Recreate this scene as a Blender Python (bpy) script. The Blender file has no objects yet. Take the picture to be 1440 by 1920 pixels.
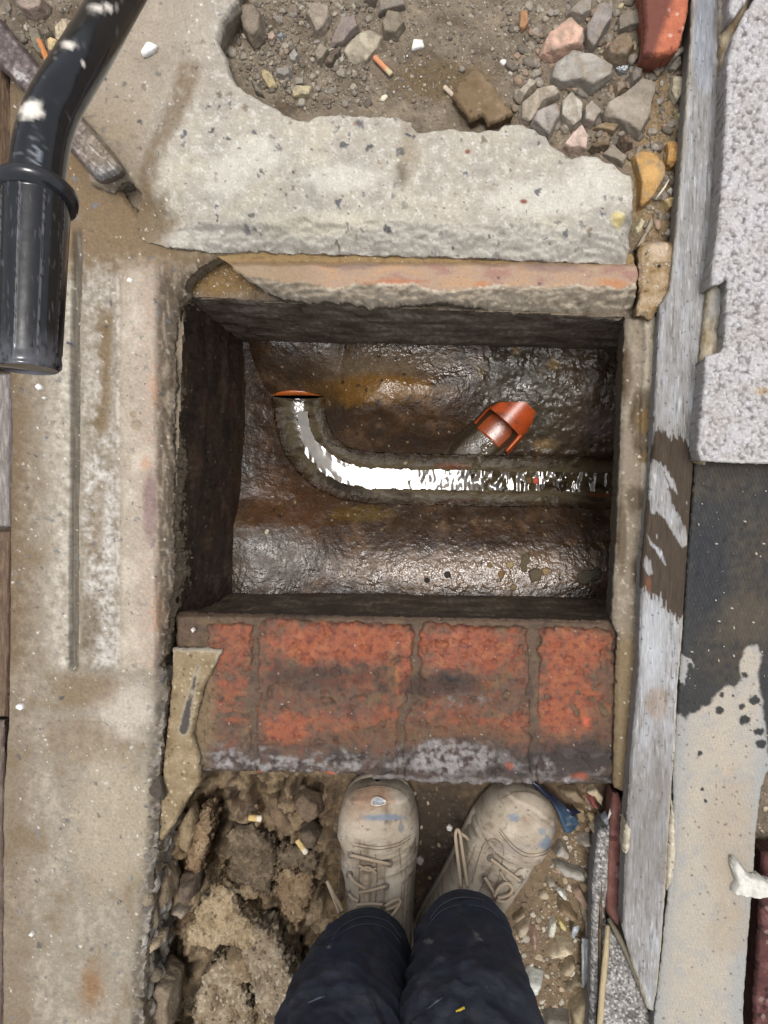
import bpy, bmesh, math, random
import numpy as np
from mathutils import Vector

random.seed(7)
rng = np.random.default_rng(7)
SC = bpy.context.scene
COL = SC.collection

# ------------------------------------------------------------------ camera, sky, sun, exposure
K = 0.00075            # metres on the ground plane for one pixel of the photograph
H = 1.0875             # height of the phone above the top of the brickwork
NX, NY = 817.0, 923.0  # where "straight down" sits in the photograph

cam_d = bpy.data.cameras.new("camera")
cam = bpy.data.objects.new("camera", cam_d)
COL.objects.link(cam)
cam.location = (0, 0, H)
cam.rotation_euler = (0, 0, 0)
cam_d.sensor_fit = 'HORIZONTAL'
cam_d.sensor_width = 36.0
cam_d.lens = 36.0 * (H / K) / 1440.0
VERT = cam_d.lens
cam_d.shift_x = -(NX - 720.0) / 1440.0
cam_d.shift_y = -(960.0 - NY) / 1440.0
cam_d.clip_start = 0.02
cam_d.clip_end = 300.0
SC.camera = cam
SC.render.resolution_x, SC.render.resolution_y = 768, 1024

SUN_DIR = Vector((0.01, 0.035, 1.0)).normalized()      # towards the bright zenith of the cloud
elev = math.asin(SUN_DIR.z)
azim = math.atan2(SUN_DIR.x, SUN_DIR.y)
world = bpy.data.worlds.new("World")
SC.world = world
world.use_nodes = True
wn = world.node_tree.nodes
wl_ = world.node_tree.links
wn.clear()
w_out = wn.new('ShaderNodeOutputWorld')
w_bg = wn.new('ShaderNodeBackground')
w_hsv = wn.new('ShaderNodeHueSaturation')
w_sky = wn.new('ShaderNodeTexSky')
w_sky.sky_type = 'NISHITA'
w_sky.sun_disc = False
w_sky.sun_elevation = elev
w_sky.sun_rotation = azim
w_sky.dust_density = 4.0
w_hsv.inputs['Saturation'].default_value = 0.35
w_bg.inputs['Strength'].default_value = 0.13
wl_.new(w_sky.outputs[0], w_hsv.inputs['Color'])
wl_.new(w_hsv.outputs[0], w_bg.inputs['Color'])
wl_.new(w_bg.outputs[0], w_out.inputs['Surface'])

sun_d = bpy.data.lights.new("sun", 'SUN')
sun_d.energy = 1.5
sun_d.angle = math.radians(16)
sun_d.color = (1.0, 0.975, 0.94)
sun = bpy.data.objects.new("sun", sun_d)
COL.objects.link(sun)
sun.rotation_euler = SUN_DIR.to_track_quat('Z', 'Y').to_euler()
sun.location = (0, 0, 6)

SC.view_settings.view_transform = 'Standard'
SC.view_settings.look = 'None'
SC.view_settings.gamma = 1.0
SC.view_settings.use_curve_mapping = False
SC.view_settings.exposure = 0.75

# ------------------------------------------------------------------ helpers: numbers
def P(px, py, z):
    s = (H - z) / H
    return Vector(((px - NX) * K * s, (NY - py) * K * s, z))

def Pa(X, Y, zref):
    s = (H - zref) / H
    return (X - NX) * K * s, (NY - Y) * K * s

def lin(c):
    c = np.asarray(c, float) / 255.0
    return np.where(c <= 0.04045, c / 12.92, ((c + 0.055) / 1.055) ** 2.4)

GAIN = 1.45
def C(r, g, b):
    """base colour of a surface that reads (r, g, b) in open daylight in the photograph"""
    return np.minimum(lin((r, g, b)) / GAIN, 0.82)

def _hash(ix, iy, seed):
    h = (ix.astype(np.int64) * 374761393 + iy.astype(np.int64) * 668265263 + seed * 974634521) & 0xFFFFFFFF
    h = ((h ^ (h >> 13)) * 1274126177) & 0xFFFFFFFF
    h = ((h ^ (h >> 16)) * 2246822519) & 0xFFFFFFFF
    return ((h ^ (h >> 15)) & 0xFFFFFF) / float(0x1000000)

def gn(x, y, seed=0):
    """gradient noise, about -1..1"""
    x = np.asarray(x, float); y = np.asarray(y, float)
    ix = np.floor(x); iy = np.floor(y)
    fx = x - ix; fy = y - iy
    ix = ix.astype(np.int64); iy = iy.astype(np.int64)
    u = fx * fx * fx * (fx * (fx * 6 - 15) + 10)
    v = fy * fy * fy * (fy * (fy * 6 - 15) + 10)
    def g(dx, dy):
        a = _hash(ix + dx, iy + dy, seed) * 2 * np.pi
        return np.cos(a) * (fx - dx) + np.sin(a) * (fy - dy)
    a = g(0, 0) * (1 - u) + g(1, 0) * u
    b = g(0, 1) * (1 - u) + g(1, 1) * u
    return (a * (1 - v) + b * v) * 1.5

def fbm(x, y, octv=4, seed=0, gain=0.5):
    s = 0; a = 1.0; t = 0; f = 1.0
    for i in range(octv):
        s = s + a * gn(x * f + 17.3 * i, y * f - 9.1 * i, seed + i * 31)
        t += a; a *= gain; f *= 2.03
    return s / t

def ridged(x, y, octv=4, seed=0):
    s = 0; a = 1.0; t = 0; f = 1.0
    for i in range(octv):
        s = s + a * (1 - 2 * np.abs(gn(x * f, y * f, seed + i * 17)))
        t += a; a *= 0.5; f *= 2.1
    return s / t

def worley(x, y, seed=0):
    """distance to nearest cell point and that cell's own random number"""
    x = np.asarray(x, float); y = np.asarray(y, float)
    ix = np.floor(x).astype(np.int64); iy = np.floor(y).astype(np.int64)
    best = np.full(x.shape, 9.0); idn = np.zeros(x.shape)
    for dx in (-1, 0, 1):
        for dy in (-1, 0, 1):
            cx = ix + dx; cy = iy + dy
            px = cx + _hash(cx, cy, seed); py = cy + _hash(cx, cy, seed + 5)
            d = (px - x) ** 2 + (py - y) ** 2
            m = d < best
            best = np.where(m, d, best)
            idn = np.where(m, _hash(cx, cy, seed + 11), idn)
    return np.sqrt(best), idn

def ss(a, b, x):
    t = np.clip((x - a) / (b - a), 0, 1)
    return t * t * (3 - 2 * t)

def blob(X, Y, cx, cy, rx, ry, seed=0, soft=0.5, warp=0.35, scale=28, rot=0):
    dx = X - cx; dy = Y - cy
    if rot:
        c, s = math.cos(rot), math.sin(rot)
        dx, dy = dx * c + dy * s, -dx * s + dy * c
    r = np.sqrt((dx / rx) ** 2 + (dy / ry) ** 2)
    out = np.zeros(np.shape(r))
    m = r < 1.9
    if np.any(m):
        rr = r[m] + warp * fbm(X[m] / scale, Y[m] / scale, 4, seed + 400)
        out[m] = 1 - ss(1 - soft, 1 + soft * 0.4, rr)
    return out

def mixc(c, d, m):
    return c + (np.asarray(d) - c) * np.asarray(m)[..., None]

def greyer(c, k):
    l = (c * np.array([0.3, 0.59, 0.11])).sum(-1, keepdims=True)
    return c + (l * np.array([1.02, 1.0, 0.95]) - c) * k

def sdf(poly, X, Y):
    """signed distance in pixels, negative inside"""
    pts = np.asarray(poly, float)
    d = np.full(X.shape, 1e18); s = np.ones(X.shape)
    n = len(pts)
    for i in range(n):
        a = pts[i]; b = pts[(i + 1) % n]
        ex, ey = b - a
        wx = X - a[0]; wy = Y - a[1]
        t = np.clip((wx * ex + wy * ey) / (ex * ex + ey * ey + 1e-9), 0, 1)
        d = np.minimum(d, (wx - ex * t) ** 2 + (wy - ey * t) ** 2)
        c1 = Y >= a[1]; c2 = Y < b[1]; c3 = ex * wy > ey * wx
        flip = (c1 & c2 & c3) | (~c1 & ~c2 & ~c3)
        s = np.where(flip, -s, s)
    return s * np.sqrt(d)

def dline(pts, X, Y):
    """distance to a polyline and position along it (0..1)"""
    pts = np.asarray(pts, float)
    seg = np.sqrt(((pts[1:] - pts[:-1]) ** 2).sum(1)); cum = np.concatenate([[0], np.cumsum(seg)])
    d = np.full(X.shape, 1e9); tt = np.zeros(X.shape)
    for i in range(len(pts) - 1):
        a, b = pts[i], pts[i + 1]
        ex, ey = b - a
        t = np.clip(((X - a[0]) * ex + (Y - a[1]) * ey) / (ex * ex + ey * ey), 0, 1)
        q = np.hypot(X - a[0] - ex * t, Y - a[1] - ey * t)
        m = q < d
        d = np.where(m, q, d); tt = np.where(m, (cum[i] + t * seg[i]) / cum[-1], tt)
    return d, tt

def smooth_line(pts, n=60):
    """Catmull-Rom through the points"""
    pts = [np.asarray(p, float) for p in pts]
    p = [2 * pts[0] - pts[1]] + pts + [2 * pts[-1] - pts[-2]]
    out = []
    m = max(2, n // (len(pts) - 1))
    for i in range(1, len(p) - 2):
        for t in np.linspace(0, 1, m, endpoint=False):
            a, b, c, d = p[i - 1], p[i], p[i + 1], p[i + 2]
            out.append(0.5 * ((2 * b) + (-a + c) * t + (2 * a - 5 * b + 4 * c - d) * t * t + (-a + 3 * b - 3 * c + d) * t ** 3))
    out.append(pts[-1])
    return np.array(out)

# ------------------------------------------------------------------ helpers: objects
WL = {}
def tag(o, label=None, cat=None, group=None, kind=None):
    if label: o['label'] = label
    if cat: o['category'] = cat
    if group: o['group'] = group
    if kind: o['kind'] = kind
    return o

def empty(name, loc, label, cat, group=None):
    o = bpy.data.objects.new(name, None)
    o.empty_display_size = 0.02
    COL.objects.link(o)
    o.location = loc
    WL[o.name] = Vector(loc)
    return tag(o, label, cat, group)

def make(name, V, F, col, mat, parent=None, wet=0.0, smooth=True):
    V = np.asarray(V, float).reshape(-1, 3)
    loc = np.array([(V[:, 0].min() + V[:, 0].max()) / 2, (V[:, 1].min() + V[:, 1].max()) / 2, V[:, 2].min()])
    me = bpy.data.meshes.new(name)
    me.vertices.add(len(V))
    me.vertices.foreach_set('co', (V - loc).astype(np.float32).ravel())
    if isinstance(F, np.ndarray):
        n, k = F.shape
        me.loops.add(n * k)
        me.loops.foreach_set('vertex_index', F.astype(np.int32).ravel())
        me.polygons.add(n)
        me.polygons.foreach_set('loop_start', np.arange(0, n * k, k, dtype=np.int32))
        me.polygons.foreach_set('loop_total', np.full(n, k, dtype=np.int32))
    else:
        tot = np.array([len(f) for f in F], dtype=np.int32)
        me.loops.add(int(tot.sum()))
        me.loops.foreach_set('vertex_index', np.concatenate([np.asarray(f) for f in F]).astype(np.int32))
        me.polygons.add(len(F))
        me.polygons.foreach_set('loop_start', np.concatenate([[0], np.cumsum(tot)[:-1]]).astype(np.int32))
        me.polygons.foreach_set('loop_total', tot)
    me.update(calc_edges=True)
    me.validate()
    rgba = np.ones((len(V), 4), np.float32)
    rgba[:, :3] = np.clip(np.asarray(col), 0, 1)
    rgba[:, 3] = np.clip(wet, 0, 1)
    ca = me.color_attributes.new('Col', 'FLOAT_COLOR', 'POINT')
    ca.data.foreach_set('color', rgba.ravel())
    if smooth:
        me.polygons.foreach_set('use_smooth', np.ones(len(me.polygons), dtype=bool))
    me.materials.append(mat)
    o = bpy.data.objects.new(name, me)
    COL.objects.link(o)
    wl = Vector(loc)
    if parent is not None:
        o.parent = parent
        o.location = wl - WL[parent.name]
    else:
        o.location = wl
    WL[o.name] = wl
    return o

def grid_faces(nx, ny, keep=None):
    i = np.arange(ny * nx).reshape(ny, nx)
    f = np.stack([i[:-1, :-1], i[1:, :-1], i[1:, 1:], i[:-1, 1:]], -1).reshape(-1, 4)
    if keep is not None:
        k = keep.ravel()
        f = f[k[f].all(1)]
    return f

def compact(V, F, *attrs):
    used = np.zeros(len(V), bool); used[F.ravel()] = True
    mp = np.cumsum(used) - 1
    return (V[used], mp[F]) + tuple(a[used] for a in attrs)

def relief(name, box, step, fn, zref, mat, parent=None, skirt=0.0, side=None, ragged=0.0025, **kw):
    """a sheet sampled on a fine lattice; fn gives height, colour, wetness and either a mask or the depth inside an outline.
    With an outline the rim is fitted to it exactly and a rough broken side of the given depth hangs from it."""
    x0, y0, x1, y1 = box
    nx = int((x1 - x0) / step) + 1; ny = int((y1 - y0) / step) + 1
    X, Y = np.meshgrid(np.linspace(x0, x1, nx), np.linspace(y0, y1, ny))
    z, c, w, keep = fn(X, Y)
    c = np.array(np.broadcast_to(c, X.shape + (3,))); w = np.array(np.broadcast_to(w, X.shape), float); z = np.array(np.broadcast_to(z, X.shape))
    gx = gy = None
    if keep.dtype != bool:
        d = keep
        gy, gx = np.gradient(d, (y1 - y0) / (ny - 1), (x1 - x0) / (nx - 1))
        gm = np.maximum(np.hypot(gx, gy), 0.3)
        gx, gy = gx / gm, gy / gm
        mv = (d < 0.15) & (d > -2.2 * step)
        Xm = X[mv] + (0.25 - d[mv]) * gx[mv]; Ym = Y[mv] + (0.25 - d[mv]) * gy[mv]
        zm, cm, wm, _ = fn(Xm, Ym)
        X = X.copy(); Y = Y.copy()
        X[mv], Y[mv], z[mv], c[mv], w[mv] = Xm, Ym, zm, cm, wm
        inside = d > 0
        cell = inside[:-1, :-1] | inside[1:, :-1] | inside[1:, 1:] | inside[:-1, 1:]
        okv = d > -2.2 * step
        cell &= okv[:-1, :-1] & okv[1:, :-1] & okv[1:, 1:] & okv[:-1, 1:]
        F = grid_faces(nx, ny)[cell.ravel()]
    else:
        F = grid_faces(nx, ny, keep)
    wx, wy = Pa(X, Y, zref)
    V = np.stack([wx, wy, z], -1).reshape(-1, 3)
    c = c.reshape(-1, 3); w = w.ravel()
    if skirt and gx is not None:
        E = np.concatenate([F[:, [0, 1]], F[:, [1, 2]], F[:, [2, 3]], F[:, [3, 0]]])
        key = np.sort(E, 1); key = key[:, 0].astype(np.int64) * len(V) + key[:, 1]
        _, inv, cnt = np.unique(key, return_inverse=True, return_counts=True)
        E = E[cnt[inv] == 1]
        bv = np.unique(E); mp = np.full(len(V), -1); mp[bv] = np.arange(len(bv))
        M = max(3, int(skirt / 0.004))
        if side is None: side = c[bv].mean(0)
        px, py = X.ravel()[bv], Y.ravel()[bv]
        nxn, nyn = -gx.ravel()[bv], -gy.ravel()[bv]
        base = len(V); vs = [V]; cs = [c]; ws = [w]; fs = [F]
        prev = bv
        for k in range(1, M + 1):
            t = k / M
            q = px * 0.72 + py * 0.69; dz = skirt * t / K
            n = ragged * (fbm(q / 11, dz / 8, 3, 55) + 0.7 * fbm(q / 40, dz / 30, 3, 56)) * min(1, k / 2) - 0.10 * skirt * t
            p = V[bv].copy()
            p[:, 0] += nxn * n; p[:, 1] -= nyn * n; p[:, 2] -= skirt * t
            cc = c[bv] if side is None else np.broadcast_to(side, (len(bv), 3)) * (0.35 * min(1, k / 2)) + c[bv] * (1 - 0.35 * min(1, k / 2)) if k < 3 else np.broadcast_to(side, (len(bv), 3))
            cc = cc * (1 + 0.28 * fbm(q / 9, dz / 7, 3, 57))[:, None]
            ids = base + (k - 1) * len(bv) + np.arange(len(bv))
            e0, e1 = mp[E[:, 0]], mp[E[:, 1]]
            fs.append(np.stack([prev[e1], prev[e0], ids[e0], ids[e1]], -1))
            vs.append(p); cs.append(cc); ws.append(w[bv]); prev = ids
        V = np.concatenate(vs); c = np.concatenate(cs); w = np.concatenate(ws); F = np.concatenate(fs)
    V, F, c, w = compact(V, F, c, w)
    return make(name, V, F, c, mat, parent, wet=w, **kw)

def tube(pts, rad, seg=10, cap=True, squash=None):
    """vertices and faces of a round bar along the points"""
    pts = [Vector(p) for p in pts]
    n = len(pts)
    rad = [rad] * n if np.isscalar(rad) else list(rad)
    V = []; F = []
    up = None
    for i, p in enumerate(pts):
        t = (pts[min(i + 1, n - 1)] - pts[max(i - 1, 0)]).normalized()
        if up is None:
            up = Vector((0, 0, 1)) if abs(t.z) < 0.9 else Vector((0, 1, 0))
        s = t.cross(up).normalized(); up = s.cross(t).normalized()
        for k in range(seg):
            a = 2 * math.pi * k / seg
            V.append(p + s * (math.cos(a) * rad[i]) + up * (math.sin(a) * rad[i]))
    for i in range(n - 1):
        for k in range(seg):
            a = i * seg + k; b = i * seg + (k + 1) % seg
            F.append((a, b, b + seg, a + seg))
    if cap:
        F.append(tuple(range(seg - 1, -1, -1)))
        F.append(tuple((n - 1) * seg + k for k in range(seg)))
    return np.array([tuple(v) for v in V]), F

_ico = {}
def ico(sub):
    if sub not in _ico:
        bm = bmesh.new()
        bmesh.ops.create_icosphere(bm, subdivisions=sub, radius=1.0)
        bm.verts.ensure_lookup_table()
        v = np.array([tuple(q.co) for q in bm.verts]); v /= np.linalg.norm(v, axis=1)[:, None]
        f = np.array([[q.index for q in p.verts] for p in bm.faces])
        bm.free()
        _ico[sub] = (v, f)
    return _ico[sub]

def n3(v, seed=0):
    return (gn(v[:, 0] + v[:, 2] * 0.71, v[:, 1] - v[:, 2] * 0.53, seed) + gn(v[:, 1] + 3.1 + v[:, 0] * 0.37, v[:, 2] + v[:, 0] * 0.61, seed + 7)
            + gn(v[:, 2] + 9.7 - v[:, 1] * 0.45, v[:, 0] + 5.3, seed + 13)) / 2

# ------------------------------------------------------------------ materials (colour comes with the mesh, grain and relief from nodes)
def surf(name, rd=0.9, rw=0.2, grain=(900, 0.18), bumps=((1400, 0.0004),), spec=0.5, metal=0.0, stretch=None, ior=1.5, coat=0.0):
    m = bpy.data.materials.new(name)
    m.use_nodes = True
    N = m.node_tree.nodes; L = m.node_tree.links
    b = N['Principled BSDF']
    at = N.new('ShaderNodeAttribute'); at.attribute_name = 'Col'
    tc = N.new('ShaderNodeTexCoord')
    vec = tc.outputs['Object']
    if stretch:
        mp = N.new('ShaderNodeMapping'); mp.inputs['Scale'].default_value = stretch
        L.new(vec, mp.inputs['Vector']); vec = mp.outputs['Vector']
    nz = N.new('ShaderNodeTexNoise'); nz.inputs['Scale'].default_value = grain[0]; nz.inputs['Detail'].default_value = 3.0
    L.new(vec, nz.inputs['Vector'])
    mr = N.new('ShaderNodeMapRange')
    mr.inputs['From Min'].default_value = 0.25; mr.inputs['From Max'].default_value = 0.75
    mr.inputs['To Min'].default_value = 1 - grain[1]; mr.inputs['To Max'].default_value = 1 + grain[1]
    L.new(nz.outputs['Fac'], mr.inputs['Value'])
    mx = N.new('ShaderNodeVectorMath'); mx.operation = 'SCALE'
    L.new(at.outputs['Color'], mx.inputs[0]); L.new(mr.outputs['Result'], mx.inputs['Scale'])
    L.new(mx.outputs['Vector'], b.inputs['Base Color'])
    rr = N.new('ShaderNodeMapRange')
    rr.inputs['To Min'].default_value = rd; rr.inputs['To Max'].default_value = rw
    L.new(at.outputs['Alpha'], rr.inputs['Value'])
    ra = N.new('ShaderNodeMath'); ra.operation = 'MULTIPLY'; ra.use_clamp = True
    L.new(rr.outputs['Result'], ra.inputs[0]); L.new(mr.outputs['Result'], ra.inputs[1])
    L.new(ra.outputs[0], b.inputs['Roughness'])
    b.inputs['Specular IOR Level'].default_value = spec
    b.inputs['Metallic'].default_value = metal
    b.inputs['IOR'].default_value = ior
    b.inputs['Coat Weight'].default_value = coat
    prev = None
    for bmp in bumps:
        sc, dist = bmp[:2]
        t = N.new('ShaderNodeTexNoise'); t.inputs['Scale'].default_value = sc; t.inputs['Detail'].default_value = bmp[2] if len(bmp) > 2 else 3.0
        L.new(vec, t.inputs['Vector'])
        bp = N.new('ShaderNodeBump'); bp.inputs['Distance'].default_value = dist; bp.inputs['Strength'].default_value = 1.0
        L.new(t.outputs['Fac'], bp.inputs['Height'])
        if prev: L.new(prev.outputs['Normal'], bp.inputs['Normal'])
        prev = bp
    if prev: L.new(prev.outputs['Normal'], b.inputs['Normal'])
    return m

M_CONC = surf('concrete', 0.92, 0.25, (700, 0.14), ((420, 0.0012), (1500, 0.0006)), 0.3)
M_SOIL = surf('soil', 0.95, 0.3, (600, 0.25), ((350, 0.003), (1100, 0.0015)), 0.25)
M_STONE = surf('stone', 0.92, 0.25, (800, 0.2), ((220, 0.002), (700, 0.0012), (1600, 0.0008)), 0.25)
M_RUB = surf('broken_concrete', 0.94, 0.3, (500, 0.25), ((160, 0.004), (420, 0.0025), (1300, 0.001)), 0.25)
M_BRICK = surf('brick', 0.88, 0.3, (700, 0.2), ((350, 0.0014), (1200, 0.0008)), 0.3)
M_WETR = surf('wet_render', 0.75, 0.22, (500, 0.25), ((260, 0.0016), (900, 0.0007)), 0.6)
M_BENCH = surf('wet_benching', 0.6, 0.055, (400, 0.3), ((330, 0.0009, 1.2), (90, 0.0015, 1.0)), 0.5)
M_GLAZE = surf('wet_channel', 0.4, 0.12, (300, 0.2), ((120, 0.001),), 0.7)
M_WOOD = surf('weathered_wood', 0.88, 0.4, (700, 0.2), ((500, 0.0015), (1400, 0.0008)), 0.15, stretch=(1, 0.08, 1))
M_DPC = surf('damp_proof_felt', 0.85, 0.3, (700, 0.16), ((700, 0.0005),), 0.1)
M_BLOCK = surf('aerated_block', 0.92, 0.5, (900, 0.15), ((420, 0.0016), (1600, 0.0008)), 0.25)
M_BLACK = surf('black_plastic_coat', 0.2, 0.1, (150, 0.25), ((50, 0.0003),), 0.45)
M_STEEL = surf('worn_steel', 0.55, 0.3, (400, 0.3), ((300, 0.0008),), 0.6, metal=0.35)
M_ORANGE = surf('orange_drain_plastic', 0.42, 0.15, (400, 0.08), ((500, 0.0003),), 0.5)
M_LEATHER = surf('dusty_nubuck', 0.88, 0.4, (500, 0.12), ((260, 0.0008), (1300, 0.0004)), 0.3)
M_LACE = surf('lace_cord', 0.9, 0.5, (1200, 0.15), ((2500, 0.0004),), 0.2)
M_CLOTH = surf('work_trouser_cloth', 0.9, 0.5, (500, 0.22), ((1500, 0.0005), (150, 0.001)), 0.25)
M_SMALL = surf('small_litter', 0.8, 0.3, (900, 0.1), ((900, 0.0004),), 0.4)
M_SHEET = surf('plastic_sheet', 0.4, 0.15, (200, 0.15), ((200, 0.0006),), 0.5)
# ------------------------------------------------------------------ the ground
HOLE = [(348, 560), (430, 563), (540, 570), (1240, 600), (1240, 1168), (322, 1172)]
PIT = [(308, 1120), (1180, 1120), (1178, 1480), (1132, 1560), (1120, 1740), (1118, 2040), (230, 2040), (270, 1700), (290, 1400)]
def zbase(X, Y):
    X = np.asarray(X, float); Y = np.asarray(Y, float)
    z = np.full(X.shape, -0.022)
    z = z + (-0.03) * ss(40, 10, X)
    z = np.where(X > 1235, -0.03, z)
    z = z + (-0.055) * ss(1480, 1560, Y) * ss(1125, 1140, X)
    z = z - 0.028 * ss(440, 520, Y) * ss(620, 560, Y) * (X > 340)
    d = -sdf(PIT, X, Y)
    deep = -0.108 - 0.13 * np.exp(-(((X - 405) / 30) ** 2 + ((Y - 1545) / 75) ** 2)) - 0.09 * np.exp(-(((X - 345) / 60) ** 2 + ((Y - 1840) / 90) ** 2)) \
        - 0.07 * np.exp(-(((X - 580) / 24) ** 2 + ((Y - 1790) / 70) ** 2))
    z = z + (deep - z) * ss(-6, 14, d)
    far = ss(90, 10, np.minimum(np.minimum(X + 90, 1530 - X), np.minimum(Y + 90, 2010 - Y)))
    return z + (-0.05 - z) * far
def zrough(X, Y):
    pit = ss(1430, 1470, Y) * ss(1140, 1120, X)
    r = 0.006 * fbm(X / 70, Y / 70, 4, 3) + 0.0035 * fbm(X / 16, Y / 16, 3, 5)
    f, i = worley(X / 11, Y / 11, 8)
    r = r + 0.003 * np.maximum(0, 0.45 - f) * (i > 0.4) * 2
    left = ss(660, 590, X) * pit * ss(296, 318, X)
    wfx = X + 12 * fbm(X / 30, Y / 30, 3, 9); wfy = Y + 12 * fbm(X / 30, Y / 30, 3, 10)
    cf, ci = worley(wfx / 44, wfy / 40, 12); cg, cj = worley(wfx / 15, wfy / 13, 13)
    r = r + left * (0.05 * (ci - 0.55) + 0.03 * (0.45 - cf) + 0.012 * (cj - 0.5) + 0.012 * (0.45 - cg) + 0.006 * fbm(X / 7, Y / 7, 3, 14))
    far = ss(60, 10, np.minimum(np.minimum(X + 90, 1530 - X), np.minimum(Y + 90, 2010 - Y)))
    return r * (1 - far)
def zg(px, py):
    X = np.array([float(px)]); Y = np.array([float(py)])
    return float((zbase(X, Y) + zrough(X, Y))[0])

SOIL_T, SOIL_B, SOIL_P = C(142, 128, 110), C(142, 118, 84), C(112, 93, 73)
def ground_colour(X, Y):
    n1 = fbm(X / 60, Y / 60, 4, 21); n2 = fbm(X / 13, Y / 13, 3, 22)
    c = np.broadcast_to(SOIL_T, X.shape + (3,)).copy()
    c = mixc(c, C(162, 147, 125), ss(0.0, 0.5, n1))
    c = mixc(c, C(112, 98, 80), ss(0.05, 0.5, -n1))
    c = mixc(c, C(124, 106, 80), blob(X, Y, 830, 150, 120, 45, 5))
    c = mixc(c, C(165, 140, 104), blob(X, Y, 1232, 330, 55, 260, 6) * 0.8)
    c = mixc(c, C(150, 122, 82), blob(X, Y, 430, 520, 130, 40, 7))
    pit = ss(1430, 1460, Y) * ss(1160, 1120, X)
    c = mixc(c, SOIL_P, pit)
    c = mixc(c, C(148, 124, 92), pit * ss(0.0, 0.45, n1 + 0.4 * n2) * 0.8)
    c = mixc(c, C(78, 66, 54), pit * blob(X, Y, 830, 1560, 120, 110, 8))
    c = mixc(c, C(158, 136, 108), pit * blob(X, Y, 1040, 1740, 120, 210, 9) * 0.85)
    c = mixc(c, C(176, 156, 128), pit * blob(X, Y, 420, 1860, 130, 90, 11) * 0.8)
    c = mixc(c, C(120, 96, 66), pit * blob(X, Y, 330, 1600, 60, 140, 10) * 0.7)
    lp = pit * ss(640, 590, X)
    wfx = X + 12 * fbm(X / 30, Y / 30, 3, 9); wfy = Y + 12 * fbm(X / 30, Y / 30, 3, 10)
    cf, ci = worley(wfx / 44, wfy / 40, 12); cg, cj = worley(wfx / 15, wfy / 13, 13)
    c = mixc(c, C(186, 164, 132), lp * (ci > 0.6) * ss(1580, 1700, Y + 60 * n1) * 0.9)
    c = mixc(c, C(172, 150, 118), lp * (cj > 0.5) * 0.7)
    c = mixc(c, C(78, 64, 50), lp * (cj < 0.15) * 0.6)
    c = c * (1 + 0.28 * n2)[..., None]
    f, i = worley(X / 8, Y / 8, 23)
    c = mixc(c, C(196, 186, 168), (f < 0.30 * ((i * 7919.0) % 1.0)) * (i > 0.88) * (1 - 0.6 * pit) * 0.8)
    c = mixc(c, C(96, 92, 88), (f < 0.32) * (i < 0.07) * 0.8)
    return c
def ground_fn(X, Y):
    zb = zbase(X, Y)
    z = zb + zrough(X, Y)
    keep = sdf(HOLE, X, Y) > 0
    w = 0.25 * blob(X, Y, 830, 1560, 120, 110, 8)
    return z, ground_colour(X, Y), w, keep
def build_ground():
    x0, y0, x1, y1, st = -90, -90, 1530, 2010, 3.0
    nx = int((x1 - x0) / st) + 1; ny = int((y1 - y0) / st) + 1
    X, Y = np.meshgrid(np.linspace(x0, x1, nx), np.linspace(y0, y1, ny))
    z, c, w, keep = ground_fn(X, Y)
    wx, wy = Pa(X, Y, zbase(X, Y))
    V = np.stack([wx, wy, z], -1).reshape(-1, 3)
    F = grid_faces(nx, ny, keep)
    n0 = len(V)
    # the yard goes on: rings of wider and wider ground joined to the lattice edge
    idx = np.arange(nx * ny).reshape(ny, nx)
    border = np.concatenate([idx[0, :-1:18], idx[:-1:18, -1], idx[-1, :0:-18], idx[:0:-18, 0]])
    full = np.concatenate([idx[0, :-1], idx[:-1, -1], idx[-1, :0:-1], idx[:0:-1, 0]])
    rings = [full]; vs = [V]; cs = [c.reshape(-1, 3)]
    base = V[full]
    cnt = n0; fs = [F]
    prev = full
    for sc_ in (1.15, 1.6, 3.0, 9.0, 60.0):
        nv = base.copy(); nv[:, :2] *= sc_
        nv[:, 2] = -0.05 + 0.01 * gn(nv[:, 0] * 2, nv[:, 1] * 2, 77) * (sc_ > 1.2)
        ids = np.arange(cnt, cnt + len(nv)); cnt += len(nv)
        vs.append(nv); cs.append(np.broadcast_to(SOIL_T, (len(nv), 3)) * (1 + 0.2 * gn(nv[:, 0] * 7, nv[:, 1] * 7, 78))[:, None])
        fs.append(np.stack([prev, np.roll(prev, -1), np.roll(ids, -1), ids], -1))
        prev = ids
    V = np.concatenate(vs); cc = np.concatenate(cs); F = np.concatenate(fs)
    ww = np.concatenate([w.ravel(), np.zeros(cnt - n0)])
    V, F, cc, ww = compact(V, F, cc, ww)
    # all faces look up
    a = V[F[:, 1]] - V[F[:, 0]]; b = V[F[:, 3]] - V[F[:, 0]]
    flip = (a[:, 0] * b[:, 1] - a[:, 1] * b[:, 0]) < 0
    F[flip] = F[flip][:, ::-1]
    o = make('ground', V, F, cc, M_SOIL, wet=ww)
    tag(o, 'bare brown earth and rubble of the dug up yard', kind='structure')
build_ground()

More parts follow.
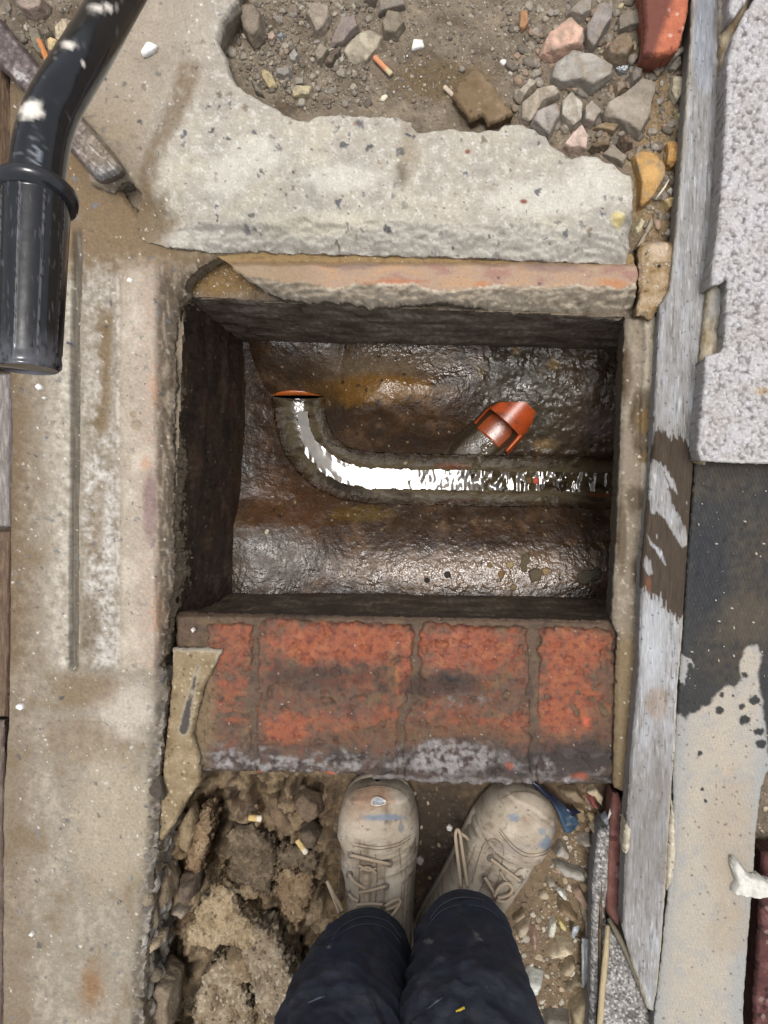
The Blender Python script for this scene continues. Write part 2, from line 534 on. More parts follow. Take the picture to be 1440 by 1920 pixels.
# ------------------------------------------------------------------ broken concrete slab across the top
SLAB = [(150, -140), (445, -140), (440, 0), (412, 40), (408, 70), (425, 110), (440, 152), (470, 172), (505, 190), (545, 216), (575, 222), (600, 210), (640, 208),
        (700, 212), (745, 213), (770, 226), (782, 240), (802, 240), (840, 234), (880, 240), (935, 238), (950, 226), (965, 225), (1005, 235), (1022, 250),
        (1040, 266), (1072, 292), (1090, 284), (1112, 284), (1150, 300), (1172, 318), (1186, 322), (1194, 345), (1190, 380), (1194, 420), (1196, 450),
        (1188, 479), (1100, 475), (1000, 471), (900, 467), (800, 463), (700, 461), (600, 459), (520, 456), (450, 452), (400, 455), (340, 452), (290, 446),
        (245, 430), (228, 405), (250, 350), (225, 318), (190, 340), (150, 330), (120, 200)]
def aggregate(X, Y, c, seed, cell=10, dens=0.1, cols=((92, 96, 104), (112, 112, 112), (70, 74, 84), (150, 128, 104)), size=0.34, amt=0.92):
    """stones and grit showing in the face of worn concrete: clustered, of every size"""
    wx = X + 0.5 * cell * fbm(X / (cell * 0.6), Y / (cell * 0.6), 3, seed + 3); wy = Y + 0.5 * cell * fbm(X / (cell * 0.6), Y / (cell * 0.6), 3, seed + 4)
    f, i = worley(wx / cell, wy / cell, seed)
    clus = 0.35 + 1.3 * ss(-0.25, 0.4, fbm(X / (cell * 7), Y / (cell * 7), 3, seed + 6))
    n = len(cols)
    v = (i * 7919.0) % 1.0
    sz = size * (0.5 + 0.85 * v * v)
    fade = amt * (0.45 + 0.55 * ((i * 3571.0) % 1.0))
    for k, cc in enumerate(cols):
        m = (i * clus ** -1 < dens) & (np.floor(((i * 104729.0) % 1.0) * n) == k)
        c = mixc(c, C(*cc), m * ss(sz, sz * 0.6, f) * fade)
    return c
def slab_fn(X, Y):
    wx = X + 7 * fbm(X / 30, Y / 30, 4, 31); wy = Y + 6 * fbm(X / 26, Y / 26, 4, 32) * ss(520, 440, Y)
    d = -sdf(SLAB, wx, wy)
    yb = Y + 26 * fbm(X / 75, Y / 200, 3, 39) + 6 * fbm(X / 17, Y / 17, 2, 40)
    front = ss(380, 425, yb) * ss(210, 330, X)
    low = ss(330, 250, X + 0.25 * (Y - 200))               # smoother lower corner on the left
    wid = 7 + 46 * front + 14 * fbm(X / 45, Y / 45, 3, 33) * front
    t = np.clip(d / wid, 0, 1)
    prof = np.where(front > 0.5, t ** 0.8, 1 - (1 - t) ** 2.5)
    ztop = 0.040 - 0.018 * low
    merge = blob(X, Y, 225, 420, 125, 95, 29, soft=0.8, warp=0.2)
    ztop = ztop * (1 - merge) + 0.0015 * merge
    zbot = ztop - 0.010 * (1 - merge) + (0.0 - ztop + 0.010) * front * (1 - merge)
    z = zbot + (ztop - zbot) * prof
    rough = front * (1 - ss(0.75, 1.0, t))
    z += 0.0018 * fbm(X / 60, Y / 60, 4, 34) + 0.0008 * fbm(X / 11, Y / 11, 3, 35)
    z += rough * (1 - merge) * (0.010 * fbm(X / 80, Y / 30, 4, 36) + 0.005 * ridged(X / 34, Y / 16, 3, 30) + 0.003 * fbm(X / 10, Y / 8, 3, 37))
    f, i = worley(X / 9, Y / 9, 38)
    z -= 0.0016 * ss(0.3, 0.1, f) * (i > 0.86)
    n1 = fbm(X / 90, Y / 70, 4, 41); n2 = fbm(X / 18, Y / 18, 4, 42); n3_ = fbm(X / 5, Y / 5, 2, 43)
    c = np.broadcast_to(C(188, 179, 161), X.shape + (3,)).copy()
    c = mixc(c, C(174, 166, 152), ss(0, 0.45, n1))
    c = mixc(c, C(198, 188, 164), ss(0, 0.45, -n1))
    c = mixc(c, C(212, 206, 194), ss(0.1, 0.5, n2 + 0.5 * n3_) * 0.7)
    c = mixc(c, C(168, 156, 138), ss(0.1, 0.6, -n2) * 0.55)
    for b in ((480, 290, 60, 45), (640, 330, 80, 30), (1010, 370, 110, 40), (1120, 340, 60, 50), (420, 330, 45, 40)):
        c = mixc(c, C(216, 210, 194), blob(X, Y, *b, seed=int(b[0])) * 0.75)
    c = mixc(c, C(204, 197, 182), rough * 0.8)
    c = mixc(c, C(150, 142, 128), rough * ss(0.1, 0.5, fbm(X / 40, Y / 9, 3, 58)) * 0.6)
    c = mixc(c, C(214, 204, 176), blob(X, Y, 590, 415, 130, 25, 44) * 0.6)
    c = mixc(c, C(158, 138, 108), ss(330, 200, X) * 0.55 + 0.35 * low)
    c = mixc(c, C(176, 160, 138), ss(470, 330, X) * ss(250, 120, Y) * 0.7)
    c = mixc(c, C(150, 136, 116), ss(0.1, 0.6, n1) * ss(420, 330, X) * 0.5)
    st, _ = dline([(236, 400), (262, 330), (300, 250), (335, 180), (352, 130)], X + 12 * fbm(X / 18, Y / 18, 3, 45), Y)
    c = mixc(c, C(122, 96, 60), ss(34, 8, st) * (0.7 + 0.3 * n2) * ss(-0.4, 0.3, n2 + 0.3))
    c = mixc(c, C(132, 108, 72), blob(X, Y, 240, 405, 80, 70, 46, warp=0.5) * 0.85)
    c = mixc(c, C(96, 78, 56), blob(X, Y, 752, 322, 14, 30, 47, soft=0.9) * 0.8)
    c = mixc(c, C(150, 130, 98), blob(X, Y, 765, 275, 24, 60, 48, soft=0.9) * 0.6)
    c = mixc(c, C(226, 204, 120), blob(X, Y, 1160, 407, 16, 14, 49) * 0.9)
    c = mixc(c, C(150, 84, 62), blob(X, Y, 983, 375, 8, 5, 50) + blob(X, Y, 160, 250, 6, 6, 51) + blob(X, Y, 877, 281, 6, 5, 52) + blob(X, Y, 670, 228, 10, 5, 53) * 0.6)
    c = aggregate(X, Y, c, 55, 13, 0.09, size=0.34)
    c = aggregate(X, Y, c, 56, 22, 0.2, cols=((70, 76, 88), (88, 94, 102), (126, 108, 84), (80, 82, 88), (60, 64, 74)), size=0.3)
    c = aggregate(X, Y, c, 57, 6, 0.05, cols=((110, 104, 98), (232, 226, 212), (130, 118, 100), (238, 230, 214)), size=0.4)
    c = greyer(c, 0.22) * (0.94 + 0.20 * n3_ + 0.12 * n2)[..., None]
    return z, c, 0.0, d
slab = relief('concrete_slab', (100, -140, 1215, 490), 2.2, slab_fn, 0.045, M_CONC, skirt=0.07, side=C(150, 138, 120), ragged=0.004)
tag(slab, 'pale broken concrete slab with ragged edges lying above the open drain', 'concrete slab')

# ------------------------------------------------------------------ long concrete surround down the left
SURR = [(14, 130), (80, 190), (150, 268), (215, 345), (262, 400), (330, 436), (400, 447), (432, 460), (425, 480), (398, 482), (380, 492), (362, 508), (344, 524),
        (346, 545), (330, 560), (326, 600), (322, 660), (326, 720), (320, 800), (322, 900), (320, 1000), (322, 1080), (314, 1130), (311, 1170), (304, 1215),
        (296, 1252), (298, 1300), (287, 1380), (282, 1440), (284, 1500), (280, 1580), (270, 1660), (268, 1720), (258, 1790), (252, 1850), (250, 2060), (2, 2060),
        (3, 1500), (14, 1340), (16, 1000), (14, 700)]
def surr_fn(X, Y):
    wx = X + (5 * fbm(X / 22, Y / 22, 4, 61) + 2.5 * fbm(X / 6, Y / 6, 2, 62)) * ss(150, 240, X); wy = Y + 5 * fbm(X / 25, Y / 25, 3, 63)
    d = -sdf(SURR, wx, wy)
    low = ss(1230, 1275, Y)
    right = ss(200, 250, X)
    out = 6 + 5 * low * right
    t = np.clip((d + out * low * right) / (6 + 5 * right + out * low * right), 0, 1)
    keep = d + out * low * right
    north = ss(470, 420, Y)
    prof = 1 - (1 - t) ** 1.6
    depth = 0.008 + 0.006 * low * right
    z = -depth + depth * prof
    face = low * right * ss(8, -6, d)                                # broken side of the slab
    wfx = X + 5 * fbm(X / 12, Y / 12, 3, 65); wfy = Y + 7 * fbm(X / 12, Y / 12, 3, 66)
    cf, ci = worley(wfx / 17, wfy / 26, 60); cf2, ci2 = worley(wfx / 8, wfy / 10, 59)
    z += face * 0.006 * fbm(X / 6, Y / 6, 3, 66)
    z += 0.0022 * fbm(X / 55, Y / 55, 4, 67) + 0.0011 * fbm(X / 9, Y / 9, 3, 68)
    band = ss(470, 540, Y) * ss(1262, 1245, Y + 6 * gn(X / 30, Y / 30, 69))
    gx = 140 + 4 * gn(Y / 300, Y * 0, 70) - 0.006 * (Y - 800)
    # channel where the old frame sat: groove, rough bed, raised fillet
    bw = X + 9 * fbm(X / 40, Y / 40, 3, 76)
    bed = band * ss(146, 158, bw) * ss(232, 206, bw)
    fil = band * ss(214, 236, X) * ss(322, 296, X)
    z += -0.003 * bed + 0.006 * fil * np.sin(np.clip((X - 214) / 108, 0, 1) * np.pi) ** 0.6
    z += bed * (0.0035 * fbm(X / 16, Y / 16, 4, 71) + 0.002 * fbm(X / 5, Y / 5, 2, 72))
    crumb = ss(288, 305, X) * band
    z += crumb * 0.006 * (ridged(X / 9, Y / 30, 3, 73) - 0.5) - 0.006 * crumb
    gro = ss(9.5, 6.5, np.abs(X - gx)) * ss(425, 445, Y) * ss(1262, 1244, Y)
    z -= 0.009 * gro
    z += 0.006 * ss(1245, 1262, Y) * np.exp(-np.maximum(Y - 1262, 0) / 40) * ss(120, 170, X) * (1 - face) + 0.0025 * low * (1 - face) * ridged(X / 45, Y / 60, 3, 74)
    n1 = fbm(X / 70, Y / 90, 4, 81); n2 = fbm(X / 16, Y / 16, 4, 82); n3_ = fbm(X / 5, Y / 5, 2, 83)
    c = np.broadcast_to(C(160, 147, 126), X.shape + (3,)).copy()
    c = mixc(c, C(138, 120, 92), ss(0.0, 0.5, n1 + 0.5 * n2))
    c = mixc(c, C(182, 168, 144), ss(0.0, 0.5, -n1 + 0.5 * n2) * 0.8)
    c = mixc(c, C(206, 196, 178), ss(70, 120, X) * ss(150, 130, X) * band * (0.5 + n2))
    c = mixc(c, C(124, 98, 64), ss(95, 20, X + 18 * n2) * (0.85 - 0.35 * low))
    c = mixc(c, C(134, 106, 66), ss(560, 470, Y + 60 * n2) * ss(60, 130, X) * 0.85)
    bn = ss(-0.45, 0.4, 0.6 * n2 + 0.5 * n1 + 0.5 * fbm(X / 7, Y / 7, 3, 80))
    c = mixc(c, C(196, 188, 174), bed * bn * 0.8)
    c = mixc(c, C(150, 134, 110), bed * (1 - bn) * 0.6)
    c = mixc(c, C(216, 211, 202), bed * blob(X, Y, 190, 1060, 34, 270, 84, warp=0.7) * bn * 0.9)
    stx = 200 - (Y - 600) * 0.05
    c = mixc(c, C(132, 106, 64), 0.85 * bed * ss(19, 3, np.abs(X - stx - 12 * n2 - 8 * n1)) * (ss(840, 790, Y) * ss(560, 600, Y) + 0.75 * ss(890, 910, Y) * ss(1050, 1030, Y)))
    c = mixc(c, C(118, 96, 64), bed * blob(X, Y, 165, 1170, 30, 60, 85) * 0.7)
    c = mixc(c, C(218, 210, 196), band * ss(7, 1, np.abs(X - 221 - 5 * n2)) * ss(-0.3, 0.3, n1 + n2) * 0.8)
    c = mixc(c, C(190, 173, 150), fil * 0.85)
    c = mixc(c, C(210, 196, 174), fil * ss(0, 0.4, n1) * 0.7)
    c = mixc(c, C(186, 154, 134), fil * ss(255, 288, X + 14 * n2) * ss(312, 296, X) * ss(-0.1, 0.5, n2 + 0.2) * 0.6)
    c = mixc(c, C(146, 116, 112), fil * blob(X, Y, 283, 950, 15, 75, 86) * 0.8)
    c = mixc(c, C(206, 142, 90), fil * (blob(X, Y, 275, 870, 10, 14, 87, warp=0.9, scale=9) + blob(X, Y, 300, 1150, 12, 50, 88, warp=0.9, scale=12) + blob(X, Y, 293, 730, 9, 40, 89, warp=0.9, scale=12)) * 0.5)
    for (a, b, r) in ((252, 778, 7), (259, 797, 11), (248, 745, 4), (247, 725, 4)):
        rr = np.hypot(X - a, Y - b)
        c = mixc(c, C(168, 146, 116), ss(r, r - 2, rr) * 0.8); z += 0.0015 * (ss(r + 2, r, rr) - 1.6 * ss(r, r - 2.5, rr))
    c = mixc(c, C(132, 110, 82), crumb * (0.6 + 0.6 * n2))
    c = mixc(c, C(82, 68, 52), crumb * ss(0.15, 0.5, ridged(X / 10, Y / 60, 3, 79)) * 0.7)
    c = mixc(c, C(188, 176, 156), crumb * ss(0.2, 0.5, n2) * 0.7)
    c = mixc(c, C(106, 96, 82), gro * 0.95)
    c = mixc(c, C(128, 118, 100), gro * ss(0, 0.4, gn(X / 3, Y / 60, 90)))
    c = mixc(c, C(200, 188, 168), low * blob(X, Y, 235, 1330, 65, 60, 91) * 0.85)
    c = mixc(c, C(136, 110, 74), low * blob(X, Y, 165, 1290, 70, 40, 92) * 0.7 + low * blob(X, Y, 150, 1390, 80, 50, 93) * 0.5)
    c = mixc(c, C(188, 172, 142), low * blob(X, Y, 210, 1540, 80, 150, 94) * 0.6)
    c = mixc(c, C(150, 106, 54), blob(X, Y, 172, 1850, 26, 52, 95, soft=0.9) * 0.85)
    c = mixc(c, C(148, 134, 114), face * 0.8)
    c = mixc(c, C(96, 84, 70), face * (ci < 0.3) * 0.7)
    c = mixc(c, C(176, 166, 150), face * (ci > 0.75) * 0.7)
    c = mixc(c, C(104, 98, 92), face * ss(0.0, 0.5, fbm(X / 20, Y / 30, 3, 96)) * 0.9)
    c = mixc(c, C(206, 200, 190), face * ss(0.2, 0.5, n2) * 0.7)
    c = aggregate(X, Y, c, 97, 13, 0.07, size=0.3)
    c = mixc(c, c * 0 + C(102, 110, 122), low * 0)
    c = aggregate(X, Y, c, 98, 22, 0.16, cols=((124, 126, 132), (110, 114, 124), (138, 130, 118), (96, 98, 106)), size=0.24)
    c = aggregate(X, Y, c, 99, 6, 0.05, cols=((110, 98, 84), (236, 228, 214), (124, 108, 86), (240, 232, 216)), size=0.38)
    c = greyer(c, 0.22) * (0.93 + 0.26 * n3_ + 0.16 * n2 + 0.10 * n1)[..., None]
    return z, c, 0.0, keep
surr = relief('concrete_surround', (-4, 120, 440, 2056), 2.3, surr_fn, 0.0, M_CONC, skirt=0.1, side=C(150, 134, 110), ragged=0.006)
def chunks(name, places, cols, parent, seed, mat):
    """angular lumps bonded to each other, one mesh"""
    Vs = []; Fs = []; Cs = []; k = 0
    r_ = np.random.default_rng(seed)
    d, F = ico(3)
    for x, y, z, r in places:
        r = r * K
        pl = r_.normal(size=(8, 3)); pl /= np.linalg.norm(pl, axis=1)[:, None]
        q = d @ pl.T
        rr = np.minimum(np.min(np.where(q > 0.05, r_.uniform(0.5, 0.9, 8) / np.maximum(q, 0.05), 9), 1), 1.15)
        rr = rr * (1 + 0.10 * n3(d * 2.5 + k, seed) + 0.06 * n3(d * 7 + k, seed + 1))
        v = d * rr[:, None] * r * np.array([r_.uniform(0.6, 1), r_.uniform(0.8, 1.5), r_.uniform(0.7, 1.2)])
        p = P(x, y, z)
        Vs.append(v + np.array(p)); Fs.append(F + k); k += len(d)
        Cs.append(C(*cols[r_.integers(len(cols))]) * r_.uniform(0.8, 1.15) * (1 + 0.2 * n3(d * 4 + k, seed + 2))[:, None])
    o = make(name, np.concatenate(Vs), np.concatenate(Fs), np.concatenate(Cs), mat, parent)
    return tag(o, kind='stuff')
r_ = np.random.default_rng(31)
ed = smooth_line([(299, 1262), (292, 1340), (284, 1440), (284, 1500), (280, 1580), (270, 1660), (266, 1730), (257, 1800), (251, 1860), (250, 1960)], 120)
pl_ = []
for i in range(260):
    x, y = ed[r_.integers(len(ed))]
    t = r_.random()
    pl_.append((x + 4 + 46 * t * (1 if y > 1480 else 0.6) + r_.normal() * 3, y + r_.normal() * 6, -0.012 - 0.10 * t, r_.uniform(7, 20)))
chunks('broken_edge', pl_, [(150, 142, 130), (128, 120, 108), (176, 168, 156), (110, 104, 98), (152, 138, 116), (98, 90, 80)], surr, 33, M_RUB)
tag(surr, 'long sandy concrete surround with a straight groove left of the open drain', 'concrete surround')

# ------------------------------------------------------------------ broken mortar ledge along the top of the drain
LEDGE = [(410, 448), (520, 452), (800, 458), (1000, 466), (1188, 474), (1195, 500), (1192, 540), (1196, 565), (1184, 586), (1150, 583), (1100, 579), (1000, 573),
         (900, 569), (800, 562), (700, 565), (600, 560), (525, 553), (490, 541), (455, 518), (440, 507), (425, 490), (405, 478)]
def ledge_fn(X, Y):
    wx = X + 6 * fbm(X / 24, Y / 24, 4, 101); wy = Y + 5 * fbm(X / 24, Y / 24, 4, 102) * ss(470, 500, Y)
    d = -sdf(LEDGE, wx, wy)
    brk = 540 + 17 * fbm(X / 130, X * 0, 3, 103) + 6 * fbm(X / 34, Y / 34, 3, 100) - 26 * ss(620, 440, X) + 2 * gn(X / 14, X * 0, 104)      # where the smooth face breaks off
    rough = ss(-3, 6, Y - brk)
    t = np.clip((Y - brk) / 38, 0, 1)
    hump = ss(486, 505, Y + 4 * gn(X / 50, X * 0, 105))
    z = -0.006 + 0.013 * hump
    z = z - rough * (0.004 + 0.052 * t ** 1.5)
    z += rough * (0.010 * ridged(X / 55, Y / 13, 4, 106) + 0.004 * fbm(X / 10, Y / 6, 3, 107))
    z += 0.0012 * fbm(X / 40, Y / 20, 4, 108) + 0.0006 * fbm(X / 7, Y / 7, 2, 109)
    z = np.where(d < 5, z - 0.006 * (1 - np.clip(d / 5, 0, 1)) ** 2 * ss(480, 500, Y), z)
    n1 = fbm(X / 60, Y / 26, 4, 111); n2 = fbm(X / 14, Y / 9, 4, 112); n3_ = fbm(X / 5, Y / 5, 2, 113)
    c = np.broadcast_to(C(160, 134, 94), X.shape + (3,)).copy()
    c = mixc(c, C(138, 110, 74), ss(0.0, 0.5, n2))
    pk = hump * (1 - rough)
    c = mixc(c, C(176, 150, 128), pk * ss(480, 620, X) * 0.95)
    c = mixc(c, C(176, 154, 128), pk * ss(620, 480, X) * 0.8)
    c = mixc(c, C(162, 124, 112), pk * ss(0.02, 0.4, n1) * ss(560, 700, X) * 0.85)
    c = mixc(c, C(190, 152, 116), pk * ss(0.0, 0.45, -n1 + 0.4 * n2) * ss(520, 600, X) * 0.7)
    c = mixc(c, C(138, 116, 108), pk * (blob(X, Y, 660, 497, 60, 14, 114) + blob(X, Y, 1030, 500, 70, 16, 115)) * 0.7)
    c = mixc(c, C(188, 122, 82), pk * (blob(X, Y, 905, 538, 18, 10, 116, warp=0.8, scale=10) + blob(X, Y, 1145, 538, 30, 14, 117, warp=0.8, scale=10) + blob(X, Y, 745, 533, 60, 8, 118, warp=0.8, scale=10)) * 0.6)
    c = mixc(c, C(232, 222, 202), ss(6, 1, np.abs(Y - brk - 2)) * ss(540, 620, X) * ss(-0.2, 0.3, n1 + n2) * 0.7)
    c = mixc(c, C(168, 156, 138), rough * 0.9)
    c = mixc(c, C(190, 180, 160), rough * ss(0, 0.4, n2) * 0.7)
    c = mixc(c, C(128, 114, 96), rough * ss(0.1, 0.5, -n2) * 0.7)
    c = aggregate(X, Y, c, 119, 9, 0.1, cols=((120, 84, 70), (110, 92, 74), (226, 214, 194), (92, 84, 76)), size=0.24)
    c = c * (1 + 0.12 * n3_)[..., None]
    return z, c, 0.0, d
ledge = relief('mortar_ledge', (390, 440, 1215, 600), 1.9, ledge_fn, 0.0, M_CONC, skirt=0.03, side=C(126, 112, 94))
tag(ledge, 'pinkish mortar ledge with a broken lower lip along the top of the drain', 'mortar ledge')

# ------------------------------------------------------------------ worn render rim down the right of the drain
RIM = [(1172, 596), (1240, 590), (1250, 700), (1240, 900), (1230, 1100), (1215, 1300), (1200, 1480), (1166, 1484), (1150, 1476), (1153, 1300), (1158, 1190), (1148, 1168),
       (1150, 1100), (1155, 1020), (1160, 920), (1164, 800), (1168, 680)]
def rim_fn(X, Y):
    wx = X + 2.5 * fbm(X / 14, Y / 14, 4, 121); wy = Y + 3 * fbm(X / 14, Y / 14, 3, 122)
    d = -sdf(RIM, wx, wy)
    left = 1172 - 0.03 * (Y - 600)
    t = np.clip(d / 9, 0, 1)
    z = -0.022 + 0.007 * (1 - (1 - t) ** 2)
    mid = (1204 - 0.022 * (Y - 600)) + 5 * fbm(X / 20, Y / 30, 3, 123)
    fresh = ss(-3, 4, X - mid)
    z += 0.006 * fresh + 0.0015 * fbm(X / 14, Y / 20, 4, 124) + 0.001 * fbm(X / 5, Y / 5, 2, 125)
    z -= 0.006 * blob(X, Y, 1205, 790, 26, 60, 126)
    z += 0.004 * fresh * ridged(X / 20, Y / 50, 3, 127)
    n1 = fbm(X / 26, Y / 50, 4, 128); n2 = fbm(X / 9, Y / 9, 3, 129)
    c = np.broadcast_to(C(146, 133, 115), X.shape + (3,)).copy()
    c = mixc(c, C(164, 152, 134), ss(0.0, 0.5, n1 + 0.3 * n2))
    c = mixc(c, C(186, 174, 154), fresh * 0.85)
    c = mixc(c, C(206, 194, 172), ss(0.2, 0.6, n2) * ss(880, 1000, Y) * ss(1300, 1150, Y) * 0.7)
    wet = np.zeros(X.shape)
    for b in ((1200, 770, 26, 45), (1206, 830, 22, 40), (1190, 935, 24, 30), (1200, 1070, 22, 32), (1172, 700, 14, 60), (1165, 1000, 10, 90)):
        wet = np.maximum(wet, blob(X, Y, *b, seed=int(b[1])))
    c = mixc(c, C(96, 80, 58), wet * 0.9)
    c = mixc(c, C(130, 104, 62), blob(X, Y, 1206, 790, 14, 24, 130) * 0.8 + blob(X, Y, 1205, 860, 14, 10, 131) * 0.8)
    joint = ss(1170, 1215, Y)
    c = mixc(c, C(138, 118, 86), joint * 0.8)
    c = mixc(c, C(178, 164, 136), joint * fresh * 0.8)
    c = mixc(c, C(112, 86, 60), joint * ss(0.1, 0.5, n1) * 0.5)
    c = aggregate(X, Y, c, 132, 7, 0.12, cols=((96, 86, 74), (216, 206, 188), (110, 98, 80), (226, 218, 200)), size=0.36)
    c = c * (1 + 0.14 * n2)[..., None]
    return z, c, wet * 0.7, d
rim = relief('render_rim', (1140, 580, 1262, 1495), 1.9, rim_fn, -0.02, M_CONC, skirt=0.07, side=C(88, 76, 62))
tag(rim, 'narrow strip of worn cement render between the drain and the grey board', 'render strip')

LUMP = [(1192, 470), (1215, 440), (1245, 428), (1282, 440), (1278, 500), (1262, 530), (1257, 556), (1246, 570), (1238, 584), (1226, 588), (1218, 602), (1208, 600), (1202, 594), (1190, 592), (1196, 560), (1194, 510)]
def lump_fn(X, Y):
    wx = X + 5 * fbm(X / 16, Y / 16, 4, 141); wy = Y + 5 * fbm(X / 16, Y / 16, 4, 142)
    d = -sdf(LUMP, wx, wy)
    t = np.clip(d / 10, 0, 1)
    z = 0.006 - 0.041 * ss(470, 430, Y) + 0.009 * (1 - (1 - t) ** 2) * ss(430, 470, Y) + 0.005 * fbm(X / 28, Y / 28, 4, 143) + 0.002 * fbm(X / 8, Y / 8, 3, 144)
    z += 0.004 * ss(503, 498, Y + 0.1 * (X - 1230)) * ss(1205, 1215, X) * ss(1252, 1244, X)
    n1 = fbm(X / 18, Y / 18, 4, 145); n2 = fbm(X / 6, Y / 6, 3, 146)
    c = np.broadcast_to(C(170, 146, 112), X.shape + (3,)).copy()
    c = mixc(c, C(190, 168, 140), ss(0.0, 0.4, n1)); c = mixc(c, C(140, 112, 76), ss(0.05, 0.45, -n1))
    c = mixc(c, C(200, 178, 152), blob(X, Y, 1228, 475, 22, 24, 147))
    c = mixc(c, C(50, 42, 34), blob(X, Y, 1230, 505, 5, 4, 148))
    c = mixc(c, C(214, 190, 120), blob(X, Y, 1186, 505, 8, 6, 149))
    c = aggregate(X, Y, c, 150, 8, 0.2, cols=((120, 104, 84), (224, 212, 186), (132, 112, 84), (236, 226, 202)), size=0.34)
    c = c * (1 + 0.15 * n2)[..., None]
    return z, c, 0.0, d
lump = relief('mortar_lump', (1180, 420, 1295, 612), 1.8, lump_fn, 0.0, M_CONC, skirt=0.05, side=C(130, 108, 80))
tag(lump, 'crumbling lump of sandy mortar between the ledge and the grey board', 'mortar lump')
# ------------------------------------------------------------------ the drain: an inspection chamber sunk in the ground
ZF, ZT = -0.40, -0.045
chamber = empty('inspection_chamber', (0, 0, ZF), 'deep rectangular drain chamber with dark wet walls and a curved channel in its floor', 'drain chamber')

def wall(p0, p1, q0, q1, ztop, zbot, seed, colfn, inward):
    """one wall: p0-p1 top corners and q0-q1 foot corners, in photograph pixels at their own heights"""
    a0, a1 = P(*p0, ztop), P(*p1, ztop); b0, b1 = P(*q0, zbot), P(*q1, zbot)
    L_ = (a1 - a0).length
    nu, nv = int(L_ / 0.0025), int((ztop - zbot) / 0.003)
    U, Vv = np.meshgrid(np.linspace(0, 1, nu), np.linspace(0, 1, nv))
    def lp(i):
        return (a0[i] * (1 - U) + a1[i] * U) * (1 - Vv) + (b0[i] * (1 - U) + b1[i] * U) * Vv
    x, y, z = lp(0), lp(1), lp(2)
    su, sv = U * L_ / K, Vv * (ztop - zbot) / K                # pixels along and down the wall
    d = 0.004 * fbm(su / 90, sv / 90, 4, seed) + 0.0016 * fbm(su / 14, sv / 30, 3, seed + 1) + 0.0008 * fbm(su / 6, sv / 6, 2, seed + 2)
    x = x + inward[0] * d; y = y + inward[1] * d
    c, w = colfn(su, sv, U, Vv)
    V = np.stack([x, y, z], -1).reshape(-1, 3)
    F = grid_faces(nu, nv)
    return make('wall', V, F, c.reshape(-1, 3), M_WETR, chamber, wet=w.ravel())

def wall_colour(base, light, dark, seed, drips=1.0):
    def fn(su, sv, U, V):
        n1 = fbm(su / 90, sv / 60, 4, seed); n2 = fbm(su / 12, sv / 45, 4, seed + 1); n3_ = fbm(su / 5, sv / 5, 2, seed + 2)
        c = np.broadcast_to(C(*base), su.shape + (3,)).copy()
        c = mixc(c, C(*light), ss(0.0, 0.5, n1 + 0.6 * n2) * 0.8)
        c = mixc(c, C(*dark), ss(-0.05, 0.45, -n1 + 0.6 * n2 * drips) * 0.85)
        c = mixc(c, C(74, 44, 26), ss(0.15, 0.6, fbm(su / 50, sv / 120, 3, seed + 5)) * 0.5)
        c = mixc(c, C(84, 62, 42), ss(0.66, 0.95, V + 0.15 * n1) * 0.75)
        c = c * (1 + 0.4 * n3_ + 0.35 * n2)[..., None]
        f, i = worley(su / 11, sv / 11, seed + 6)
        c = mixc(c, C(190, 180, 165), (f < 0.12) * (i > 0.93) * 0.7)
        w = np.clip(0.35 + 0.5 * n2 + 0.4 * n1, 0, 1)
        return c, w
    return fn
NWt, NEt, SEt, SWt = (344, 556), (1334, 600), (1330, 1180), (322, 1172)
NWf, NEf, SEf, SWf = (466, 650), (1195, 664), (1192, 1116), (457, 1101)
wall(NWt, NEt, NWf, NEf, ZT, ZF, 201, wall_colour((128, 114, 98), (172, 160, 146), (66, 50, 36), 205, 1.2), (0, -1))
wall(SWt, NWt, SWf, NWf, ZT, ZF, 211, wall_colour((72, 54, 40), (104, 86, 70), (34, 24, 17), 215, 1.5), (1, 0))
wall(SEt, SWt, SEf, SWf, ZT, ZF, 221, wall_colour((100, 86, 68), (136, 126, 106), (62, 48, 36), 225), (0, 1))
wall(NEt, SEt, NEf, SEf, ZT, ZF, 231, wall_colour((66, 54, 44), (90, 78, 66), (40, 32, 25), 235), (-1, 0))

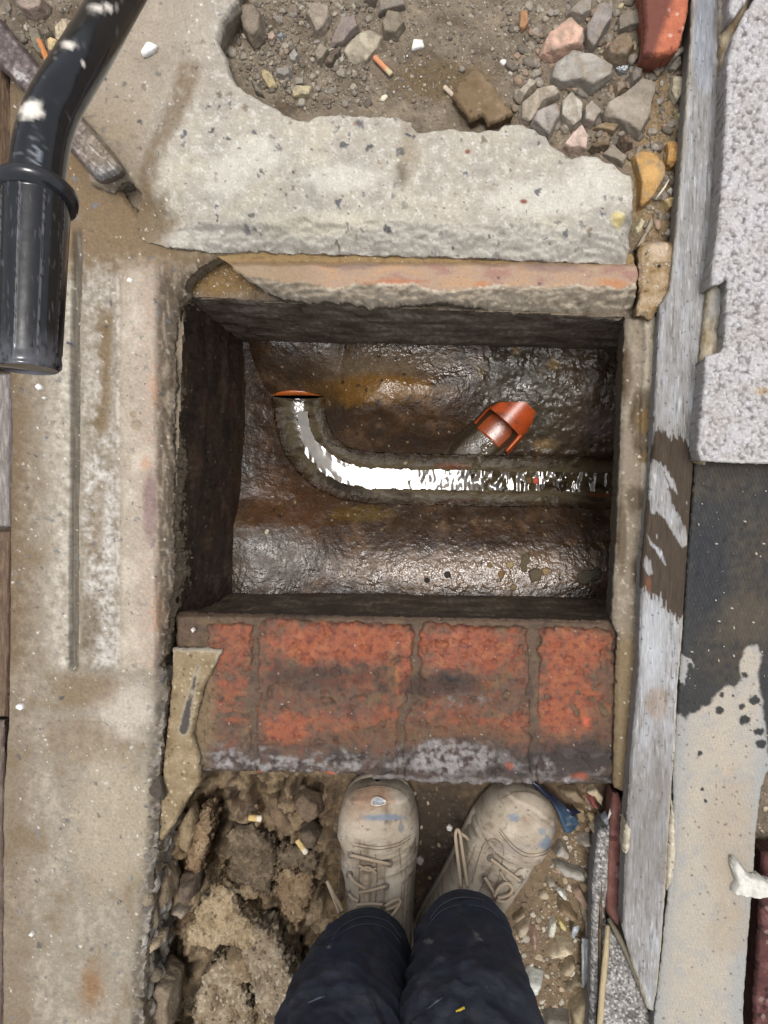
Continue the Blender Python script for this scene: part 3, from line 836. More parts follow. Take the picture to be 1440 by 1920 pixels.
# floor: sloped benching either side of a half round channel that sweeps in from the left
CH = smooth_line([(556, 744), (562, 790), (580, 836), (614, 872), (660, 891), (720, 897), (820, 899), (930, 901), (1050, 903), (1300, 907)], 90)
BR = smooth_line([(938, 798), (912, 824), (880, 852), (850, 890)], 30)
RC = 49.0
def floor_geo(X, Y):
    d, t = dline(CH, X, Y)
    d = d + 2.6 * fbm(X / 26, Y / 26, 3, 239) * ss(20, 40, d)
    d2, t2 = dline(BR, X, Y)
    wob = 2.5 * fbm(X / 30, Y / 30, 3, 241)
    south = ss(930, 960, Y)
    slope = 128 + 0 * X
    rise = 0.046 + 0.010 * ss(860, 700, Y)
    dB = np.maximum(d, (RC * ss(747, 737, Y) + 1.3 * np.maximum(742 - Y, 0)) * ss(190, 40, np.abs(X - 566)))
    tt_ = np.clip((dB + wob - RC) / (slope * (1 + 0.25 * gn(X / 130, Y / 130, 240))), 0, 1)
    bench = ZF - 0.016 + 0.028 * ss(660, 470, X) * ss(930, 990, Y) + (rise + 0.014) * (1 - (1 - tt_) ** 1.7)
    # the rounded dome between bend and inlet, and the rough low corner at the right
    bench += 0.030 * np.exp(-(((X - 715) / 105) ** 2 + ((Y - 760) / 55) ** 2)) * ss(RC, RC + 40, d) * ss(36, 80, d2)
    corner = ss(880, 930, X) * ss(880, 840, Y) * ss(RC + 2, RC + 16, d)
    rough = corner * (0.008 * fbm(X / 44, Y / 44, 3, 242) + 0.0018 * fbm(X / 10, Y / 10, 3, 243) - 0.004)
    bench += rough
    bench += 0.0009 * fbm(X / 9, Y / 9, 3, 244) + 0.0006 * fbm(X / 3.6, Y / 3.6, 2, 245) + 0.002 * fbm(X / 60, Y / 60, 3, 246)
    rpx = K * H / (H - ZF) * 0 + K * (H - ZF) / H
    gutter = ZF - 0.016 - (1 - np.clip(d / (RC + 1), 0, 1) ** 2.6) * (RC + 1) * rpx * 0.72
    chan = d < RC
    z = np.where(chan & (Y > 741), gutter, bench)
    # inlet channel from the orange pipe
    b = ZF - 0.016 - (np.sqrt(np.maximum(42.0 ** 2 - d2 ** 2, 0)) - 5) * rpx * 0.55 + 0.03 * ss(24, 42, d2)
    inl = (d2 < 40) & ~chan
    z = np.where(inl, np.minimum(b, z), z)
    return z, d, t, d2, chan & (Y > 741), inl, corner
def floor_colour(X, Y, d, d2, corner):
    n1 = fbm(X / 70, Y / 50, 4, 251); n2 = fbm(X / 15, Y / 15, 4, 252); n3_ = fbm(X / 5, Y / 5, 2, 253)
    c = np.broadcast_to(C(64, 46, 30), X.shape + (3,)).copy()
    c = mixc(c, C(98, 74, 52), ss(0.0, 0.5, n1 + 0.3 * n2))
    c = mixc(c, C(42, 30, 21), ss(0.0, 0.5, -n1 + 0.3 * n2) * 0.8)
    c = mixc(c, C(126, 92, 44), blob(X, Y, 690, 735, 150, 34, 254) * 0.75)
    c = mixc(c, C(112, 96, 78), blob(X, Y, 700, 685, 150, 32, 255) * 0.8)
    c = mixc(c, C(92, 62, 38), blob(X, Y, 560, 940, 110, 70, 256) * 0.7)
    c = mixc(c, C(112, 84, 22), blob(X, Y, 680, 962, 60, 18, 257) * 0.7)
    c = mixc(c, C(126, 102, 80), blob(X, Y, 900, 1065, 280, 42, 258) * 0.7)
    c = mixc(c, C(96, 86, 76), blob(X, Y, 530, 1040, 80, 60, 259) * 0.7)
    c = mixc(c, C(66, 60, 48), corner * 0.85)
    c = mixc(c, C(96, 78, 62), corner * ss(1010, 1080, X) * 0.6)
    for b, k in (((888, 702, 17, 15), (150, 120, 70)), ((962, 665, 12, 10), (150, 130, 100)), ((1030, 690, 14, 14), (140, 116, 84)), ((1092, 740, 14, 12), (130, 116, 106)), ((1020, 835, 26, 14), (150, 122, 80)), ((1120, 800, 40, 26), (110, 96, 92))):
        c = mixc(c, C(*k), corner * blob(X, Y, *b, seed=b[0]) * 0.75)
    c = mixc(c, C(52, 38, 27), ss(60, 0, d - RC + 20 * n2) * 0.5)  # dark silt beside the channel, with the slope's shade put into the colour
    f, i = worley((X + 3 * n2) / 10, (Y + 3 * n2) / 10, 260)
    c = mixc(c, C(150, 132, 100), (f < 0.22) * (i > 0.975) * 0.6); c = mixc(c, C(44, 38, 32), (f < 0.34) * (i < 0.06) * 0.8)
    f, i = worley(X / 6, Y / 6, 261)
    c = mixc(c, C(176, 164, 142), (f < 0.2) * (i > 0.985) * 0.9)
    c = c * (1 + 0.22 * n3_ + 0.15 * n2)[..., None]
    return c
def bench_fn(X, Y):
    z, d, t, d2, chan, inl, corner = floor_geo(X, Y)
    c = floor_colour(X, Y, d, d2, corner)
    c = mixc(c, C(74, 62, 46), inl * 0.85)
    wetz = 0.95 * blob(X, Y, 705, 690, 150, 50, 263, soft=0.9) + 0.95 * blob(X, Y, 920, 1065, 270, 50, 271, soft=0.9) + 0.5 * corner * ss(-0.1, 0.3, fbm(X / 40, Y / 40, 3, 272))
    w = np.clip(0.34 + 0.6 * wetz + 0.75 * fbm(X / 30, Y / 24, 4, 262), 0, 1)
    keep = ~(chan & (d < RC - 1.5))
    return z, c, w, keep
def chan_fn(X, Y):
    z, d, t, d2, chan, inl, corner = floor_geo(X, Y)
    z = z + 0.0009 * fbm(X / 40, Y / 14, 3, 264)
    n1 = fbm(X / 60, Y / 16, 4, 265); n2 = fbm(X / 14, Y / 8, 3, 266)
    c = np.broadcast_to(C(90, 79, 60), X.shape + (3,)).copy()
    c = mixc(c, C(60, 49, 35), ss(0, 0.45, n1)); c = mixc(c, C(94, 83, 63), ss(0.05, 0.5, -n1) * 0.7)
    c = mixc(c, C(30, 26, 24), blob(X, Y, 640, 910, 60, 14, 267, rot=0.35) * 0.7)
    c = mixc(c, C(110, 60, 34), (blob(X, Y, 850, 872, 40, 7, 268) + blob(X, Y, 1140, 927, 30, 6, 269) + blob(X, Y, 860, 940, 40, 4, 270)) * 0.75)
    c = mixc(c, C(70, 55, 40), ss(RC - 14, RC, d + 5 * n2) * 0.5)
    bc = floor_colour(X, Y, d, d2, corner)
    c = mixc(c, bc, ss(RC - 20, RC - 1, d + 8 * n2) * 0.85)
    c = c * (1 + 0.2 * n2)[..., None]
    return z, c, 0.85, chan & (d < RC + 0.6)
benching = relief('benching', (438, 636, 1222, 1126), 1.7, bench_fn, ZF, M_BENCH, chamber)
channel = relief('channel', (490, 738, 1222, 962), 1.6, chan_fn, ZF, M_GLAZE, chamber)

# the end of the incoming pipe: an orange collar arching over the head of the channel
def collar():
    r0 = 50 * K * (H - ZF) / H
    c = P(556, 738, ZF - 0.02)
    V = []; F = []
    na = 60
    for j, (dy, rr) in enumerate(((0.008, r0 - 0.003), (-0.004, r0 - 0.003), (-0.005, r0), (0.008, r0 + 0.001))):
        for k in range(na + 1):
            a = math.pi * k / na
            V.append((c.x + math.cos(a) * rr, c.y + dy + 0.02 * math.sin(a) * 0, c.z - 0.006 + math.sin(a) * rr * 0.42))
    for j in range(4):
        for k in range(na):
            a = j * (na + 1) + k; b = ((j + 1) % 4) * (na + 1) + k
            F.append((a, a + 1, b + 1, b))
    V = np.array(V); cc = C(186, 98, 40) * (1 + 0.25 * n3(V * 90, 7))[:, None]; cc = mixc(cc, C(104, 66, 34), ss(0.1, 0.5, n3(V * 55, 9)) * 0.6)
    make('pipe_collar', V, F, cc, M_ORANGE, chamber, wet=0.5)
collar()

# brickwork along the front of the drain: recessed mortar bed and single bricks
COURSE = [(326, 1152), (1166, 1166), (1164, 1476), (1060, 1474), (960, 1472), (700, 1466), (690, 1450), (560, 1448), (376, 1450), (330, 1450)]
def grime(X, Y, c, brick):
    """dirt, lime and damp that lie over bricks and joints alike"""
    n1 = fbm(X / 55, Y / 40, 4, 301); n2 = fbm(X / 14, Y / 14, 4, 302); n3_ = fbm(X / 5, Y / 5, 2, 303)
    dirt = np.clip(0.78 + 0.5 * n1 + 0.8 * n2 + 0.4 * n3_, 0, 1.1)
    clean = np.zeros(X.shape)
    for b, a in (((650, 1205, 170, 42), 1.0), ((880, 1215, 110, 50), 1.0), ((1080, 1215, 70, 45), 0.85), ((1050, 1330, 50, 80), 0.8), ((535, 1362, 50, 32), 1.0), ((1060, 1300, 60, 100), 0.9), ((650, 1350, 120, 26), 0.5), ((880, 1360, 90, 20), 0.45), ((440, 1250, 50, 70), 0.5), ((755, 1268, 22, 36), 0.9),
                 ((670, 1275, 70, 16), 0.6), ((720, 1340, 60, 30), 0.35), ((960, 1360, 40, 30), 0.7), ((440, 1190, 40, 30), 0.5), ((425, 1290, 40, 60), 0.35), ((840, 1330, 60, 20), 0.4)):
        clean = np.maximum(clean, a * blob(X, Y, *b, seed=300 + b[0], warp=0.55))
    m = np.clip(dirt * (1.05 - 0.15 * ss(1250, 1200, Y)) + 0.12 - clean * 0.95, 0, 1)
    dc = mixc(np.broadcast_to(C(98, 78, 62), X.shape + (3,)).copy(), C(112, 92, 62), ss(0.0, 0.5, fbm(X / 40, Y / 24, 4, 326)))
    dc = mixc(dc, C(70, 56, 46), ss(0.0, 0.45, fbm(X / 28, Y / 22, 4, 327)) * 0.85)
    c = mixc(c, dc, m * 0.92)
    foot = ss(1385, 1425, Y + 26 * fbm(X / 60, Y / 60, 3, 328))
    c = mixc(c, C(84, 74, 66), foot * 0.75)
    c = mixc(c, C(52, 46, 43), foot * ss(-0.05, 0.35, fbm(X / 36, Y / 26, 4, 329)) * 0.8)
    c = mixc(c, C(150, 146, 143), foot * ss(0.08, 0.4, fbm(X / 30, Y / 18, 4, 330)) * 0.7)
    c = mixc(c, C(108, 80, 54), blob(X, Y, 820, 1375, 240, 24, 304, warp=0.8) * 0.5)
    c = mixc(c, C(134, 112, 80), blob(X, Y, 370, 1330, 40, 130, 305) * 0.8)
    c = mixc(c, C(66, 50, 42), blob(X, Y, 600, 1268, 120, 28, 306, warp=0.6) * 0.6 + blob(X, Y, 810, 1285, 110, 26, 307, warp=0.6) * 0.75 + blob(X, Y, 850, 1265, 26, 16, 309) * 0.6)
    c = mixc(c, C(60, 52, 50), blob(X, Y, 1080, 1420, 100, 40, 308, warp=0.6) * 0.8 + blob(X, Y, 860, 1425, 150, 48, 310, warp=0.5) * 0.6)
    lime = blob(X, Y, 840, 1420, 105, 34, 311, warp=0.6) * ss(-0.25, 0.25, n2 + 0.1) + 0.8 * blob(X, Y, 560, 1432, 170, 16, 312, warp=0.7) * ss(-0.2, 0.3, n2) \
        + 0.7 * blob(X, Y, 425, 1418, 40, 24, 313) * ss(-0.2, 0.3, n2) + 0.5 * blob(X, Y, 700, 1462, 420, 8, 314, warp=0.8) + 0.5 * blob(X, Y, 1020, 1440, 30, 22, 315) * ss(-0.2, 0.3, n2) \
        + 0.35 * blob(X, Y, 860, 1310, 70, 14, 316, warp=0.7) * ss(0, 0.3, n2)
    c = mixc(c, C(158, 152, 150), np.clip(lime, 0, 1) * 0.85)
    c = mixc(c, C(206, 92, 52), (blob(X, Y, 1098, 1352, 8, 12, 317, warp=0.9, scale=8) + blob(X, Y, 618, 1448, 14, 4, 318) + blob(X, Y, 487, 1447, 9, 4, 319) + blob(X, Y, 955, 1432, 9, 8, 320, warp=0.9, scale=8) * 0.5 + blob(X, Y, 1085, 1455, 20, 8, 321) * 0.5) * 0.85)
    f, i = worley(X / 8, Y / 8, 322)
    c = mixc(c, C(60, 44, 38), ss(0.15, 0.5, fbm(X / 9, Y / 9, 4, 325)) * 0.55); c = mixc(c, C(184, 172, 156), (f < 0.16) * (i < 0.02) * 0.8)
    c = greyer(c, 0.14) * (1 + 0.25 * n3_ + 0.18 * n2)[..., None]
    w = np.clip(0.55 + 0.5 * blob(X, Y, 850, 1220, 80, 50, 323) + 0.4 * n1 - 0.2, 0, 1)
    return c, w
def mortar_fn(X, Y):
    wy = Y + 3 * fbm(X / 20, Y / 20, 3, 331); wx = X + 3 * fbm(X / 20, Y / 20, 3, 332)
    d = -sdf(COURSE, wx, wy)
    z = -0.041 - 0.006 * (1 - np.clip(d / 6, 0, 1)) + 0.0018 * fbm(X / 12, Y / 12, 4, 333) + 0.002 * fbm(X / 50, Y / 50, 3, 334)
    z -= 0.012 * ss(1160, 1150, Y) 
    z += (0.0055 + 0.004 * fbm(X / 60, Y / 60, 3, 336)) * ss(1210, 1280, Y) * ss(1470, 1430, Y)                         # joints struck nearly flush further from the edge
    c = np.broadcast_to(C(120, 94, 72), X.shape + (3,)).copy()
    c = mixc(c, C(92, 74, 58), ss(0, 0.5, fbm(X / 20, Y / 20, 3, 335)))
    c, w = grime(X, Y, c, False)
    return z, c, w * 0.6, d
brickwork = empty('brick_course', tuple(P(740, 1320, -0.105)), 'soaked red brick course smeared with grey mortar in front of the boots', 'brickwork')
relief('mortar_bed', (318, 1145, 1176, 1484), 2.0, mortar_fn, -0.035, M_BRICK, brickwork, skirt=0.06)
BRICKS = [[(386, 1168), (474, 1170), (475, 1300), (472, 1447), (380, 1446)],
          [(484, 1168), (498, 1160), (770, 1172), (776, 1186), (774, 1303), (750, 1330), (747, 1452), (690, 1453), (600, 1450), (479, 1447)],
          [(784, 1190), (796, 1166), (850, 1170), (990, 1177), (994, 1308), (998, 1471), (880, 1471), (755, 1466), (756, 1336), (783, 1308)],
          [(1012, 1182), (1040, 1173), (1154, 1180), (1156, 1300), (1152, 1464), (1100, 1471), (1006, 1470), (1005, 1300)]]
def brick_fn(poly, seed):
    tone = rng.uniform(-0.1, 0.12)
    tilt = rng.uniform(-1, 1, 2) * 0.00001
    def fn(X, Y):
        wx = X + 8 * fbm(X / 22, Y / 22, 4, seed); wy = Y + 8 * fbm(X / 22, Y / 22, 4, seed + 1)
        d = -sdf(poly, wx, wy)
        t = np.clip(d / 8, 0, 1)
        n2 = fbm(X / 14, Y / 14, 4, seed + 2)
        z = -0.041 + 0.010 * np.sqrt(1 - (1 - t) ** 2) + 0.0034 * fbm(X / 45, Y / 45, 4, seed + 3) + 0.0018 * n2 - 0.0015 * ss(0.2, 0.5, fbm(X / 8, Y / 8, 3, seed + 6)) + tilt[0] * (X - 740) + tilt[1] * (Y - 1300)
        z -= 0.005 * ss(0.15, 0.5, fbm(X / 26, Y / 26, 3, seed + 5))
        z -= 0.006 * ss(12, 0, d) * ss(0.05, 0.4, fbm(X / 20, Y / 20, 3, seed + 9))
        z -= 0.003 * ss(9, 2, np.abs(Y - 1310 - 8 * fbm(X / 60, Y / 60, 3, 343))) * ss(-0.1, 0.3, fbm(X / 50, Y / 50, 2, 344))
        z += 0.0022 * blob(X, Y, 845, 1215, 80, 45, 340) * fbm(X / 7, Y / 5, 3, 341)
        z += -0.003 * ss(1270, 1330, Y) * 0
        c = np.broadcast_to(C(164, 86, 50) * (1 + tone), X.shape + (3,)).copy()
        c = mixc(c, C(176, 104, 62), ss(0, 0.4, fbm(X / 30, Y / 30, 3, seed + 4)) * 0.7)
        c = mixc(c, C(120, 58, 46), ss(0.0, 0.4, n2) * 0.75)
        c = mixc(c, C(176, 120, 62), blob(X, Y, 735, 1270, 18, 30, 342) * 0.7)
        c, w = grime(X, Y, c, True)
        return z, c, w, d
    return fn
for i, poly in enumerate(BRICKS):
    a = np.array(poly)
    relief('brick', (a[:, 0].min() - 6, a[:, 1].min() - 6, a[:, 0].max() + 6, a[:, 1].max() + 6), 2.0, brick_fn(poly, 350 + i * 7), -0.035, M_BRICK, brickwork, skirt=0.012)

# ------------------------------------------------------------------ water running in the channel
def water_fn(X, Y):
    d, t = dline(CH, X, Y)
    _, _, _, d2, _, _, _ = floor_geo(X, Y)
    edge = 19.5 + 6 * fbm(X / 26, Y / 18, 3, 371) - 9 * ss(870, 800, Y)
    keep = np.minimum(edge - d, Y - 766)
    keep = np.minimum(keep, 1218 - X)
    rpx = K * (H - ZF) / H
    z = ZF - 0.016 - (RC + 1) * rpx * 0.72 + 0.0042 + 0.0 * X
    amp = 0.00004 + 0.0012 * ss(715, 800, X) + 0.0032 * ss(840, 930, X)
    z = z + amp * (0.75 * gn(X / 17, Y / 26, 372) + 0.25 * gn(X / 8, Y / 14, 373)) + 0.0003 * gn(X / 60, Y / 30, 374)
    z = z + 0.0008 * ss(690, 600, X) * (gn(X / 10, Y / 20, 375) * ss(8, 22, d))
    c = np.broadcast_to(C(74, 64, 46), X.shape + (3,)).copy()
    c = mixc(c, C(46, 38, 28), ss(0, 0.4, fbm(X / 40, Y / 20, 3, 376)))
    return z, c, 1.0, keep
M_WATER = surf('murky_water', 0.05, 0.05, (60, 0.05), (), 0.6, ior=1.5)
water = relief('water', (500, 742, 1222, 945), 1.4, water_fn, ZF, M_WATER)
tag(water, 'thin stream of murky water shining in the curved channel', kind='structure')

# trickle from the orange pipe into the channel
def trickle_fn(X, Y):
    d, t = dline([(922, 826), (908, 842), (900, 862), (893, 880)], X + 5 * gn(Y / 12, Y * 0, 381), Y)
    zf, *_ = floor_geo(X, Y)
    keep = d < 9 * (0.75 + 0.5 * gn(X / 9, Y / 9, 382))
    z = zf + 0.003 * np.sqrt(np.clip(1 - (d / 10) ** 2, 0, 1)) + 0.0012 * gn(X / 7, Y / 7, 383)
    return z, C(84, 74, 56), 1.0, keep
trk = relief('water', (885, 815, 940, 895), 1.3, trickle_fn, ZF, M_WATER)
tag(trk, 'short trickle of water below the mouth of the orange pipe', kind='structure')

# ------------------------------------------------------------------ the broken orange pipe end
def orange_pipe():
    rpx = K * (H - ZF) / H
    R = 47 * rpx
    ax = Vector((0.67, 0.74, 0.0)).normalized()                    # away from the mouth
    side = Vector((ax.y, -ax.x, 0)); upv = Vector((0, 0, 1))
    o0 = P(919, 821, ZF); o0.z = ZF - 0.010
    root = empty('broken_pipe', tuple(o0 - Vector((0, 0, 0.03))), 'broken orange drain pipe end with a notch cut in its mouth lying beside the channel', 'pipe end')
    na, nu = 72, 46
    outs = []
    V = []; ok = np.zeros((2, nu, na), bool)
    for s, rr in enumerate((R, R - 0.0045)):
        for j in range(nu):
            for k in range(na):
                a = -math.pi * 0.62 + 2 * math.pi * 0.62 * k / (na - 1)     # 0 = top
                L_ = (np.interp(a, (-1.95, -1.3, -0.9, -0.5, 0.0, 0.4, 0.8, 1.2, 1.6, 1.95), (22, 30, 50, 72, 88, 104, 102, 84, 66, 50)) + 3.5 * math.sin(9 * a) + 2.5 * math.sin(17 * a + 1) + 2 * math.sin(31 * a)) * rpx
                u = j / (nu - 1)
                nu_ = 0.0
                if -0.98 < a < 0.92:
                    nu_ = 38 * rpx
                uu = nu_ + (L_ - nu_) * u
                taper = 1.0 - 0.0 * uu
                p = o0 + ax * uu + side * (math.sin(a) * rr * taper) + upv * (math.cos(a) * rr * taper)
                V.append(tuple(p))
    F = []
    def idx(s, j, k): return (s * nu + j) * na + k
    for j in range(nu - 1):
        for k in range(na - 1):
            F.append((idx(0, j, k), idx(0, j, k + 1), idx(0, j + 1, k + 1), idx(0, j + 1, k)))
            F.append((idx(1, j, k), idx(1, j + 1, k), idx(1, j + 1, k + 1), idx(1, j, k + 1)))
    for j in (0, nu - 1):
        for k in range(na - 1):
            q = (idx(0, j, k), idx(1, j, k), idx(1, j, k + 1), idx(0, j, k + 1))
            F.append(q if j == 0 else q[::-1])
    for k in (0, na - 1):
        for j in range(nu - 1):
            F.append((idx(0, j, k), idx(0, j + 1, k), idx(1, j + 1, k), idx(1, j, k)))
    V = np.array(V)
    col = np.broadcast_to(C(178, 78, 38), (len(V), 3)) * (1 + 0.12 * n3(V * 60, 5))[:, None]
    col = mixc(col, C(92, 62, 42), ss(0.12, 0.5, n3(V * 45, 6) + 0.4 * n3(V * 160, 8)) * 0.6)
    make('pipe_shell', V, F, col, M_ORANGE, root, wet=0.55)
    # lower half that carries the water, its lip showing at the mouth
    V = []; F = []
    nb, nl = 40, 16
    for s, rr in enumerate((R - 0.0005, R - 0.005)):
        for j in range(nl):
            for k in range(nb):
                a = math.pi * 0.5 + math.pi * k / (nb - 1)
                p = o0 + ax * (j / (nl - 1) * 80 * rpx) + side * (math.sin(a) * rr) + upv * (math.cos(a) * rr * 0.55)
                V.append(tuple(p))
    def id2(s, j, k): return (s * nl + j) * nb + k
    for j in range(nl - 1):
        for k in range(nb - 1):
            F.append((id2(0, j, k), id2(0, j, k + 1), id2(0, j + 1, k + 1), id2(0, j + 1, k)))
            F.append((id2(1, j, k), id2(1, j + 1, k), id2(1, j + 1, k + 1), id2(1, j, k + 1)))
    for k in range(nb - 1):
        F.append((id2(0, 0, k), id2(1, 0, k), id2(1, 0, k + 1), id2(0, 0, k + 1)))
    V = np.array(V)
    make('pipe_invert', V, F, C(150, 74, 40), M_ORANGE, root, wet=0.9)
    # cut burr along one edge of the notch
    pts = [o0 + ax * (u * rpx) + side * (math.sin(0.95) * (R + 0.001)) + upv * (math.cos(0.95) * (R + 0.001)) for u in (2, 12, 22, 32, 41)]
    v, f = tube(pts, 0.0016, 6)
    make('burr', v, f, C(222, 122, 70), M_ORANGE, root, wet=0.3)
orange_pipe()
# ------------------------------------------------------------------ grey weathered board beside the wall
BOARD = [(1304, -140), (1357, -140), (1355, 0), (1352, 200), (1344, 330), (1334, 470), (1326, 560), (1316, 660), (1308, 760), (1301, 880), (1293, 1000), (1286, 1110), (1281, 1200),
         (1272, 1300), (1268, 1400), (1260, 1500), (1252, 1640), (1244, 1750), (1234, 1860), (1226, 1900), (1216, 1896), (1186, 1810), (1168, 1745), (1172, 1640), (1178, 1500), (1184, 1420), (1192, 1330), (1199, 1250),
         (1201, 1160), (1204, 1060), (1213, 960), (1226, 830), (1229, 740), (1236, 620), (1240, 570), (1257, 540), (1268, 440), (1277, 330), (1287, 200), (1296, 60)]
WETB = [(1228, 812), (1250, 808), (1262, 822), (1280, 818), (1300, 846), (1312, 850), (1300, 1168), (1282, 1166), (1272, 1160), (1258, 1150), (1243, 1135), (1232, 1118), (1222, 1122), (1212, 1100), (1198, 1100), (1196, 1000)]
DRY1 = [(1222, 862), (1240, 868), (1252, 905), (1262, 945), (1286, 990), (1288, 1024), (1276, 1026), (1262, 1000), (1246, 972), (1232, 960), (1222, 965), (1216, 930)]
DRY2 = [(1214, 1000), (1224, 1020), (1236, 1025), (1250, 1056), (1246, 1058), (1228, 1032), (1218, 1022)]
DRY3 = [(1210, 1042), (1220, 1050), (1226, 1076), (1214, 1078), (1207, 1062)]
DRY4 = [(1237, 872), (1248, 872), (1262, 900), (1272, 928), (1262, 920), (1250, 896)]
def board_fn(X, Y):
    wx = X + 1.6 * fbm(X / 8, Y / 16, 3, 401)
    d = -sdf(BOARD, wx, Y + 2 * fbm(X / 8, Y / 8, 2, 402))
    cx = 1290 - 0.062 * (Y - 500)
    g1 = fbm(X / 3.2 + Y * 0.012, Y / 46, 4, 403); g2 = fbm(X / 7 + Y * 0.01, Y / 110, 3, 404); n1 = fbm(X / 26, Y / 60, 4, 405); n2 = fbm(X / 6, Y / 14, 3, 406)
    t = np.clip(d / 5, 0, 1)
    z = 0.024 + 0.006 * (1 - (1 - t) ** 2) + 0.0009 * g1 + 0.0016 * g2 + 0.0006 * n2
    c = np.broadcast_to(C(158, 156, 154), X.shape + (3,)).copy()
    c = mixc(c, C(174, 175, 177), ss(0, 0.4, n1 + 0.3 * g1) * 0.8)
    c = mixc(c, C(136, 132, 126), ss(0, 0.45, -n1 + 0.4 * g1) * 0.75)
    c = mixc(c, C(206, 206, 203), ss(0.16, 0.45, g1) * 0.6)
    c = mixc(c, C(96, 92, 88), ss(0.16, 0.5, -g1 + 0.3 * g2) * 0.7)
    c = mixc(c, C(184, 186, 188), (blob(X, Y, 1272, 340, 14, 90, 407) + blob(X, Y, 1262, 470, 14, 50, 408) + blob(X, Y, 1228, 1180, 30, 70, 409) + blob(X, Y, 1222, 1260, 24, 60, 410)) * 0.6)
    c = mixc(c, C(142, 150, 164), blob(X, Y, 1318, 60, 26, 120, 411) * 0.5)
    c = mixc(c, C(128, 122, 116), ss(1380, 1480, Y) * ss(1760, 1640, Y) * 0.55)
    c = mixc(c, C(150, 124, 96), blob(X, Y, 1232, 1320, 26, 34, 412) * 0.5)
    c = mixc(c, C(196, 184, 160), ss(7, 2, d + 2 * n2) * ss(X * 0 + 1235, 1290, X + 0.06 * (Y - 500)) * 0.7)
    f, i = worley(X / 7, Y / 9, 413)
    c = mixc(c, C(88, 84, 80), (f < 0.22) * (i > 0.93) * 0.7)
    jx = X + 10 * fbm(X / 6, Y / 70, 3, 414) * 0.6; jy = Y + 26 * fbm(X / 4.5, Y / 60, 3, 415)
    wet = ss(-1, 2, -sdf(WETB, jx, jy))
    for D in (DRY1, DRY2, DRY3, DRY4):
        wet = wet * (1 - ss(-1, 2, -sdf(D, X + 4 * fbm(X / 6, Y / 30, 3, 416), Y + 9 * fbm(X / 4.5, Y / 40, 3, 417))))
    wet = wet * (1 - ss(0.55, 0.65, fbm(X / 5, Y / 30, 3, 418)))
    c = mixc(c, C(70, 58, 45) * (1 + 0.35 * g1)[..., None], wet * 0.97)
    c = mixc(c, C(136, 84, 58), wet * (blob(X, Y, 1216, 1100, 5, 24, 419) * 0.6))
    return z, c, wet * 0.4, d
board = relief('timber_board', (1155, -140, 1362, 1905), 1.9, board_fn, 0.03, M_WOOD, skirt=0.045, side=C(150, 145, 138), ragged=0.001)
tag(board, 'long weathered grey timber board with a dark wet patch along the right of the drain', 'board')

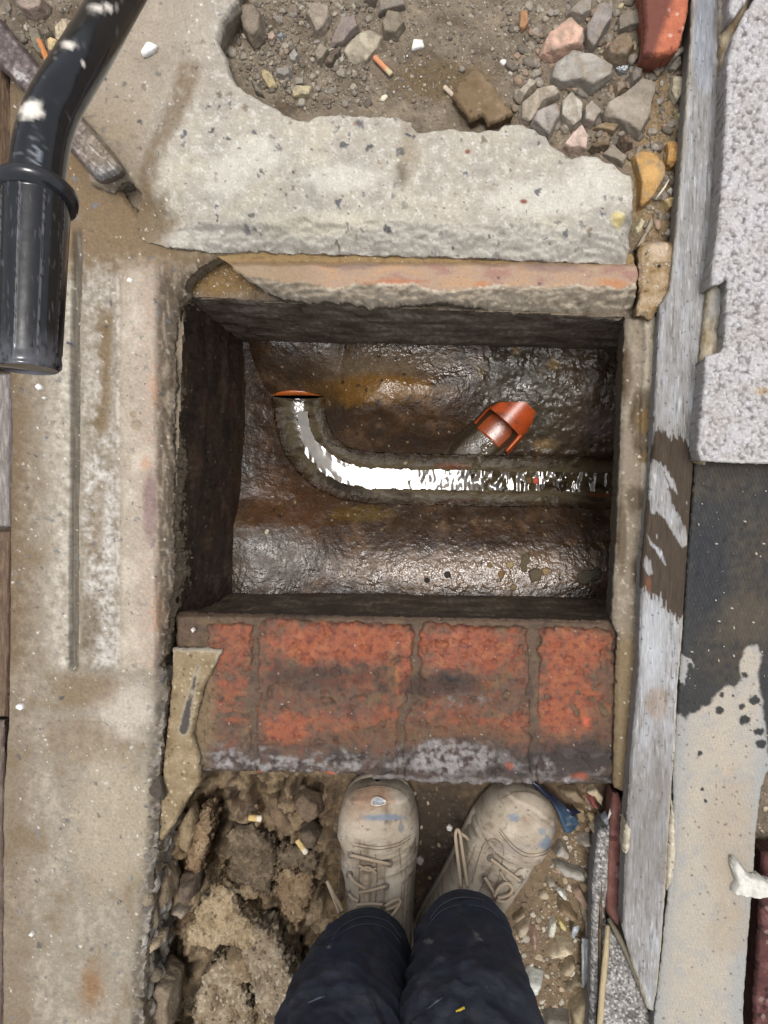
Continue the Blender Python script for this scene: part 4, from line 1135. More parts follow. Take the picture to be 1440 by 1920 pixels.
# ------------------------------------------------------------------ damp proof felt
DPC = [(1304, 858), (1520, 858), (1520, 1445), (1448, 1438), (1438, 1450), (1428, 1480), (1418, 1560), (1414, 1640), (1408, 1700), (1402, 1780), (1396, 1860), (1390, 2060), (1216, 2060),
       (1228, 1900), (1240, 1800), (1250, 1690), (1258, 1560), (1264, 1420), (1272, 1300), (1280, 1200), (1288, 1060), (1296, 960)]
WETD = [(1270, 840), (1530, 840), (1530, 1425), (1440, 1420), (1428, 1310), (1424, 1290), (1420, 1260), (1428, 1230), (1420, 1210), (1402, 1212), (1392, 1230), (1386, 1250), (1390, 1272), (1378, 1290), (1362, 1285), (1346, 1300),
        (1336, 1312), (1332, 1322), (1318, 1326), (1306, 1338), (1292, 1338), (1284, 1350), (1276, 1340), (1266, 1338)]
def dpc_fn(X, Y):
    d = -sdf(DPC, X + 2 * fbm(X / 14, Y / 14, 3, 431), Y + 2 * fbm(X / 14, Y / 14, 3, 432))
    t = np.clip(d / 4, 0, 1)
    n1 = fbm(X / 60, Y / 70, 4, 433); n2 = fbm(X / 14, Y / 14, 4, 434); n3_ = fbm(X / 4, Y / 4, 2, 435)
    sx = X + 0.06 * Y
    emb = np.sin(sx * 2 * np.pi / 7.2 + np.where(np.floor(Y / 9) % 2 == 0, 0, np.pi)) * np.sin(Y * 2 * np.pi / 9)
    z = 0.008 + 0.002 * t + 0.0015 * n1 + 0.00045 * emb + 0.0003 * n2
    z += 0.006 * np.exp(-((X - (1266 - 0.07 * (Y - 1500))) / 9) ** 2) * blob(X, Y, 1262, 1590, 30, 120, 436)
    c = np.broadcast_to(C(182, 170, 150), X.shape + (3,)).copy()
    c = mixc(c, C(188, 172, 146), ss(0.0, 0.5, n1))
    edge = np.maximum(ss(48, 6, X - (1272 - 0.085 * (Y - 1300)) + 24 * n2), ss(40, 5, (1432 - 0.1 * (Y - 1450)) - X + 20 * n2))
    c = mixc(c, C(152, 158, 162), np.clip(edge * (0.75 + 0.5 * n2), 0, 1) * 0.85)
    c = mixc(c, C(160, 160, 156), ss(0.0, 0.45, fbm(X / 36, Y / 36, 4, 437)) * 0.6)
    c = mixc(c, C(172, 150, 118), blob(X, Y, 1372, 1570, 60, 140, 438) * 0.5 + blob(X, Y, 1370, 1740, 50, 60, 439) * 0.5)
    c = mixc(c, C(134, 144, 154), ss(0.1, 0.8, emb) * 0.35)
    jx = X + 5 * fbm(X / 12, Y / 12, 4, 440); jy = Y + 6 * fbm(X / 12, Y / 12, 4, 441)
    wet = ss(-3, 4, -sdf(WETD, jx, jy))
    wet *= 1 - ss(0, 2, -sdf([(1272, 1222), (1298, 1236), (1303, 1252), (1292, 1245), (1290, 1262), (1284, 1285), (1270, 1280)], jx, jy))
    for (a, b, r) in ((1354, 1303, 5), (1374, 1305, 3), (1396, 1265, 6), (1391, 1325, 7), (1414, 1313, 10), (1396, 1350, 10), (1350, 1332, 8), (1423, 1372, 9), (1426, 1395, 10), (1409, 1370, 3), (1312, 1412, 5), (1318, 1480, 4), (1438, 1278, 12), (1322, 1500, 3), (1272, 1378, 3)):
        wet = np.maximum(wet, ss(1.15, 0.85, np.hypot((jx - a) / r, (jy - b) / (r * 0.9))))
    pud = C(46, 47, 49)
    cw = np.broadcast_to(pud, X.shape + (3,)).copy()
    cw = mixc(cw, C(34, 39, 48), blob(X, Y, 1330, 1060, 46, 110, 442) * 0.8)
    cw = mixc(cw, C(72, 60, 42), np.clip(blob(X, Y, 1330, 900, 100, 40, 443) + blob(X, Y, 1420, 1080, 60, 160, 444) + blob(X, Y, 1370, 1220, 70, 70, 445), 0, 1) * ss(-0.4, 0.4, n2 + 0.1) * 0.7)
    cw = mixc(cw, C(88, 74, 54), blob(X, Y, 1400, 1160, 60, 50, 446) * 0.6)
    cw = mixc(cw, C(70, 58, 44), ss(900, 866, Y + 10 * n2) * 0.7)
    cw = mixc(cw, C(76, 70, 58), ss(0.1, 0.8, emb) * 0.2)
    c = mixc(c, cw, wet * 0.97)
    f, i = worley(X / 8, Y / 8, 447)
    c = mixc(c, C(226, 214, 190), (f < 0.2) * (i > 0.985) * wet * 0.8); c = mixc(c, C(92, 84, 76), (f < 0.26) * (i < 0.05) * (1 - wet) * 0.7)
    c = greyer(c, 0.28) * (0.97 + 0.16 * n3_ + 0.06 * n2)[..., None]
    z += 0.002 * (f < 0.24) * (i > 0.96)
    return z, c, wet * np.clip(0.75 + 0.5 * n2, 0, 1), d
dpc = relief('damp_proof_strip', (1210, 850, 1522, 2056), 2.2, dpc_fn, 0.01, M_DPC, skirt=0.03, ragged=0.001)
tag(dpc, 'wide strip of damp proof felt, black and wet at the top and dusty below', 'felt strip')

# ------------------------------------------------------------------ knobbly grey block wall at the upper right
def block(poly, box, name, label, notch=None):
    def fn(X, Y):
        d = -sdf(poly, X + 3 * fbm(X / 10, Y / 10, 3, 461), Y + 1.5 * fbm(X / 10, Y / 10, 3, 462))
        t = np.clip(d / 9, 0, 1)
        wx = X + 4 * fbm(X / 9, Y / 9, 2, 463); wy = Y + 4 * fbm(X / 9, Y / 9, 2, 464)
        f, i = worley(wx / 8.5, wy / 8.5, 465); f2, i2 = worley(wx / 14, wy / 14, 466)
        n = fbm(X / 6, Y / 6, 3, 467); n1 = fbm(X / 60, Y / 60, 3, 468)
        z = 0.077 + 0.008 * np.sqrt(np.clip(1 - (1 - t) ** 2, 0, 1)) + (0.0052 * (0.6 - f) * (0.5 + i) + 0.004 * n - 0.004 * ss(0.25, 0.6, f2) * (i2 > 0.5)) * ss(2, 10, d)
        c = np.broadcast_to(C(208, 204, 202), X.shape + (3,)).copy()
        c = mixc(c, C(212, 208, 210), ss(0, 0.4, n1 + n)); c = mixc(c, C(190, 183, 178), ss(0, 0.5, -n1 + 0.4 * n) * 0.7)
        c = mixc(c, C(236, 234, 234), ss(0.35, 0.1, f) * (i > 0.45) * 0.7)
        c = mixc(c, C(136, 130, 127), ss(0.45, 0.75, f) * (i2 > 0.3) * 0.8)
        c = mixc(c, C(190, 160, 110), blob(X, Y, 1430, 733, 18, 10, 469) * 0.6)
        c = mixc(c, C(222, 218, 212), ss(8, 3, d) * ss(820, 850, Y) * 0.8)
        c = c * (1 + 0.15 * fbm(X / 3.5, Y / 3.5, 2, 470))[..., None]
        return z, c, 0.0, d
    o = relief(name, box, 1.9, fn, 0.085, M_BLOCK, skirt=0.075, side=C(176, 170, 164), ragged=0.002)
    tag(o, label, 'concrete block', 'blocks of the low wall')
    return o
BLOCK = [(1420, -10), (1398, 20), (1378, 62), (1366, 110), (1364, 200), (1356, 330), (1350, 400), (1342, 470), (1336, 512), (1338, 534), (1352, 532), (1366, 520), (1364, 560), (1362, 610), (1358, 650), (1350, 660),
         (1326, 666), (1322, 720), (1314, 790), (1310, 845), (1318, 864), (1380, 868), (1530, 872), (1530, -150), (1430, -150)]
block(BLOCK, (1300, -140, 1530, 880), 'concrete_block', 'large knobbly pale grey block at the right with a broken notch in its side')
block([(1372, -150), (1412, -150), (1408, -10), (1396, 8), (1378, 30), (1370, 28)], (1364, -140, 1420, 36), 'concrete_block', 'corner of a second knobbly block showing above the mortar joint, top right')

MBED = [(1350, -150), (1436, -150), (1432, 60), (1380, 140), (1376, 300), (1366, 480), (1380, 520), (1376, 640), (1336, 690), (1330, 800), (1326, 872), (1304, 866), (1302, 840), (1312, 700), (1322, 600), (1334, 480), (1348, 300), (1352, 100)]
def mbed_fn(X, Y):
    d = -sdf(MBED, X + 2.5 * fbm(X / 9, Y / 14, 3, 481), Y)
    t = np.clip(d / 5, 0, 1)
    n1 = fbm(X / 14, Y / 40, 4, 482); n2 = fbm(X / 5, Y / 9, 3, 483)
    z = 0.038 + 0.008 * (1 - (1 - t) ** 2) + 0.003 * n1 + 0.001 * n2
    gap = blob(X, Y, 1350, 590, 26, 60, 484, warp=0.2)
    z += 0.010 * gap * (0.4 + n1)
    c = np.broadcast_to(C(178, 164, 138), X.shape + (3,)).copy()
    c = mixc(c, C(146, 126, 96), ss(0, 0.4, n1)); c = mixc(c, C(208, 198, 178), ss(0.05, 0.4, -n1) * 0.8)
    c = mixc(c, C(158, 158, 156), gap * ss(660, 560, Y) * 0.9)
    c = mixc(c, C(188, 178, 160), gap * ss(610, 640, Y) * 0.9)
    c = mixc(c, C(136, 116, 88), blob(X, Y, 1395, 40, 40, 50, 485) * 0.7)
    c = mixc(c, C(104, 84, 52), blob(X, Y, 1308, 850, 14, 22, 486) * 0.8)
    c = c * (1 + 0.16 * n2)[..., None]
    return z, c, 0.0, d
mb = relief('mortar_bedding', (1296, -140, 1440, 880), 2.0, mbed_fn, 0.045, M_CONC, skirt=0.04)
tag(mb, 'sandy mortar joint squeezed out between the knobbly block and the grey board', 'mortar joint')

# ------------------------------------------------------------------ lower right: split block, dark engineering brick, lath
def plate(name, poly, ztop, depth, colfn, mat, label, cat, step=2.0, edge=5, seed=0, rough=0.0012, warp=2.5, group=None, zref=None, wet=0.0, parent=None, ragged=0.0015, tilt=(0, 0)):
    a = np.array(poly, float)
    def fn(X, Y):
        d = -sdf(poly, X + warp * fbm(X / 12, Y / 12, 3, seed), Y + warp * fbm(X / 12, Y / 12, 3, seed + 1))
        t = np.clip(d / edge, 0, 1)
        z = ztop + tilt[0] * K * (X - a[:, 0].mean()) + tilt[1] * K * (Y - a[:, 1].mean()) - min(depth, 0.008) * (1 - t) ** 2 + rough * (fbm(X / 12, Y / 12, 4, seed + 2) + 1.4 * fbm(X / 40, Y / 40, 3, seed + 3))
        return z, colfn(X, Y, d), wet, d
    o = relief(name, (a[:, 0].min() - 6, a[:, 1].min() - 6, a[:, 0].max() + 6, a[:, 1].max() + 6), step, fn, ztop if zref is None else zref, mat, parent, skirt=depth, ragged=ragged)
    if label: tag(o, label, cat, group)
    return o
def speck(base, alt, dark, seed, cell=6.0, lite=(232, 228, 220), k=0.45):
    def fn(X, Y, d):
        n1 = fbm(X / 30, Y / 30, 4, seed); n2 = fbm(X / 5, Y / 5, 3, seed + 1)
        c = np.broadcast_to(C(*base), X.shape + (3,)).copy()
        c = mixc(c, C(*alt), ss(0, 0.45, n1 + 0.3 * n2)); c = mixc(c, C(*dark), ss(0.05, 0.5, -n1 + 0.4 * n2) * 0.8)
        f, i = worley(X / cell, Y / cell, seed + 2)
        c = mixc(c, C(*lite), (f < 0.4) * (i > 1 - k * 0.5) * 0.7); c = mixc(c, C(*dark) * 0.6, (f < 0.4) * (i < k * 0.5) * 0.8)
        return c * (1 + 0.15 * n2)[..., None]
    return fn
gritty = speck((150, 146, 142), (172, 168, 164), (110, 106, 104), 501, 5.0, k=0.8)
plate('concrete_block', [(1122, 1560), (1146, 1552), (1146, 1640), (1136, 1712), (1140, 1745), (1132, 1800), (1118, 1930), (1120, 2050), (1092, 2050), (1106, 1900), (1110, 1760), (1112, 1660)], -0.034, 0.06, gritty, M_BLOCK,
      'gritty grey block edge between the rubble and the dark red brick, lower right', 'concrete block', seed=511, rough=0.0014, warp=1.5, group='blocks of the low wall')
plate('concrete_block', [(1143, 1740), (1162, 1766), (1186, 1818), (1214, 1892), (1228, 1912), (1226, 2050), (1124, 2050), (1128, 1900), (1138, 1790)], -0.02, 0.06, gritty, M_BLOCK,
      'gritty speckled block below the diagonal split at the foot of the grey board', 'concrete block', seed=521, rough=0.002, group='blocks of the low wall')
red = speck((134, 90, 80), (150, 108, 98), (110, 66, 60), 531, 14, (176, 150, 140), k=0.15)
plate('engineering_brick', [(1150, 1488), (1162, 1490), (1174, 1515), (1176, 1600), (1170, 1680), (1162, 1745), (1150, 1732), (1137, 1712), (1138, 1650), (1142, 1580)], -0.03, 0.06, red, M_BRICK,
      'dark red engineering brick face beside the lower end of the grey board', 'brick', seed=541, rough=0.0006, warp=1.5)
plate('engineering_brick', [(1430, 1600), (1530, 1600), (1530, 2060), (1410, 2060), (1416, 1850), (1424, 1720)], -0.02, 0.05, speck((92, 56, 52), (120, 84, 80), (64, 40, 38), 551, 12, (150, 130, 120), k=0.2), M_BRICK,
      'dark red engineering brick at the lower right edge, beyond the felt strip', 'brick', seed=561, rough=0.0012)
plate('brick_fragment', [(1204, -60), (1298, -60), (1293, 10), (1288, 40), (1274, 90), (1252, 98), (1232, 101), (1206, 98), (1212, 50)], 0.035, 0.06,
      lambda X, Y, d: mixc(speck((190, 112, 84), (206, 126, 92), (160, 90, 70), 571, 9, (222, 190, 168), k=0.12)(X, Y, d), C(122, 74, 62), ss(1256, 1240, X + 0.35 * (Y - 40) + 4 * fbm(X / 9, Y / 9, 3, 572))),
      M_BRICK, 'orange red brick end lying against the top of the grey board', 'brick', seed=573, rough=0.0016)
v, f = tube([P(1140, 1735, -0.012), P(1136, 1790, -0.008), P(1130, 1850, -0.006), P(1124, 1930, -0.004), P(1120, 1990, -0.004)], [0.0034, 0.0045, 0.0046, 0.0046, 0.0046], 8)
tag(make('timber_lath', v, f, C(196, 178, 142), M_WOOD), 'thin pale timber lath lying on the gritty block, lower right', 'lath')
# split line: the raised arris of mortar along the diagonal
v, f = tube([P(1141, 1722, -0.01), P(1158, 1752, 0.0), P(1170, 1775, 0.008), P(1186, 1812, 0.014), P(1200, 1850, 0.018), P(1215, 1888, 0.022)], [0.003, 0.004, 0.004, 0.0035, 0.003, 0.002], 7)
tag(make('mortar_fillet', v, f, C(132, 122, 104), M_CONC), 'thin diagonal fillet of mortar along the cut end of the grey board', 'mortar fillet')
pale = speck((196, 186, 164), (212, 202, 178), (168, 152, 124), 581, 6, (232, 224, 206), k=0.2)
plate('mortar_squeeze', [(1262, 1500), (1268, 1540), (1269, 1600), (1264, 1650), (1252, 1676), (1250, 1640), (1256, 1560)], 0.034, 0.02, pale, M_CONC, 'small swollen curl of pale mortar between the grey board and the felt', 'mortar curl', seed=583, rough=0.001)
plate('mortar_squeeze', [(1176, 1545), (1186, 1556), (1184, 1590), (1176, 1604), (1170, 1600), (1172, 1560)], 0.034, 0.03, pale, M_CONC, 'thin flake of mortar on the grey board edge beside the dark red brick', 'mortar flake', seed=585)

# far left edging boards
def grain_fn(base, alt, seed):
    def fn(X, Y, d):
        g = fbm(X / 3, Y / 40, 4, seed)
        return mixc(np.broadcast_to(C(*base), X.shape + (3,)).copy(), C(*alt), ss(-0.2, 0.4, g)) * (1 + 0.15 * fbm(X / 4, Y / 4, 2, seed + 1))[..., None]
    return fn
plate('edging_board', [(-60, 700), (16, 700), (20, 760), (17, 988), (-60, 990)], 0.006, 0.03, grain_fn((128, 120, 114), (160, 152, 146), 591), M_WOOD, 'grey edging board at the left margin beside the sandy concrete', 'board', seed=592, warp=1.0)
plate('edging_board', [(-60, 994), (20, 994), (17, 1200), (13, 1346), (-60, 1348)], -0.002, 0.03, grain_fn((100, 82, 68), (126, 106, 88), 594), M_WOOD, 'brown edging board at the left margin below the grey one', 'board', seed=595, warp=1.0)
plate('edging_board', [(-60, 1352), (4, 1352), (1, 2060), (-60, 2060)], 0.004, 0.03, grain_fn((120, 104, 94), (152, 136, 124), 597), M_WOOD, 'thin sliver of edging board at the lower left corner', 'board', seed=598, warp=1.0)
plate('edging_board', [(-60, 118), (6, 130), (22, 180), (24, 330), (20, 420), (12, 690), (-60, 692)], -0.012, 0.03, grain_fn((82, 66, 52), (112, 92, 72), 600), M_WOOD, 'dark damp timber edging under the black handle on the left', 'board', seed=601, warp=1.5)
# ------------------------------------------------------------------ stones
def stone(poly, h, col, label=None, cat='stone', name='stone', z=None, seed=None, spk=0.12, tilt=0.35, rough=0.07, sub=4, group=None, wet=0.0, mat=None, alt=None, flat=0.0, dust=None, crown=8):
    """an angular stone whose outline is given in photograph pixels; h in metres above the ground it sits on"""
    global rng
    seed = abs(hash((round(poly[0][0]), round(poly[0][1]), len(poly)))) % 9973 if seed is None else seed
    r_ = np.random.default_rng(seed)
    a = np.array(poly, float)
    cx, cy = a[:, 0].mean(), a[:, 1].mean()
    zb = zg(cx, cy) if z is None else z
    zt = zb + h * 0.6
    s = (H - zt) / H
    o = P(cx, cy, zt); o.z = zb
    pts = np.stack([(a[:, 0] - cx) * K * s, -(a[:, 1] - cy) * K * s], -1)
    d, F = ico(sub)
    th = np.arctan2(d[:, 1], d[:, 0]); ch = np.hypot(d[:, 0], d[:, 1])
    # outline radius by direction
    R = np.full(len(d), 1e9)
    n = len(pts)
    ux, uy = np.cos(th), np.sin(th)
    best = np.zeros(len(d))
    for i in range(n):
        p, q = pts[i], pts[(i + 1) % n]
        e = q - p
        den = ux * e[1] - uy * e[0]
        den = np.where(np.abs(den) < 1e-12, 1e-12, den)
        t = (p[0] * e[1] - p[1] * e[0]) / den
        w = (p[0] * uy - p[1] * ux) / den
        ok = (t > 0) & (w >= -1e-6) & (w <= 1 + 1e-6)
        best = np.where(ok, np.maximum(best, t), best)
    R = np.where(best > 0, best, np.median(best[best > 0]))
    size = np.sqrt((pts ** 2).sum(1)).mean()
    dn = d[:, 2]
    tp = 0.08 + 0.22 * r_.random()
    r = R / (ch + tp * np.maximum(dn, 0) + 0.1 * np.maximum(-dn, 0) + 1e-6)
    # flat broken facets over the top, one underneath
    for k in range(crown):
        az = r_.uniform(0, 2 * np.pi); ti = r_.uniform(0.05, tilt) if k < 2 else r_.uniform(0.4, 1.0) * (1 - flat)
        nv = np.array([math.sin(ti) * math.cos(az), math.sin(ti) * math.sin(az), math.cos(ti)])
        off = h * r_.uniform(0.85, 1.05) if k < 2 else (h * math.cos(ti) + size * math.sin(ti) * r_.uniform(0.62, 0.95))
        dt = d @ nv
        r = np.minimum(r, np.where(dt > 1e-3, off / np.maximum(dt, 1e-3), 1e9))
    r = np.minimum(r, np.where(dn < -1e-3, (0.35 * h + 0.004) / np.maximum(-dn, 1e-3), 1e9))
    V = d * r[:, None]
    u = V / max(size, 1e-4)
    nz = n3(u * 1.6, seed) * 0.6 + n3(u * 4.2, seed + 1) * 0.3 + n3(u * 10, seed + 2) * 0.16
    V = V * (1 + rough * nz)[:, None]
    base = np.asarray(C(*col))
    cn = n3(u * 2.2, seed + 3); cf = n3(u * 9, seed + 4)
    cc = np.broadcast_to(base, V.shape) * (1 + 1.3 * spk * cn + spk * cf)[:, None]
    if dust is not None:
        m = ss(-0.15, 0.4, n3(u * 2.6, seed + 8) + 0.4 * n3(u * 8, seed + 9)) * 0.6
        cc = cc + (np.asarray(C(*dust)) - cc) * m[:, None]
    if alt is not None:
        m = ss(0.0, 0.45, n3(u * 1.7, seed + 5))
        cc = cc + (np.asarray(C(*alt)) - cc) * m[:, None]
    m = ss(0.3, 0.6, n3(u * 14, seed + 6)) * 0.5
    cc = cc * (1 - 0.5 * m)[:, None]
    V = V + np.array(o)
    ob = make(name, V, F, cc, mat or M_STONE, wet=wet)
    if label: tag(ob, label, cat, group)
    return ob
def seg(x0, y0, x1, y1, w):
    """a thin four cornered outline round a line"""
    dx, dy = x1 - x0, y1 - y0; l = math.hypot(dx, dy); nx, ny = -dy / l * w / 2, dx / l * w / 2
    return [(x0 + nx, y0 + ny), (x1 + nx, y1 + ny), (x1 - nx, y1 - ny), (x0 - nx, y0 - ny)]
def around(cx, cy, r, n=7, seed=0, asp=1.0):
    r_ = np.random.default_rng(seed)
    ro = r_.uniform(0, 3.14)
    out = []
    for k in range(n):
        a = 2 * math.pi * (k + r_.uniform(-0.25, 0.25)) / n
        q = r * r_.uniform(0.75, 1.15)
        x, y = math.cos(a) * q, math.sin(a) * q * asp
        out.append((cx + x * math.cos(ro) - y * math.sin(ro), cy + x * math.sin(ro) + y * math.cos(ro)))
    return out
G1, G2, G3 = (138, 132, 124), (158, 150, 140), (116, 108, 98)
TOP = [
 ([(445, 8), (478, 5), (495, 30), (492, 65), (472, 82), (455, 60), (440, 25)], .028, (124, 112, 98), 'large smooth grey brown stone in the rubble beside the slab corner'),
 ([(570, 24), (588, 5), (619, 10), (622, 35), (608, 55), (593, 64), (582, 45)], .026, (148, 136, 122), 'rounded pinkish grey stone near the top edge left of the slate shard'),
 ([(615, 83), (640, 31), (667, 33), (674, 52), (643, 80)], .016, (136, 124, 118), 'thin slanting slate shard touching the flat pale stone'),
 ([(643, 94), (664, 69), (692, 52), (718, 66), (709, 94), (688, 118), (659, 115)], .012, (166, 156, 136), 'flat pale stone with a dark spot just above the orange cigarette end'),
 ([(714, 45), (726, 21), (751, 24), (761, 45), (744, 69), (719, 66)], .022, (124, 114, 98), 'dusty brown grey stone right of the flat pale stone'),
 ([(589, 101), (601, 80), (617, 94), (608, 115), (596, 120)], .016, (146, 134, 118), 'small upright grey stone left of the dark stone'),
 ([(605, 122), (619, 97), (643, 83), (640, 100), (622, 125)], .016, (98, 86, 74), 'dark brown wedge stone under the slate shard'),
 ([(489, 125), (511, 139), (520, 163), (504, 166), (491, 146)], .010, (178, 162, 122), 'yellowish stone chip left of the small grey slab stone'),
 ([(515, 127), (546, 123), (548, 142), (534, 149), (516, 139)], .012, (142, 138, 132), 'flat grey stone above the buff block stone'),
 ([(546, 170), (553, 160), (587, 161), (580, 180), (549, 184)], .014, (178, 166, 134), 'buff block shaped stone next to the slab edge'),
 ([(469, 149), (483, 153), (495, 180), (478, 174)], .012, (116, 110, 98), 'dark grey stone wedged against the slab edge'),
 ([(553, 149), (570, 146), (570, 158), (554, 160)], .010, (150, 142, 130), 'little grey stone on top of the buff block stone'),
 ([(502, 65), (512, 58), (517, 68), (511, 76), (503, 74)], .010, (176, 152, 136), 'small pink stone beside a blue grey one'),
 ([(516, 69), (530, 57), (534, 68), (525, 75)], .010, (138, 142, 146), 'small blue grey stone beside a pink one'),
 ([(540, 104), (553, 92), (562, 104), (553, 118), (544, 114)], .012, (158, 156, 150), 'round pale grey pebble in the left rubble'),
 ([(634, 110), (645, 104), (648, 116), (638, 122)], .010, (170, 164, 152), 'white grey chip between the dark wedge and the flat pale stone'),
 ([(708, 24), (712, -4), (757, -6), (760, 10), (735, 18)], .016, (130, 122, 112), 'flat slate lying at the top edge above the dusty stone'),
 ([(680, 0), (688, -16), (708, -10), (702, 6)], .016, (110, 100, 90), 'dark stone cut by the top edge left of the flat slate'),
 ([(1010, 97), (1024, 66), (1042, 50), (1071, 33), (1096, 58), (1096, 86), (1055, 102), (1036, 105)], .030, (196, 160, 140), 'rough pink stone in the heap near the top right'),
 ([(1096, 51), (1121, 8), (1152, 2), (1148, 39), (1113, 91), (1100, 78)], .026, (140, 132, 126), 'leaning grey slate stone right of the rough pink stone'),
 ([(1059, 29), (1082, 0), (1113, -4), (1113, 23), (1090, 37)], .020, (148, 140, 130), 'grey stone above the rough pink stone'),
 ([(1032, 144), (1039, 113), (1074, 95), (1113, 99), (1150, 124), (1148, 142), (1111, 169), (1090, 156), (1051, 156)], .034, (158, 152, 142), 'biggest pale grey stone of the heap, below the rough pink one'),
 ([(1131, 89), (1152, 66), (1183, 58), (1195, 82), (1179, 113), (1152, 117), (1135, 107)], .034, (122, 104, 84), 'rounded earth brown stone left of the brick end'),
 ([(1156, 35), (1176, 16), (1203, 23), (1203, 47), (1160, 58)], .018, (130, 122, 110), 'flat grey stone between the slate stone and the brick end'),
 ([(1176, 140), (1191, 123), (1207, 130), (1203, 150), (1185, 161)], .020, (128, 120, 112), 'oval grey stone right of the scrap of foil'),
 ([(1148, 159), (1168, 144), (1176, 167), (1156, 181)], .016, (136, 118, 100), 'brown stone below the scrap of foil'),
 ([(1224, 124), (1246, 105), (1286, 84), (1288, 93), (1253, 124), (1226, 136)], .022, (140, 136, 126), 'long grey slate wedge between the brick end and the board'),
 ([(1252, 132), (1258, 118), (1276, 100), (1280, 122), (1266, 136)], .012, (118, 114, 104), 'dark grey stone tucked under the slate wedge'),
 ([(1129, 210), (1137, 194), (1172, 171), (1207, 144), (1238, 150), (1224, 194), (1222, 218), (1199, 257), (1168, 237), (1133, 222)], .030, (152, 142, 128), 'large rough lump of grey concrete at the lower right of the heap'),
 ([(1257, 140), (1281, 144), (1286, 167), (1269, 194), (1255, 175)], .018, (180, 172, 148), 'pale flinty stone touching the grey board'),
 ([(1265, 212), (1284, 210), (1284, 229), (1271, 245)], .016, (192, 184, 144), 'pale yellow stone against the grey board'),
 ([(1187, 288), (1211, 276), (1230, 292), (1249, 311), (1247, 334), (1222, 377), (1204, 389), (1197, 389), (1199, 350)], .026, (184, 146, 92), 'large ochre brick chunk right of the pale slab'),
 ([(1249, 268), (1263, 263), (1275, 272), (1273, 303), (1259, 315), (1247, 311)], .018, (182, 140, 84), 'small ochre brick chunk beside the grey board'),
 ([(973, 194), (1004, 165), (1043, 158), (1055, 175), (1028, 190), (993, 229), (975, 222)], .022, (166, 154, 138), 'long pale grey stone right of the brown tile'),
 ([(995, 229), (1000, 210), (1047, 190), (1053, 218), (1030, 260), (1012, 245)], .026, (158, 150, 142), 'split grey stone just above the slab edge'),
 ([(1051, 190), (1070, 173), (1094, 198), (1092, 225), (1074, 241), (1051, 218)], .026, (176, 168, 154), 'pale crystalline stone in the middle of the heap'),
 ([(1094, 202), (1109, 187), (1129, 210), (1113, 235), (1094, 229)], .024, (164, 154, 142), 'square grey stone right of the crystalline one'),
 ([(1051, 276), (1067, 249), (1090, 233), (1109, 257), (1102, 284), (1067, 284)], .028, (204, 180, 166), 'white stone with a pink red end on the slab edge'),
 ([(1105, 276), (1121, 255), (1148, 253), (1144, 276), (1113, 282)], .020, (108, 92, 72), 'flat dark brown stone right of the pink ended stone'),
 ([(1156, 268), (1164, 249), (1187, 249), (1191, 272), (1172, 282)], .022, (96, 78, 64), 'dark brown cube of earth beside the lump of concrete'),
 ([(1109, 241), (1133, 229), (1164, 233), (1152, 249)], .016, (142, 122, 94), 'sandy flat stone under the lump of concrete'),
 ([(969, 171), (993, 144), (1010, 152), (1004, 163), (977, 190)], .016, (168, 158, 142), 'dusty pale stone above the long pale grey stone'),
 ([(1129, 288), (1148, 268), (1176, 299), (1168, 313)], .014, (150, 140, 126), 'grey stone slipping onto the right shoulder of the slab'),
 ([(1240, 377), (1254, 370), (1268, 371), (1273, 385), (1253, 393)], .014, (204, 178, 128), 'cream yellow stone right of the slab, beside the board'),
 ([(1187, 428), (1203, 405), (1211, 416), (1203, 440), (1192, 442)], .014, (208, 196, 160), 'cream white stone beside the right end of the slab'),
 ([(1191, 467), (1222, 405), (1226, 420), (1203, 463)], .012, (168, 154, 136), 'long thin grey stone leaning on the right end of the slab'),
 ([(1242, 440), (1250, 428), (1261, 434), (1253, 447)], .012, (164, 154, 136), 'small smooth grey pebble by the board above the mortar lump'),
 ([(1197, 552), (1199, 540), (1212, 540), (1210, 556), (1200, 564)], .012, (226, 214, 188), 'white stone set in the crumbling mortar lump'),
 ([(28, 8), (52, -6), (88, 0), (84, 18), (60, 30), (40, 24)], .024, (150, 134, 122), 'dusty pink grey stone at the top left corner'),
 ([(8, 14), (20, 6), (26, 20), (16, 26)], .012, (128, 120, 116), 'small grey stone at the extreme top left corner'),
 ([(52, 52), (70, 48), (80, 70), (84, 100), (72, 104), (60, 88)], .012, (126, 118, 104), 'flat grey stone beneath the orange stub on the left'),
 ([(76, 56), (92, 50), (98, 64), (84, 72)], .014, (118, 108, 96), 'rounded dark stone behind the orange stub'),
 ([(102, 48), (134, 33), (131, 64), (112, 80), (104, 72)], .014, (196, 180, 152), 'cream stone half hidden by the black handle'),
 ([(90, 76), (96, 70), (109, 76), (104, 99), (92, 96)], .012, (202, 176, 132), 'small buff chip beside the orange stub'),
]
plate('stone_tile', [(846, 176), (860, 152), (892, 122), (925, 158), (965, 212), (940, 224), (915, 233), (905, 216), (882, 226), (866, 204)], 0.004, 0.03, speck((126, 106, 80), (140, 120, 94), (108, 88, 64), 640, 7, (160, 140, 112), k=0.1), M_CONC,
      'large flat brown sandy tile against the slab edge', 'tile', seed=641, rough=0.0012, warp=3, ragged=0.003)
BRT = lambda c_, k: tuple(min(250, q * k) for q in c_)
for poly, h, col, lab in TOP:
    col = BRT(col, 1.1)
    stone(poly, h, col, lab, alt=tuple(int(min(255, q * 1.08 + 6)) for q in col) if len(poly) > 5 else None, spk=0.2, sub=5, dust=(160, 146, 126))

